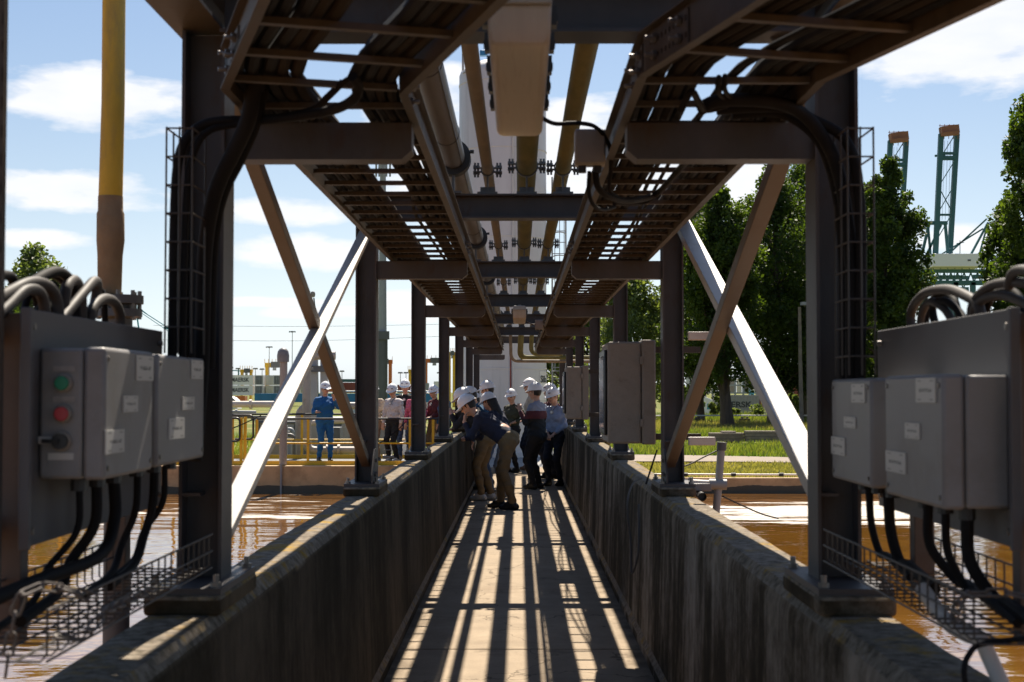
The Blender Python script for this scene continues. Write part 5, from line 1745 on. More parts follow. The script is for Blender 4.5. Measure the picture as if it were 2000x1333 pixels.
container(cx(400), cz_(785.5, 300), 12.2, 1.5, 2.4, 300, 'rust', 'dark red container below the lettered white ones')
container(cx(452, 250), cz_(785, 250), 2.4, 1.0, 2.4, 250, 'orange', 'small orange container end in front of the dark red one')
container(cx(618), cz_(766), 5.9, 2.6, 2.4, YC + 8, 'orange', 'orange red container behind the worker helmet')
container(cx(652), cz_(768), 7.2, 3.0, 2.4, YC + 10, 'rust', 'dark red container right of the worker in blue')
container(cx(650), cz_(746.5), 7.0, 0.9, 2.4, YC + 10, 'crane_green', 'low green container on top of the dark red one')
container(cx(764), cz_(768), 6.0, 2.4, 2.4, YC + 20, 'rust', 'faded red container behind the visitor in black')
container(cx(800), cz_(768), 4.0, 2.9, 2.4, YC + 22, 'mgrey', 'grey container between third and fourth left columns')
container(cx(838), cz_(768), 3.4, 3.4, 2.4, YC + 22, 'white', 'white container end behind the visitor in maroon')
# white parked van roof at the left
vn = thing('parked_van', at(452, 800, 120), 'white van partly hidden behind the first left column and the pipe', 'van')
p = [(438, 800), (438, 776), (446, 774), (454, 777), (461, 783), (464, 800)]
pts = [at(a, b, 120) for a, b in p]
mb = MB(); mb.prism([(q.x, q.z) for q in pts], 1, 120, 121.9); mb.build('body', M['white'], vn, bevel=0.05)
wsp = [at(a, b, 120) for a, b in ((455, 779), (460, 783.5), (456, 784), (452, 779))]
MB().prism([(q.x, q.z) for q in wsp], 1, 119.97, 119.995).build('side_window', M['black'], vn)

# ------------------------------------------------------------------ gantry cranes, masts
def gantry(px0, px1, pyt, pyb, Y, m, label, beam=9, leg=5):
    root = thing('gantry_crane', at((px0 + px1) / 2, 770, Y), label, 'crane', 'gantry cranes at the far terminal')
    a, b = at(px0, pyt, Y), at(px1, pyt + beam, Y)
    zg = -2.5
    lw = leg * Y / FPX
    MB().box2((a.x, Y, b.z), (b.x, Y + 2, a.z)).build('girder', M[m], root)
    for x in (a.x + lw * 0.2, b.x - lw * 1.2):
        MB().box2((x, Y + 0.1, zg), (x + lw, Y + 1.9, b.z)).build('leg', M[m], root)
    MB().box2((a.x + (b.x - a.x) * 0.35, Y - 0.6, b.z - 0.1), (a.x + (b.x - a.x) * 0.85, Y - 0.05, a.z + 0.3)).build('trolley', M['dgrey'], root)
    MB().box2((a.x + (b.x - a.x) * 0.45, Y - 0.5, b.z - 0.9), (a.x + (b.x - a.x) * 0.62, Y + 0.4, b.z - 0.12)).build('cabin', M['mgrey'], root)
    for i in range(6):
        x = a.x + (b.x - a.x) * i / 5
        MB().cyl((x, Y + 0.1, a.z), (x, Y + 0.1, a.z + 1.1), 0.08, seg=5).build('railing_post', M[m], root)
    return root
gantry(469, 492, 722, 750, 430, 'yellow', 'low yellow gantry crane above the lettered containers', 6, 4)
gantry(517, 553, 709, 750, 420, 'yellow', 'taller yellow gantry crane left of the vent cowl', 9, 5)
gantry(720, 766, 703, 750, 460, 'orange', 'orange gantry crane beside the second left column', 8, 6)
gantry(826, 868, 701, 750, 460, 'orange', 'orange gantry crane between third and fourth left columns', 8, 7)
gantry(797, 815, 722, 750, 440, 'yellow', 'small yellow gantry crane behind the third left column', 6, 5)
gantry(874, 890, 688, 750, 380, 'yellow', 'yellow crane leg behind the fourth left column', 6, 5)
def light_mast(px, pyt, Y, label, w=12):
    root = thing('light_mast', at(px, 770, Y), label, 'light mast', 'light masts at the far terminal')
    t = at(px, pyt, Y)
    k = Y / FPX
    MB().cyl((t.x, Y, -2.5), (t.x, Y, t.z), 0.9 * k, 0.6 * k, seg=8).build('pole', M['mgrey'], root)
    MB().box2((t.x - w * k / 2, Y - k, t.z - 1.2 * k), (t.x + w * k / 2, Y + k, t.z)).build('crossbar', M['dgrey'], root)
    for i in range(4):
        x = t.x + (i - 1.5) * w * k / 3.4
        MB().box2((x - 1.2 * k, Y - 2 * k, t.z - 3.0 * k), (x + 1.2 * k, Y, t.z - 0.8 * k)).build('floodlight', M['mgrey'], root)
for px, py, Y, lb in ((526, 677, 420, 'light mast above the taller yellow gantry crane'), (571, 647, 400, 'tallest light mast left of the lit brace'), (499, 719, 440, 'small light mast above the reefers'), (512, 720, 445, 'second small light mast above the reefers'), (451, 717, 440, 'small light mast beside the first left column'), (465, 719, 450, 'small light mast next to the low yellow gantry'), (782, 727, 430, 'small light mast behind the visitor in black'), (793, 727, 435, 'second small light mast behind the visitor in black'), (858, 727, 430, 'small light mast at the fourth left column'), (668, 724, 410, 'yellow lit pole above the dark red container')):
    light_mast(px, py, Y, lb, 12 if py < 700 else 8)
gl = thing('street_lamp', at(616, 800, 60), 'slender lamp with round head beside the left cross braces', 'street lamp')
t = at(611, 575, 60)
MB().tube([at(622, 830, 60), at(620, 700, 60), at(617, 620, 60), at(613, 582, 60)], 0.03, 8).build('pole', M['dgrey'], gl)
MB().lathe([(0.001, -0.14), (0.09, -0.11), (0.11, 0.0), (0.09, 0.08), (0.06, 0.11), (0.001, 0.12)], t, 16).build('lamp_head', M['boxbeige'], gl)

# telecom mast behind second left column
tm = thing('telecom_mast', at(749, 800, 80), 'grey telecom mast with antennas behind the second left column', 'mast')
a = at(749, 0, 80).x
MB().cyl((a, 80, -0.35), (a, 80, at(0, 650, 80).z), 0.30, seg=16).build('lower_tube', M['dgrey'], tm)
MB().cyl((a, 80, at(0, 650, 80).z), (a, 80, at(0, 300, 80).z), 0.24, 0.16, seg=16).build('upper_tube', M['mgrey'], tm)
for px in (735, 741, 755, 762):
    q = at(px, 325, 79.7)
    MB().box2((q.x - 0.05, 79.6, q.z - 0.6), (q.x + 0.05, 79.7, q.z + 0.6)).build('antenna', M['mgrey'], tm)
MB().box2((at(734, 0, 79.7).x, 79.7, at(0, 312, 80).z), (at(763, 0, 79.7).x, 79.8, at(0, 316, 80).z)).build('antenna_frame', M['dgrey'], tm)
MB().box2((a - 0.42, 79.6, at(0, 664, 80).z), (a + 0.42, 79.75, at(0, 648, 80).z)).build('collar', M['dgrey'], tm)

# overhead lines
for i, (y0, y1) in enumerate(((636, 633), (664, 656))):
    cable([at(300, y0, 300), at(600, y0 + 2, 300), at(900, y1, 300)], 0.035, 'cable_grey', ['upper thin overhead line left of the walkway', 'lower thin overhead line left of the walkway'][i], 'overhead_line', 4)

# ------------------------------------------------------------------ ship-to-shore cranes, far right
def sts(pxo, pyo, sc, Y, label, house=True):
    root = thing('harbour_crane', at(1850 + pxo, 770, Y), label, 'crane', 'harbour cranes')
    def P(px, py, d=0.0): return at(1850 + pxo + (px - 1850) * sc, 765 + pyo + (py - 765) * sc, Y + d)
    k = Y / FPX * sc
    G = M['crane_green']
    def T(name, p, q, w, m=G, d=0):
        MB().bar(P(p[0], p[1], d), P(q[0], q[1], d), w * k, w * k, up=(0, 1, 0)).build(name, m, root)
    # raised boom: two girders
    T('boom_girder', (1827, 500), (1838, 262), 9, d=-3)
    T('boom_girder', (1855, 500), (1869, 262), 9, d=3)
    for (py, w) in ((300, 5), (308, 6), (420, 4), (312, 3)):
        x0 = 1827 + (500 - py) * 11 / 238
        x1 = 1855 + (500 - py) * 14 / 238
        T('boom_tie', (x0, py), (x1, py), w)
    for (a, b) in (((1836, 310), (1864, 265)), ((1833, 365), (1866, 312)), ((1833, 365), (1860, 415)), ((1831, 418), (1859, 370)), ((1829, 470), (1858, 420))):
        T('boom_lacing', a, b, 1.6)
    T('boom_platform', (1826, 305), (1846, 303), 4)
    # orange head
    MB().bar(P(1837, 264, -4), P(1872, 260, -4), 7 * k, 12 * k, up=(0, 1, 0)).build('boom_head', M['crane_orange'], root)
    MB().bar(P(1837, 257), P(1871, 253), 16 * k, 20 * k, up=(0, 1, 0)).build('boom_head', M['crane_orange'], root)
    for i in range(5):
        T('head_rail', (1835 + i * 9, 272), (1836 + i * 9, 243), 1.0, M['crane_orange'])
    T('head_rail', (1834, 246), (1873, 244), 1.0, M['crane_orange'])
    for px in (1840, 1846, 1852, 1858):
        T('hoist_rope', (px, 430), (px + 5, 275), 0.5, M['dgrey'])
    # A-frame
    T('apex_beam', (1808, 436), (1850, 436), 7)
    T('frame_leg', (1815, 436), (1800, 500), 5)
    T('frame_leg', (1812, 436), (1818, 505), 4)
    T('frame_leg', (1846, 436), (1852, 505), 5)
    T('frame_leg', (1838, 440), (1806, 505), 4)
    if house:
        T('backstay', (1927, 428), (1836, 512), 3)
        T('backstay', (1920, 447), (1810, 515), 3)
        T('tie_bar', (1930, 435), (1895, 500), 4)
        T('tie_bar', (1930, 435), (1912, 500), 3)
        T('tie_bar', (1950, 455), (1928, 500), 4)
        T('platform_mast', (1875, 470), (1875, 500), 1.2)
        T('platform_arm', (1868, 476), (1883, 474), 1.2)
    a, b = P(1812, 524), P(1912, 499)
    MB().box2((a.x, Y - 8, a.z), (b.x, Y + 8, b.z)).build('machinery_house', M['white'], root, bevel=0.2)
    q = P(1882, 512)
    MB().box2((q.x - 3 * k, Y - 8.15, q.z - 1.6 * k), (q.x + 3 * k, Y - 8.02, q.z + 1.6 * k)).build('house_window', M['dgrey'], root)
    T('trolley_girder', (1790, 553), (1990, 553), 9)
    T('trolley_girder', (1795, 530), (1990, 530), 7)
    for i in range(15):
        T('girder_lacing', (1792 + i * 13, 533), (1798 + i * 13, 550), 2.2)
        T('girder_lacing', (1805 + i * 13, 533), (1799 + i * 13, 550), 2.2)
    T('trolley_girder', (1800, 541), (1880, 541), 6, d=10)
    T('trolley_girder', (1900, 541), (1990, 541), 8, d=12)
    for px in (1866, 1900, 1955, 1806):
        T('leg', (px, 552), (px, 790), 9)
    for i in range(14):
        T('walkway_post', (1795 + i * 14, 527), (1795 + i * 14, 516), 1.0)
    T('walkway_rail', (1795, 516), (1990, 516), 1.0)
    T('lower_beam', (1800, 640), (1960, 640), 10)
    return root
sts(0, 0, 1.0, 640, 'green harbour crane with raised boom and orange head at right')
sts(-99, 13, 1.0, 690, 'second green harbour crane with raised boom, partly behind the trees', house=False)
hc = thing('harbour_crane', at(290, 770, 900), 'small teal harbour crane seen beside the left panel', 'crane', 'harbour cranes')
for (a, b, w) in (((262, 598), (335, 645), 1.6), ((262, 594), (290, 616), 1.2), ((264, 590), (272, 650), 2.5), ((268, 606), (330, 648), 1.2), ((320, 640), (345, 648), 3), ((272, 650), (275, 770), 3), ((330, 645), (330, 770), 3)):
    MB().bar(at(*a, 900), at(*b, 900), w * 900 / FPX, w * 900 / FPX, up=(0, 1, 0)).build('girder', M['crane_teal'], hc)
hc2 = thing('harbour_crane', at(450, 770, 900), 'distant blue crane boom above the lettered containers', 'crane', 'harbour cranes')
for (a, b, w) in (((440, 723), (470, 725), 2.0), ((466, 722), (466, 760), 2.5), ((440, 718), (440, 760), 2.0)):
    MB().bar(at(*a, 900), at(*b, 900), w * 900 / FPX, w * 900 / FPX, up=(0, 1, 0)).build('girder', M['crane_teal'], hc2)

# ------------------------------------------------------------------ right background: truck, rack, posts, piles
YT = 190
tr = thing('container_truck', at(1400, 820, YT), 'white truck carrying a grey lettered container behind the trees', 'truck')
a, b = at(1396, 809, YT), at(1483, 772, YT)
MB().box2((a.x, YT, a.z), (b.x, YT + 2.44, b.z)).build('container_body', M['boxgrey'], tr)
corrugated(a.x + 0.1, b.x - 0.1, YT - 0.01, a.z + 0.1, b.z - 0.1, M['boxgrey'], tr, 0.4)
tme = text_mesh('lettering', 'MAERSK', 1.05, M['text'], 0.005, 0.03)
w_ = max(v.co.x for v in tme.vertices) - min(v.co.x for v in tme.vertices)
tw_ = at(1464, 0, YT).x - at(1396.5, 0, YT).x
lt = inst('lettering', tme, (at(1430, 0, YT).x, YT - 0.06, at(0, 791, YT).z), tr, rot=(R(90), 0, 0), scale=(tw_ / w_ * 0.98, 1, 1))
cabp = [at(px, py, YT) for px, py in ((1354, 812), (1354, 776), (1362, 773), (1372, 773), (1391, 781), (1393, 812))]
MB().prism([(q.x, q.z) for q in cabp], 1, YT - 0.05, YT + 2.4).build('cab', M['white'], tr, bevel=0.08)
wp = [at(px, py, YT) for px, py in ((1355.5, 790), (1355.5, 778), (1366, 777), (1366, 786))]
MB().prism([(q.x, q.z) for q in wp], 1, YT - 0.09, YT - 0.055).build('cab_window', M['black'], tr)
wp = [at(px, py, YT) for px, py in ((1381, 800), (1381, 789), (1391, 788), (1391, 800))]
MB().prism([(q.x, q.z) for q in wp], 1, YT - 0.09, YT - 0.055).build('cab_marking', M['crane_teal'], tr)
wm3 = MB().cyl((0, -0.15, 0), (0, 0.15, 0), 0.5, seg=18).mesh('wheel', M['black'])
for px in (1362, 1388, 1412, 1450, 1466, 1480):
    inst('wheel', wm3, (at(px, 0, YT).x, YT + 0.15, -2.0), tr)
MB().box2((at(1356, 0, YT).x, YT + 0.4, -1.75), (b.x, YT + 2.1, a.z - 0.02)).build('chassis', M['dgrey'], tr)
tail = thing('red_trailer_end', at(1487, 810, YT + 1), 'red tail of a trailer right of the lettered container', 'trailer')
a, b = at(1484, 808, YT + 1), at(1492, 775, YT + 1)
MB().box2((a.x, YT + 1, a.z), (b.x, YT + 4, b.z)).build('body', M['rust'], tail, bevel=0.05)
MB().box2((a.x + 0.15, YT + 0.95, a.z + 1.0), (a.x + 0.3, YT + 0.999, b.z - 0.5)).build('stripe', M['yellow'], tail)
bt_ = thing('parked_truck', at(1560, 810, 170), 'blue and red truck cab beside the wooden post', 'truck')
a, b = at(1548, 807, 170), at(1566, 780, 170)
MB().box2((a.x, 170, a.z), (b.x, 172.4, b.z)).build('cab', M['logo_blue'], bt_, bevel=0.15)
a2, b2 = at(1526, 785, 171), at(1562, 772, 171)
MB().box2((a2.x, 172.5, a2.z), (b2.x, 174.4, b2.z)).build('load', M['rust'], bt_)
MB().box2((a.x + 0.3, 169.95, b.z - 0.9), (b.x - 0.2, 169.995, b.z - 0.25)).build('windscreen', M['black'], bt_)
# pipe racks / silos behind the truck, seen under the trees
rk = thing('steel_rack', at(1450, 770, 230), 'grey open steel rack with pale panels behind the truck', 'rack')
YR = 230
for px in (1365, 1378, 1392, 1422, 1436, 1452, 1464, 1478):
    q0, q1 = at(px, 775, YR), at(px, 724 + (px % 5), YR)
    MB().box2((q0.x - 0.15, YR, -2.5), (q0.x + 0.15, YR + 0.3, q1.z)).build('upright', M['mgrey'], rk)
for py in (738, 753, 768):
    q0, q1 = at(1360, py, YR), at(1482, py, YR)
    MB().box2((q0.x, YR - 0.1, q0.z - 0.12), (q1.x, YR - 0.002, q0.z + 0.12)).build('beam', M['mgrey'], rk)
for i, px in enumerate((1367, 1380, 1423, 1438, 1453, 1465)):
    q0, q1 = at(px + 1.5, 767, YR + 1), at(px + 11, 740, YR + 1)
    MB().box2((q0.x, YR + 1.2, q0.z), (q1.x, YR + 1.5, q1.z)).build('panel', M['cream'] if i % 2 else M['boxbeige'], rk)
q = at(1468, 768, YR - 1)
MB().box2((q.x - 0.4, YR - 1.1, q.z - 0.4), (q.x + 0.4, YR - 1.0, q.z + 0.4)).build('blue_sign', M['logo_blue'], rk)
q = at(1448, 712, YR)
MB().box2((at(1440, 0, YR).x, YR + 2, at(0, 718, YR).z), (at(1465, 0, YR).x, YR + 6, at(0, 706, YR).z)).build('blue_bin', M['crane_teal'], rk)
cs = 0
for px, py, m_, lb in ((1500, 770, 'cream', 'cream container seen under the trees'), (1515, 770, 'boxbeige', 'beige container seen under the trees'), (1530, 770, 'rust', 'red container seen under the trees'), (1344, 770, 'mgrey', 'grey container seen left of the tree trunk')):
    container(at(px, 0, 260).x, at(0, py + 8, 260).z, 2.4 if px != 1344 else 1.8, 4.5, 6, 260, m_, lb, group='containers seen under the trees')
# pipe rail on concrete blocks
rl = thing('pipe_rail', at(1450, 825, 87), 'long pale pipe rail carried on concrete blocks across the grass', 'pipe rail')
MB().tube([at(1160, 813, 87), at(1400, 812, 87), at(1640, 812, 87)], 0.045, 10).build('pipe', M['white'], rl)
for i, px in enumerate((1365, 1455, 1275, 1545)):
    for d in (-1, 1):
        q = at(px + d * 5, 829, 86.8)
        bo = thing('concrete_block', q, ['%s brown block of the pair left of the tree trunk', '%s brown block of the pair right of the tree trunk', '%s brown block of the pair behind the second right column', '%s brown block of the pair beside the wooden post'][i] % ('left' if d < 0 else 'right'), 'block', 'concrete blocks under the pipe rail')
        MB().box2((q.x - 0.13, 86.6, -0.36), (q.x + 0.13, 87.2, 0.02)).build('block', M['darkblock'], bo, bevel=0.02)
        MB().box2((q.x - 0.05, 86.8, 0.021), (q.x + 0.05, 87.1, 0.12)).build('saddle', M['dgrey'], bo)
# stacks of grey planks / beams
def pile(px0, px1, py0, py1, Y, n, label):
    root = thing('beam_pile', at((px0 + px1) / 2, py1, Y), label, 'pile', 'piles of weathered beams')
    a, b = at(px0, py1, Y), at(px1, py0, Y)
    gz = ground_z(a.x, Y)
    for x in (a.x + 0.2, b.x - 0.3):
        MB().box2((x, Y, gz - 0.02), (x + 0.1, Y + 0.8, gz + 0.08)).build('bearer', M['wood'], root)
    h = (b.z - gz - 0.08) / n
    for i in range(n):
        for j in range(3):
            o = 0.06 * random.random()
            MB().box2((a.x + o, Y + j * 0.25 + 0.01 * i, gz + 0.082 + i * h), (b.x - o * 2, Y + j * 0.25 + 0.22, gz + 0.082 + i * h + h * 0.9)).build('beam', M['wood'], root)
    return root
pile(1386, 1456, 846, 864, 55.5, 3, 'low pile of grey beams lying on the gravel left of the bright brace')
pile(1457, 1530, 842, 864, 55.0, 4, 'higher pile of grey beams beside the bright brace')
pile(1409, 1441, 841, 847, 55.8, 1, 'short beams on top of the low pile')
# wooden post lamp
pp = thing('wooden_post', at(1564, 850, 74), 'tall weathered wooden lamp post beside the first right column', 'post')
MB().tube([at(1566, 842, 74), at(1563, 700, 74), at(1561.5, 600, 74)], [0.12, 0.10, 0.085], 10).build('post', M['wood'], pp)
MB().box2((at(1560, 0, 74).x, 73.8, at(0, 597, 74).z), (at(1574, 0, 74).x, 74.2, at(0, 591, 74).z)).build('lamp_head', M['mgrey'], pp)
# red pipe stand by the grass near cabinet
# ------------------------------------------------------------------ trees
def leaves_mesh(name, centers, radii, nleaf, size, m, seed, squash=(1, 1, 1)):
    g_ = np.random.default_rng(seed)
    cen = np.array(centers)
    rad = np.array(radii)
    w_ = rad ** 2
    idx = g_.choice(len(cen), nleaf, p=w_ / w_.sum())
    d = g_.normal(size=(nleaf, 3))
    d /= np.linalg.norm(d, axis=1)[:, None]
    rr = g_.random(nleaf) ** 0.45
    P = cen[idx] + d * (rad[idx] * rr)[:, None] * np.array(squash)
    nrm = g_.normal(size=(nleaf, 3)) + np.array([0, -0.3, 0.5])
    nrm /= np.linalg.norm(nrm, axis=1)[:, None]
    t = np.cross(nrm, g_.normal(size=(nleaf, 3)))
    t /= np.linalg.norm(t, axis=1)[:, None]
    b = np.cross(nrm, t)
    s = size * (0.6 + 0.8 * g_.random(nleaf))[:, None]
    q = np.stack([P - t * s, P + b * s * 0.62, P + t * s, P - b * s * 0.62], 1).reshape(-1, 3)
    me = bpy.data.meshes.new(name)
    me.vertices.add(len(q))
    me.vertices.foreach_set('co', q.ravel())
    me.loops.add(nleaf * 4)
    me.loops.foreach_set('vertex_index', np.arange(nleaf * 4))
    me.polygons.add(nleaf)
    me.polygons.foreach_set('loop_start', np.arange(0, nleaf * 4, 4))
    me.polygons.foreach_set('loop_total', np.full(nleaf, 4))
    me.update(calc_edges=True)
    me.materials.append(m)
    return me
def tree(base, h, w, z0f, label, m, seed, nleaf=11000, size=0.105, trunk_r=0.2, lean=0.0, columnar=True, nc=190):
    g_ = np.random.default_rng(seed)
    root = thing('poplar_tree' if columnar else 'willow_tree', base, label, 'tree', 'trees beyond the basin')
    bx, by, bz = base
    def axis(f): return np.array([bx + lean * h * f + 0.12 * math.sin(f * 5 + seed), by + 0.1 * math.cos(f * 4 + seed), bz + h * f])
    tp = [axis(f) for f in np.linspace(0, 0.93, 12)]
    MB().tube([Vector(p) for p in tp], [trunk_r * (1 - 0.9 * f) * (1.25 if f < 0.05 else 1) for f in np.linspace(0, 0.93, 12)], 10).build('trunk', M['bark'], root)
    lm = MB()
    cen, rad = [], []
    for i in range(nc):
        f = z0f + (1.0 - z0f) * g_.random() ** 0.85
        u = (f - z0f) / (1 - z0f)
        if columnar: pr = (0.55 + 0.45 * min(1, u / 0.25)) * (1.0 if u < 0.55 else max(0.12, math.cos((u - 0.55) / 0.45 * math.pi * 0.48)))
        else: pr = math.sin(math.pi * min(1, max(0.06, u * 0.86 + 0.12))) ** 0.7
        ang = g_.random() * 2 * math.pi
        q = w / 2 * pr * g_.random() ** 0.42 * 0.98
        c_ = axis(f) + np.array([q * math.cos(ang), q * math.sin(ang), 0])
        cen.append(c_)
        rad.append((0.075 + 0.10 * g_.random()) * w * (0.5 + 0.5 * pr) * (1.0 if columnar else 1.35))
        if i % 3 == 0:
            f0 = max(0.1, f - 0.10 - 0.1 * g_.random())
            lm.tube([Vector(axis(f0)), Vector((axis(f0) + c_) / 2 + np.array([0, 0, 0.1 * h * 0.2])), Vector(c_)], [trunk_r * 0.28, trunk_r * 0.18, 0.015], 6)
    lo = lm.build('limbs', M['bark'], root)
    tag(lo, kind='stuff')
    o = inst('crown', leaves_mesh('crown', cen, rad, int(nleaf * 2.3), size, m, seed + 5, (1, 1, 1.25)), (0, 0, 0), root)
    tag(o, kind='stuff')
    return root
def tbase(px, Y): 
    x = at(px, 800, Y).x
    return (x, Y, ground_z(x, Y))
def th(pyt, Y): return at(1000, pyt, Y).z + 0.35
tree(tbase(1420, 76), th(375, 76), 4.6, 0.20, 'poplar with leaning bare trunk left of the bright brace', M['leaf'], 3, 17000, lean=-0.035, trunk_r=0.34)
tree(tbase(1372, 90), th(398, 90), 5.0, 0.12, 'poplar behind the left poplar, beside the second right column', M['leaf'], 4, 10000, trunk_r=0.22)
tree(tbase(1512, 82), th(338, 82), 6.6, 0.16, 'tallest broad poplar between the right braces', M['leaf'], 5, 17000, trunk_r=0.28)
tree(tbase(1570, 92), th(325, 92), 6.6, 0.14, 'poplar behind the first right column', M['leaf'], 6, 12000, trunk_r=0.25)
tree(tbase(1640, 86), th(330, 86), 6.6, 0.12, 'poplar right of the first right column behind the wire guard', M['leaf'], 8, 12000)
tree(tbase(1735, 76), th(318, 76), 4.5, 0.08, 'poplar with pointed top below the harbour cranes', M['leaf'], 9, 17000)
tree(tbase(1700, 84), th(370, 84), 5.2, 0.06, 'poplar beside the pointed one, over the right panel', M['leaf'], 10, 12000)
tree(tbase(2052, 60), th(140, 60), 4.2, 0.12, 'tall poplar cut by the right edge of the picture', M['leaf'], 12, 17000)
tree(tbase(1975, 66), th(395, 66), 2.6, 0.15, 'lower poplar left of the tall one at the right edge', M['leaf'], 13, 7000)
tree(tbase(1235, 95), th(540, 95), 5.5, 0.08, 'pale willow behind the third right column', M['leaf_pale'], 14, 7000, size=0.13, columnar=False, nc=60)
tree(tbase(1150, 110), th(590, 110), 6.0, 0.05, 'pale willow behind the cabinets', M['leaf_pale'], 15, 7000, size=0.14, columnar=False, nc=60)
tree(tbase(1310, 112), th(560, 112), 5.0, 0.06, 'pale tree between willow and poplars', M['leaf_pale'], 16, 6000, size=0.14, columnar=False, nc=50)
tree(tbase(70, 62), th(498, 62), 4.6, 0.05, 'pale green tree behind the cable coils on the left', M['leaf_pale'], 17, 8000, size=0.11, columnar=False, nc=60)
tree(tbase(10, 50), th(620, 50), 3.2, 0.03, 'dense green bush behind the left panel', M['leaf'], 18, 7000, size=0.1, columnar=False, nc=50)
tree(tbase(1095, 75), th(640, 75), 3.0, 0.03, 'small green tree right of the silo', M['leaf_pale'], 19, 6000, size=0.1, columnar=False, nc=40)
tree(tbase(2030, 75), th(600, 75), 5.0, 0.02, 'dense poplar mass behind the right panel', M['leaf'], 20, 9000, columnar=False, nc=50)
def bush(px, py, Y, w, h, m, label, seed, n=1400):
    root = thing('bush', tbase(px, Y), label, 'bush', 'bushes by the truck')
    b = tbase(px, Y)
    g_ = np.random.default_rng(seed)
    b = (b[0], b[1], at(px, py, Y).z)
    cen = [(b[0] + g_.normal() * w * 0.25, b[1] + g_.normal() * w * 0.2, b[2] + h * g_.random() * 0.8) for _ in range(12)]
    inst('crown', leaves_mesh('crown', cen, [w * 0.2] * 12, n, 0.11, m, seed), (0, 0, 0), root)
    MB().cyl((b[0], b[1], min(ground_z(b[0], Y), b[2])), (b[0], b[1], b[2] + h * 0.6), 0.05, 0.02, seg=6).build('stem', M['bark'], root)
for (px, py, Y, w, h, lb, sd) in ((1362, 810, 112, 1.6, 1.0, 'light green bush left of the truck cab', 31), (1395, 810, 108, 1.1, 1.5, 'bush at the middle of the truck', 32), (1475, 808, 112, 1.7, 0.6, 'bush at the tail of the lettered container', 33), (1552, 812, 105, 1.3, 1.9, 'bush beside the blue truck', 34), (1432, 810, 112, 0.9, 0.4, 'small bush below the lettering', 35)):
    bush(px, py, Y, w, h, M['leaf_pale'], lb, sd)

# ------------------------------------------------------------------ grass
def grass(name, n, x0, x1, y0, y1, h0, h1, m, seed, skip=()):
    g_ = np.random.default_rng(seed)
    X = x0 + (x1 - x0) * g_.random(n)
    Y = y0 + (y1 - y0) * g_.random(n)
    keep = np.ones(n, bool)
    for (a, b) in skip: keep &= ~((Y > a) & (Y < b))
    X, Y = X[keep], Y[keep]
    n = len(X)
    Z = np.array([ground_z(x, y) for x, y in zip(X, Y)])
    patch = 0.6 + 0.4 * np.sin(X * 0.9 + 1.3 * np.sin(Y * 0.35)) * np.sin(Y * 0.5 + X * 0.21)
    H = (h0 + (h1 - h0) * g_.random(n)) * (0.55 + 0.6 * patch)
    a = g_.random(n) * math.pi
    wv = 0.016 + 0.02 * g_.random(n)
    dx, dy = np.cos(a) * wv, np.sin(a) * wv
    lx_, ly_ = g_.normal(size=n) * 0.35 * H, g_.normal(size=n) * 0.35 * H
    q = np.stack([np.stack([X - dx, Y - dy, Z], 1), np.stack([X + dx, Y + dy, Z], 1), np.stack([X + lx_, Y + ly_, Z + H], 1)], 1).reshape(-1, 3)
    me = bpy.data.meshes.new(name)
    me.vertices.add(len(q))
    me.vertices.foreach_set('co', q.ravel())
    me.loops.add(n * 3)
    me.loops.foreach_set('vertex_index', np.arange(n * 3))
    me.polygons.add(n)
    me.polygons.foreach_set('loop_start', np.arange(0, n * 3, 3))
    me.polygons.foreach_set('loop_total', np.full(n, 3))
    me.update(calc_edges=True)
    me.materials.append(m)
    o = inst(name, me, (0, 0, 0))
    return o
tag(grass('grass', 52000, 2.6, 20, 41.6, 80, 0.14, 0.36, M['grass'], 41, [(52.5, 56.3)]), 'tall green grass beyond the path on the right', 'grass', kind='stuff')
tag(grass('dry_grass', 20000, 2.0, 16, 31.6, 38.6, 0.05, 0.13, M['drygrass'], 42), 'short dry grass between basin rim and path', 'grass', kind='stuff')
tag(grass('seeding_grass', 16000, 6, 24, 66, 82, 0.25, 0.5, M['drygrass'], 43), 'pale seeding grass round the tree trunk', 'grass', kind='stuff')
tag(grass('meadow', 22000, 4, 42, 80, 116, 0.2, 0.5, M['grass'], 44), 'green meadow below the truck', 'grass', kind='stuff')
tag(grass('rough_grass', 16000, -22, -3.5, 34, 60, 0.15, 0.4, M['grass'], 45), 'rough grass behind the yellow platform', 'grass', kind='stuff')

# ================================================================== PEOPLE
def sd_cap(P, a, b, r0, r1):
    a, b = np.asarray(a), np.asarray(b)
    ba = b - a
    L = ba.dot(ba)
    pa = P - a
    h = np.clip((pa @ ba) / max(L, 1e-9), 0, 1)
    return np.linalg.norm(pa - h[..., None] * ba, axis=-1) - (r0 + (r1 - r0) * h)
def sd_ell(P, c, r, Rm):
    q = (P - np.asarray(c)) @ Rm
    r = np.asarray(r)
    k = np.linalg.norm(q / r, axis=-1)
    return (k - 1.0) * r.min()

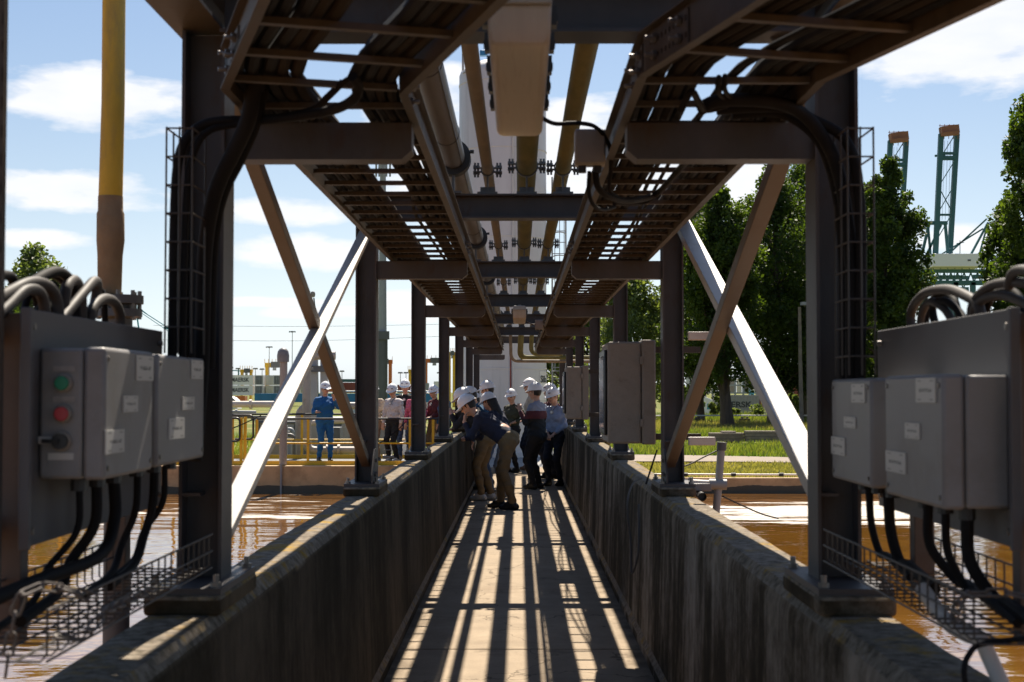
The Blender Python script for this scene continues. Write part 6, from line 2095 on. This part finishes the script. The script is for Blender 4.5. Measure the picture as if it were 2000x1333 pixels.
def surface_nets(G, org, h):
    s = G < 0
    nx, ny, nz = G.shape
    cell = (nx - 1, ny - 1, nz - 1)
    acc = np.zeros(cell + (3,))
    cnt = np.zeros(cell)
    quads = []
    for ax in range(3):
        sl0 = [slice(None)] * 3; sl1 = [slice(None)] * 3
        sl0[ax] = slice(0, -1); sl1[ax] = slice(1, None)
        g0, g1 = G[tuple(sl0)], G[tuple(sl1)]
        s0, s1 = s[tuple(sl0)], s[tuple(sl1)]
        I = np.argwhere(s0 != s1)
        if len(I) == 0: continue
        o1, o2 = [a for a in range(3) if a != ax]
        ok = (I[:, o1] > 0) & (I[:, o2] > 0) & (I[:, o1] < G.shape[o1] - 1) & (I[:, o2] < G.shape[o2] - 1)
        I = I[ok]
        a = g0[tuple(I.T)]; b = g1[tuple(I.T)]
        t = a / (a - b)
        P = I.astype(float)
        P[:, ax] += t
        cells = []
        for d1, d2 in ((-1, -1), (0, -1), (0, 0), (-1, 0)):
            c = I.copy()
            c[:, o1] += d1
            c[:, o2] += d2
            np.add.at(acc, tuple(c.T), P)
            np.add.at(cnt, tuple(c.T), 1)
            cells.append(np.ravel_multi_index(tuple(c.T), cell))
        q = np.stack(cells, 1)
        flip = s0[tuple(I.T)]
        if ax == 1: flip = ~flip
        q[~flip] = q[~flip][:, ::-1]
        quads.append(q)
    m = cnt.ravel() > 0
    idx = np.full(m.size, -1)
    idx[m] = np.arange(m.sum())
    V_ = acc.reshape(-1, 3)[m] / cnt.ravel()[m][:, None] * h + org
    return V_, idx[np.concatenate(quads)]

def rot(ax, deg):
    return np.array(Matrix.Rotation(R(deg), 3, ax))

PMATS = {}
def cloth(name, col, rough=0.85, **k):
    if name not in PMATS:
        PMATS[name] = mat('cloth_' + name, col, rough, var=k.get('var', 0.14), scale=k.get('scale', 14), bump=0.25, bscale=24, dirt=k.get('dirt'), dirt_amt=k.get('damt', 0.4), dscale=k.get('dscale', 20))
    return PMATS[name]

def helmet_mesh():
    m = MB()
    n, seg = 7, 26
    vs_, fs_ = [], []
    for i in range(n + 1):
        t = i / n * math.pi / 2
        for k in range(seg):
            a = 2 * math.pi * k / seg
            ridge = 1.0 + 0.035 * math.exp(-(math.sin(a) * 0 + math.cos(a)) ** 2 * 30) * math.cos(t)
            vs_.append((0.118 * math.cos(t) * math.cos(a) * ridge, 0.142 * math.cos(t) * math.sin(a), 0.132 * math.sin(t) * (1.0 + 0.05 * math.exp(-(math.cos(a) * math.cos(t)) ** 2 * 60))))
    for i in range(n):
        for k in range(seg):
            k2 = (k + 1) % seg
            fs_.append((i * seg + k, i * seg + k2, (i + 1) * seg + k2, (i + 1) * seg + k))
    m.add(vs_, fs_)
    # brim with peak in front (+y)
    b0, b1, b2 = [], [], []
    for k in range(seg):
        a = 2 * math.pi * k / seg
        f = max(0, math.sin(a))
        out = 1.07 + 0.0 * f
        pk = 0.055 * f ** 1.5
        b0.append((0.118 * math.cos(a), 0.142 * math.sin(a), 0.0))
        b1.append((0.118 * out * 1.02 * math.cos(a), 0.142 * out * math.sin(a) + pk, -0.008 - 0.014 * f))
        b2.append((0.118 * out * 1.02 * math.cos(a), 0.142 * out * math.sin(a) + pk, -0.014 - 0.014 * f))
    fs_ = []
    for k in range(seg):
        k2 = (k + 1) % seg
        fs_ += [(k, seg + k, seg + k2, k2), (seg + k, 2 * seg + k, 2 * seg + k2, seg + k2)]
    m.add(b0 + b1 + b2, fs_)
    return m.mesh('hard_hat', M['helmet'], angle=50)
HM = helmet_mesh()
HMARK = MB().box2((-0.022, -0.002, -0.007), (0.022, 0.002, 0.007)).mesh('emblem', M['helmet_mark'])

VOX = 0.0125
def person(loc, face, height, label, shirt, trousers, shoes, hair='hair', lean=0, side=0, head=(0, 0), feet=((-0.11, 0.0), (0.11, 0.03)), hipz=0.93, twist=0,
           arms=(((-0.25, 0.05, -1), (0.05, 0.25, -1)), ((0.25, 0.05, -1), (-0.05, 0.25, -1))), long_hair=False, helmet=True, short_sleeve=False, belt=None, bare_back=False, badge=False, band=None, phone=None, stout=1.08, group='visitors in white hard hats', foot_yaw=(0, 0), legskin=False):
    S_ = height / 1.78
    tags = ['skin', 'shirt', 'trousers', 'shoes', 'hair', 'eye', 'lip', 'belt', 'band']
    tm = {t: i for i, t in enumerate(tags)}
    mats = [M['skin'], shirt, trousers, shoes, M[hair], M['eye'], M['lip'], belt or trousers, band or shirt]
    prims = []      # (kind, a, b, r0, r1, tag, k)
    hip = np.array([0, 0, hipz])
    Rt = rot('Y', side) @ rot('X', -lean) @ rot('Z', twist)
    def T(p): return hip + Rt @ (np.array(p, float) - np.array([0, 0, 0.93]))
    def cap(a, b, r0, r1, t, k=0.03): prims.append(('c', np.array(a, float), np.array(b, float), r0, r1, tm[t], k))
    st = stout
    # legs
    hj = [T((-0.088, 0, 0.90)), T((0.088, 0, 0.90))]
    Lth, Lsh = 0.43, 0.43
    for i in (0, 1):
        an = np.array([feet[i][0], feet[i][1], 0.085])
        d = an - hj[i]
        D = min(np.linalg.norm(d), Lth + Lsh - 0.004)
        u = d / np.linalg.norm(d)
        an = hj[i] + u * D
        an[2] = max(an[2], 0.085)
        hgt = math.sqrt(max(0, Lth ** 2 - (D / 2) ** 2))
        fw = np.array([math.sin(-R(foot_yaw[i])), math.cos(R(foot_yaw[i])), 0])
        fwp = fw - u * fw.dot(u)
        fwp /= np.linalg.norm(fwp)
        kn = hj[i] + u * D / 2 + fwp * hgt
        cap(hj[i], kn, 0.092 * st, 0.064, 'trousers')
        cap(kn, kn * 0.55 + an * 0.45 - fwp * 0.012, 0.064, 0.06, 'trousers', 0.02)
        cap(kn * 0.55 + an * 0.45 - fwp * 0.012, an + np.array([0, 0, 0.03]), 0.06, 0.052, 'trousers', 0.02)
        heel = an + np.array([0, 0, -0.042]) - fw * 0.045
        toe = an + np.array([0, 0, -0.05]) + fw * 0.155
        cap(an, heel, 0.044, 0.042, 'shoes', 0.02)
        cap(heel, toe, 0.043, 0.034, 'shoes', 0.02)
        cap(an, an * 0.5 + toe * 0.5 + np.array([0, 0, 0.012]), 0.042, 0.036, 'shoes', 0.02)
    # pelvis and trunk
    cap(T((-0.062, 0, 0.93)), T((0.062, 0, 0.93)), 0.115 * st, 0.115 * st, 'trousers')
    for s in (-1, 1): cap(T((s * 0.06, -0.045, 0.90)), T((s * 0.062, -0.04, 0.88)), 0.09 * st, 0.085 * st, 'trousers')
    if belt and band is None: cap(T((-0.06, -0.004, 1.015)), T((0.06, -0.004, 1.015)), 0.114 * st, 0.114 * st, 'belt', 0.012)
    if bare_back: cap(T((-0.04, -0.03, 1.05)), T((0.04, -0.03, 1.05)), 0.098 * st, 0.098 * st, 'skin', 0.012)
    cap(T((-0.052, 0.006, 1.08 if not bare_back else 1.13)), T((0.052, 0.006, 1.08 if not bare_back else 1.13)), 0.112 * st, 0.112 * st, 'shirt')
    cap(T((0, 0.0, 1.0)), T((0, 0.01, 1.3)), 0.108 * st, 0.11, 'shirt' if not belt else 'shirt')
    cap(T((-0.078, 0.012, 1.25)), T((0.078, 0.012, 1.25)), 0.118 * st, 0.118 * st, 'shirt' if not band else 'band')
    cap(T((-0.108, -0.005, 1.375)), T((0.108, -0.005, 1.375)), 0.078 * st ** 0.5, 0.078 * st ** 0.5, 'shirt')
    for s in (-1, 1): cap(T((s * 0.05, -0.05, 1.30)), T((s * 0.09, -0.03, 1.34)), 0.07, 0.07, 'shirt')
    cap(T((0, -0.01, 1.42)), T((0, 0.0, 1.465)), 0.066, 0.056, 'shirt', 0.02)
    # neck and head
    nb, nt = T((0, -0.005, 1.44)), T((0, 0.018, 1.53))
    cap(nb, nt, 0.055, 0.052, 'skin', 0.02)
    Rh = Rt @ rot('X', lean * 0.55) if lean else Rt.copy()
    Rh = Rh @ rot('Z', head[1]) @ rot('X', -head[0])
    hc_ = nt + Rh @ np.array([0, 0.015, 0.10])
    def H(p): return hc_ + Rh @ np.array(p, float)
    prims.append(('e', hc_, Rh, np.array([0.076, 0.096, 0.118]), None, tm['skin'], 0.01))
    cap(H((0, 0.05, -0.075)), H((0, 0.028, -0.055)), 0.045, 0.055, 'skin', 0.02)
    cap(H((0, 0.092, 0.012)), H((0, 0.113, -0.024)), 0.010, 0.015, 'skin', 0.012)
    cap(H((-0.035, 0.082, 0.028)), H((0.035, 0.082, 0.028)), 0.014, 0.014, 'skin', 0.012)
    for s in (-1, 1):
        cap(H((s * 0.076, -0.005, 0.015)), H((s * 0.08, -0.008, -0.03)), 0.016, 0.012, 'skin', 0.008)
        cap(H((s * 0.03, 0.084, 0.008)), H((s * 0.034, 0.083, 0.008)), 0.012, 0.012, 'eye', 0.003)
        cap(H((s * 0.04, 0.06, -0.03)), H((s * 0.035, 0.065, -0.035)), 0.03, 0.03, 'skin', 0.02)
    cap(H((-0.018, 0.094, -0.058)), H((0.018, 0.094, -0.058)), 0.008, 0.008, 'lip', 0.004)
    prims.append(('e', H((0, -0.016, 0.022)), Rh, np.array([0.084, 0.096, 0.108]), None, tm['hair'], 0.006))
    if long_hair:
        cap(H((0, -0.075, 0.0)), T((0, -0.075, 1.36)), 0.075, 0.055, 'hair', 0.02)
        for s in (-1, 1): cap(H((s * 0.06, -0.045, 0.0)), T((s * 0.055, -0.06, 1.38)), 0.045, 0.03, 'hair', 0.02)
    # arms and hands
    for i, s in ((0, -1), (1, 1)):
        sh = T((s * 0.178, -0.008, 1.385))
        ua, fa = [np.array(v, float) for v in arms[i][:2]]
        ua /= np.linalg.norm(ua); fa /= np.linalg.norm(fa)
        el_ = sh + ua * 0.285
        wr = el_ + fa * 0.245
        cap(sh, el_, 0.06 * st ** 0.5, 0.05, 'shirt', 0.03)
        if short_sleeve: cap(el_, wr, 0.042, 0.029, 'skin', 0.02)
        else:
            cap(el_, el_ + fa * 0.2, 0.05, 0.038, 'shirt', 0.02)
            cap(el_ + fa * 0.19, wr, 0.032, 0.028, 'skin', 0.01)
        # hand: palm, four fingers, thumb
        hd = np.array(arms[i][2], float) if len(arms[i]) > 2 else fa
        hd = hd / np.linalg.norm(hd)
        aux = np.cross(hd, np.array([0, 0, 1.0]))
        if np.linalg.norm(aux) < 0.2: aux = np.cross(hd, np.array([0, 1.0, 0]))
        aux /= np.linalg.norm(aux)
        nrm = np.cross(aux, hd)
        pc = wr + hd * 0.045
        for q in (-0.018, 0.018): cap(wr + aux * q * 0.6, wr + hd * 0.08 + aux * q, 0.021, 0.019, 'skin', 0.012)
        for j, (off, ln) in enumerate(((-0.030, 0.058), (-0.010, 0.070), (0.010, 0.066), (0.029, 0.052))):
            b0 = wr + hd * 0.085 + aux * off
            b1 = b0 + (hd * 0.85 - nrm * 0.35) * ln * 0.6
            b2 = b1 + (hd * 0.45 - nrm * 0.85) * ln * 0.5
            cap(b0, b1, 0.0105, 0.0095, 'skin', 0.004)
            cap(b1, b2, 0.0095, 0.008, 'skin', 0.004)
        b0 = wr + hd * 0.03 + aux * (-0.028)
        b1 = b0 + (hd * 0.6 - aux * 0.75 - nrm * 0.2) * 0.04
        cap(b0, b1, 0.012, 0.011, 'skin', 0.006)
        cap(b1, b1 + (hd * 0.9 - aux * 0.2 - nrm * 0.4) * 0.03, 0.011, 0.009, 'skin', 0.004)
    # grid
    lo, hi = np.full(3, 9.0), np.full(3, -9.0)
    for p in prims:
        if p[0] == 'c': r_ = max(p[3], p[4]); ps = (p[1], p[2])
        else: r_ = p[3].max(); ps = (p[1],)
        for q in ps:
            lo = np.minimum(lo, q - r_); hi = np.maximum(hi, q + r_)
    lo -= 0.05; hi += 0.05
    n = np.ceil((hi - lo) / VOX).astype(int) + 1
    G = np.full(n, 0.3)
    axs = [lo[i] + VOX * np.arange(n[i]) for i in range(3)]
    def ev(p, P):
        if p[0] == 'c': return sd_cap(P, p[1], p[2], p[3], p[4])
        return sd_ell(P, p[1], p[3], p[2])
    for p in prims:
        if p[0] == 'c':
            r_ = max(p[3], p[4]) + 0.05
            a_, b_ = np.minimum(p[1], p[2]) - r_, np.maximum(p[1], p[2]) + r_
        else:
            r_ = p[3].max() + 0.05
            a_, b_ = p[1] - r_, p[1] + r_
        i0 = np.clip(np.floor((a_ - lo) / VOX).astype(int), 0, n - 1)
        i1 = np.clip(np.ceil((b_ - lo) / VOX).astype(int) + 1, 1, n)
        X, Y, Z = np.meshgrid(axs[0][i0[0]:i1[0]], axs[1][i0[1]:i1[1]], axs[2][i0[2]:i1[2]], indexing='ij')
        d = ev(p, np.stack([X, Y, Z], -1))
        sl = tuple(slice(i0[q], i1[q]) for q in range(3))
        g_ = G[sl]
        k = p[6]
        hh = np.clip(0.5 + 0.5 * (g_ - d) / k, 0, 1)
        G[sl] = g_ * (1 - hh) + d * hh - k * hh * (1 - hh)
    Vt, Q = surface_nets(G, lo, VOX)
    fc = Vt[Q].mean(1)
    best = np.full(len(fc), 9.0)
    mi = np.zeros(len(fc), int)
    bonus = {tm['eye']: 0.006, tm['lip']: 0.004, tm['belt']: 0.002, tm['band']: 0.001}
    for p in prims:
        d = ev(p, fc) - bonus.get(p[5], 0)
        w_ = d < best
        best[w_] = d[w_]; mi[w_] = p[5]
    # face stays bare: hair only behind and above
    hl = (fc - hc_) @ Rh
    bare = (mi == tm['hair']) & (hl[:, 1] > 0.035) & (hl[:, 2] < 0.062) & (np.abs(hl[:, 0]) < 0.085)
    mi[bare] = tm['skin']
    if band is not None:
        tl = (fc - hip) @ Rt + np.array([0, 0, 0.93])
        on = np.isin(mi, [tm['shirt'], tm['band']])
        zz_ = tl[on][:, 2]
        mi[on] = np.where(zz_ > 1.32, tm['band'], np.where(zz_ > 1.19, tm['belt'], tm['shirt']))
    # folds in the cloth
    vm = np.zeros(len(Vt), bool)
    cl_ = np.isin(mi, [1, 2, 8])
    vm[Q[cl_].ravel()] = True
    ph = rng.random(3) * 6
    fold = 0.005 * np.sin(Vt[:, 2] * 34 + 5 * np.sin(Vt[:, 0] * 11 + ph[0]) + 3 * Vt[:, 1] * 9 + ph[1]) + 0.003 * np.sin(Vt[:, 2] * 71 + Vt[:, 0] * 40 + ph[2])
    cen = Vt.copy()
    me = bpy.data.meshes.new('person')
    Vw = Vt * S_
    me.from_pydata([tuple(v) for v in Vw], [], [tuple(int(i) for i in q) for q in Q])
    for m_ in mats: me.materials.append(m_)
    me.polygons.foreach_set('material_index', mi.astype(np.int32))
    bm = bmesh.new(); bm.from_mesh(me)
    bmesh.ops.recalc_face_normals(bm, faces=bm.faces)
    bm.to_mesh(me); bm.free()
    me.update()
    nv = np.zeros(len(Vw) * 3)
    me.vertices.foreach_get('normal', nv)
    nv = nv.reshape(-1, 3)
    Vw = Vw + nv * (fold * vm)[:, None]
    me.vertices.foreach_set('co', Vw.ravel())
    me.polygons.foreach_set('use_smooth', [True] * len(me.polygons))
    me.update()
    o = bpy.data.objects.new('person', me)
    C.objects.link(o)
    o.location = loc
    o.rotation_euler = (0, 0, R(face))
    tag(o, label, 'person', group)
    Rz = Matrix.Rotation(R(face), 3, 'Z')
    L0 = Vector(loc)
    def Wp(p): return L0 + Rz @ (Vector(p) * S_)
    if helmet:
        top = H((0, 0.002, 0.048))
        hm = bpy.data.objects.new('hard_hat', HM)
        C.objects.link(hm)
        hm.location = Wp(top)
        mt = Rz @ Matrix(Rh.tolist()) @ Matrix.Rotation(R(-4), 3, 'X')
        hm.rotation_euler = mt.to_euler()
        hm.scale = (S_ * 0.98, S_ * 0.98, S_ * 0.98)
        par(hm, o)
        for s in (-1, 1):
            em = bpy.data.objects.new('emblem', HMARK)
            C.objects.link(em)
            lp = Vector((s * 0.055, 0.122, 0.052))
            em.location = Wp(top) + mt @ lp * S_
            em.rotation_euler = (mt @ Matrix.Rotation(R(-s * 28), 3, 'Z') @ Matrix.Rotation(R(24), 3, 'X')).to_euler()
            par(em, hm)
    if badge:
        c = Wp(T((0.0, 0.125, 1.345)))
        f = Rz @ Vector(tuple(Rt @ np.array([0, 1, 0.1])))
        b = MB().cyl(c - f * 0.01, c + f * 0.014, 0.036, seg=18).build('audio_receiver', M['mgrey'], o)
        MB().cyl(c + f * 0.014, c + f * 0.018, 0.022, seg=14).build('receiver_button', M['white'], b)
        lp = [Wp(T((x, y, z))) for x, y, z in ((0, 0.12, 1.36), (0.05, 0.08, 1.44), (0.062, -0.01, 1.475), (0, -0.07, 1.475), (-0.062, -0.01, 1.475), (-0.05, 0.08, 1.44))]
        MB().tube(lp, 0.005, 6, closed=True).build('lanyard', M['black'], o)
    if phone is not None:
        sh = T((phone * 0.178, -0.008, 1.385))
        i = 0 if phone < 0 else 1
        ua, fa = [np.array(v, float) for v in arms[i][:2]]
        ua /= np.linalg.norm(ua); fa /= np.linalg.norm(fa)
        hp = Wp(sh + ua * 0.285 + fa * 0.245 + np.array([0.0, 0.02, 0.10]))
        ph_ = MB().box2((-0.038, -0.005, -0.075), (0.038, 0.005, 0.075)).mesh('phone', M['black'])
        q = inst('phone', ph_, hp, None, rz=R(face))
        tag(q, 'black phone held up by the worker in blue', 'phone')
    return o

SH = dict(
    navy=cloth('navy', (0.016, 0.018, 0.040)), black=cloth('black', (0.014, 0.013, 0.014)), khaki=cloth('khaki', (0.19, 0.125, 0.06)), jeans=cloth('jeans', (0.05, 0.08, 0.15)),
    darkjeans=cloth('darkjeans', (0.013, 0.015, 0.026)), paleblue=cloth('paleblue', (0.25, 0.30, 0.42)), paledenim=cloth('paledenim', (0.30, 0.34, 0.42)), green=cloth('olive', (0.045, 0.045, 0.025)),
    maroon=cloth('maroon', (0.09, 0.018, 0.025)), coverall=cloth('coverall_blue', (0.012, 0.11, 0.30)), blue=cloth('bright_blue', (0.015, 0.085, 0.18)), speck=cloth('speckled', (0.62, 0.57, 0.56), dirt=(0.20, 0.10, 0.12), damt=0.35, dscale=26),
    greyblue=cloth('grey_blue', (0.22, 0.25, 0.33)), plaid=cloth('pink_plaid', (0.50, 0.10, 0.18), dirt=(0.12, 0.03, 0.06), damt=0.5, dscale=22), beige=cloth('beige', (0.45, 0.38, 0.30)), tan=cloth('tan', (0.33, 0.22, 0.14)), white=cloth('white', (0.7, 0.68, 0.66)))
SHOE = dict(black=cloth('black_shoe', (0.012, 0.012, 0.012), 0.5), white=cloth('white_shoe', (0.55, 0.52, 0.48), 0.6), brown=cloth('brown_shoe', (0.25, 0.15, 0.08), 0.6))

def gx(px, Y): return at(px, 800, Y).x
GB = 'visitors on the walkway'
GP = 'people on the yellow platform'
# face: 0 looks away from the camera, 90 to the left, 180 at the camera
person((gx(988, 20.2) + 0.02, 20.25, 0.003), 78, 1.87, 'person in navy sweater and khaki trousers leaning on the left parapet in front', SH['navy'], SH['khaki'], SHOE['black'], lean=51, hipz=0.94, head=(6, 0), stout=1.15, feet=((-0.13, -0.10), (0.12, 0.12)), twist=0,
       arms=(((-0.1, 0.35, -0.9), (0.25, 0.4, 0.75), (0.1, -0.1, 1)), ((0.12, 0.30, -0.9), (-0.5, 0.75, -0.12), (-0.3, 1, -0.1))), belt=SH['navy'], bare_back=True, group=GB)
person((gx(948, 21.8), 21.9, 0.003), 70, 1.80, 'person in dark jacket and khaki trousers with white sneakers behind the leaning one', SH['black'], SH['khaki'], SHOE['white'], lean=30, hipz=0.94, head=(8, 0), feet=((-0.12, 0.02), (0.11, -0.04)),
       arms=(((-0.15, 0.6, -0.8), (0.3, 0.4, 0.7)), ((0.1, 0.5, -0.85), (-0.3, 0.8, -0.1))), group=GB)
person((gx(958, 22.9), 23.0, 0.003), 75, 1.80, 'person in blue jacket with dark trousers third in the row at the left parapet', SH['blue'], SH['jeans'], SHOE['black'], lean=26, hipz=0.94, head=(10, 0), arms=(((-0.15, 0.6, -0.8), (0.3, 0.5, 0.5)), ((0.1, 0.5, -0.85), (-0.3, 0.8, -0.1))), group=GB)
person((gx(945, 24.2), 24.3, 0.003), 80, 1.66, 'shorter person in blue top half hidden in the row at the left parapet', SH['blue'], SH['darkjeans'], SHOE['black'], lean=12, head=(10, 0), group=GB)
person((gx(957, 25.6), 25.7, 0.003), 85, 1.84, 'tall person with hard hat standing behind the row at the left parapet', SH['navy'], SH['darkjeans'], SHOE['black'], head=(5, 0), group=GB)
person((gx(990, 22.6), 22.7, 0.003), 62, 1.72, 'person with long dark hair, dark top and pale jeans bending to the left', SH['navy'], SH['paledenim'], SHOE['white'], lean=28, hipz=0.93, long_hair=True, head=(2, 0), arms=(((-0.2, 0.5, -0.85), (0.3, 0.6, 0.4)), ((0.15, 0.45, -0.9), (-0.4, 0.8, 0.0))), group=GB)
person((gx(1001, 29.3), 29.4, 0.003), 140, 1.70, 'person in olive jacket and black trousers with hand on hip facing the camera', SH['green'], SH['black'], SHOE['black'], head=(4, 10), arms=(((-0.6, -0.1, -0.8), (0.75, 0.45, -0.25)), ((0.25, 0.1, -1), (-0.1, 0.7, 0.6))), group=GB)
person((gx(1038, 30.0), 30.2, 0.003), 100, 1.92, 'tall person with worn hard hat behind the one in the striped sweater', SH['beige'], SH['darkjeans'], SHOE['brown'], head=(0, 0), group=GB)
person((gx(1049, 24.3), 24.4, 0.003), 58, 1.80, 'person in grey, maroon and black sweater with hand at the mouth, seen from behind', SH['black'], SH['black'], SHOE['black'], band=SH['greyblue'], belt=SH['maroon'], head=(0, 0), stout=1.2, feet=((-0.14, 0.0), (0.13, 0.04)),
       arms=(((-0.15, 0.35, -0.9), (0.15, 0.55, 0.85), (0.2, 0.2, 1)), ((0.2, 0.3, -0.95), (-0.75, 0.5, 0.1))), group=GB)
person((gx(1077, 27.2), 27.3, 0.003), 120, 1.80, 'person in maroon half hidden behind the one in the pale blue sweater', SH['maroon'], SH['darkjeans'], SHOE['black'], head=(0, -8), group=GB)
person((gx(1084, 25.1), 25.2, 0.003), 152, 1.72, 'person in pale blue sweater with hands clasped by the right parapet', SH['paleblue'], SH['darkjeans'], SHOE['black'], head=(10, -22), badge=True, hair='hair_brown',
       arms=(((-0.12, 0.15, -1), (0.55, 0.55, -0.6)), ((0.12, 0.15, -1), (-0.55, 0.55, -0.6))), group=GB)
# on the platform
person((gx(633, 32.2), 32.3, dz), 200, 1.80, 'worker in blue coveralls filming with a phone on the yellow platform', SH['coverall'], SH['coverall'], SHOE['black'], head=(2, 8), stout=1.25, phone=-1,
       arms=(((-0.25, 0.6, -0.45), (0.55, 0.45, 0.75), (0.2, 0.3, 1)), ((0.3, 0.1, -1), (-0.1, 0.8, 0.05))), feet=((-0.13, 0.0), (0.13, 0.02)), group=GP)
person((gx(768, 31.8), 31.9, dz), 150, 1.76, 'person in white speckled sweater and black trousers on the platform', SH['speck'], SH['black'], SHOE['white'], head=(16, 10), badge=True, feet=((-0.09, 0.0), (0.09, 0.03)), group=GP)
person((gx(791, 32.9), 33.0, dz), 172, 1.86, 'tall person in black shirt and jeans with an audio receiver on the platform', SH['black'], SH['jeans'], SHOE['brown'], head=(8, 6), badge=True, hair='hair_brown', group=GP)
person((gx(730, 32.2), 32.3, dz), 165, 1.76, 'person in beige top mostly hidden behind the second left column', SH['beige'], SH['tan'], SHOE['black'], head=(5, 0), group=GP)
person((gx(812, 32.4), 32.5, dz), 160, 1.74, 'person in pink plaid shirt mostly hidden behind the third left column', SH['plaid'], SH['darkjeans'], SHOE['black'], head=(5, 0), group=GP)
person((gx(849, 32.4), 32.5, dz), 130, 1.72, 'person in maroon shirt and khaki trousers beside the third left column', SH['maroon'], SH['khaki'], SHOE['black'], head=(6, 12), badge=True, arms=(((-0.2, 0.15, -1), (0.15, 0.75, -0.2)), ((0.2, 0.1, -1), (-0.1, 0.7, -0.2))), group=GP)
person((gx(868, 32.0), 32.1, dz), 120, 1.70, 'person in blue top half hidden behind the fourth left column', SH['blue'], SH['darkjeans'], SHOE['black'], head=(6, 0), group=GP)
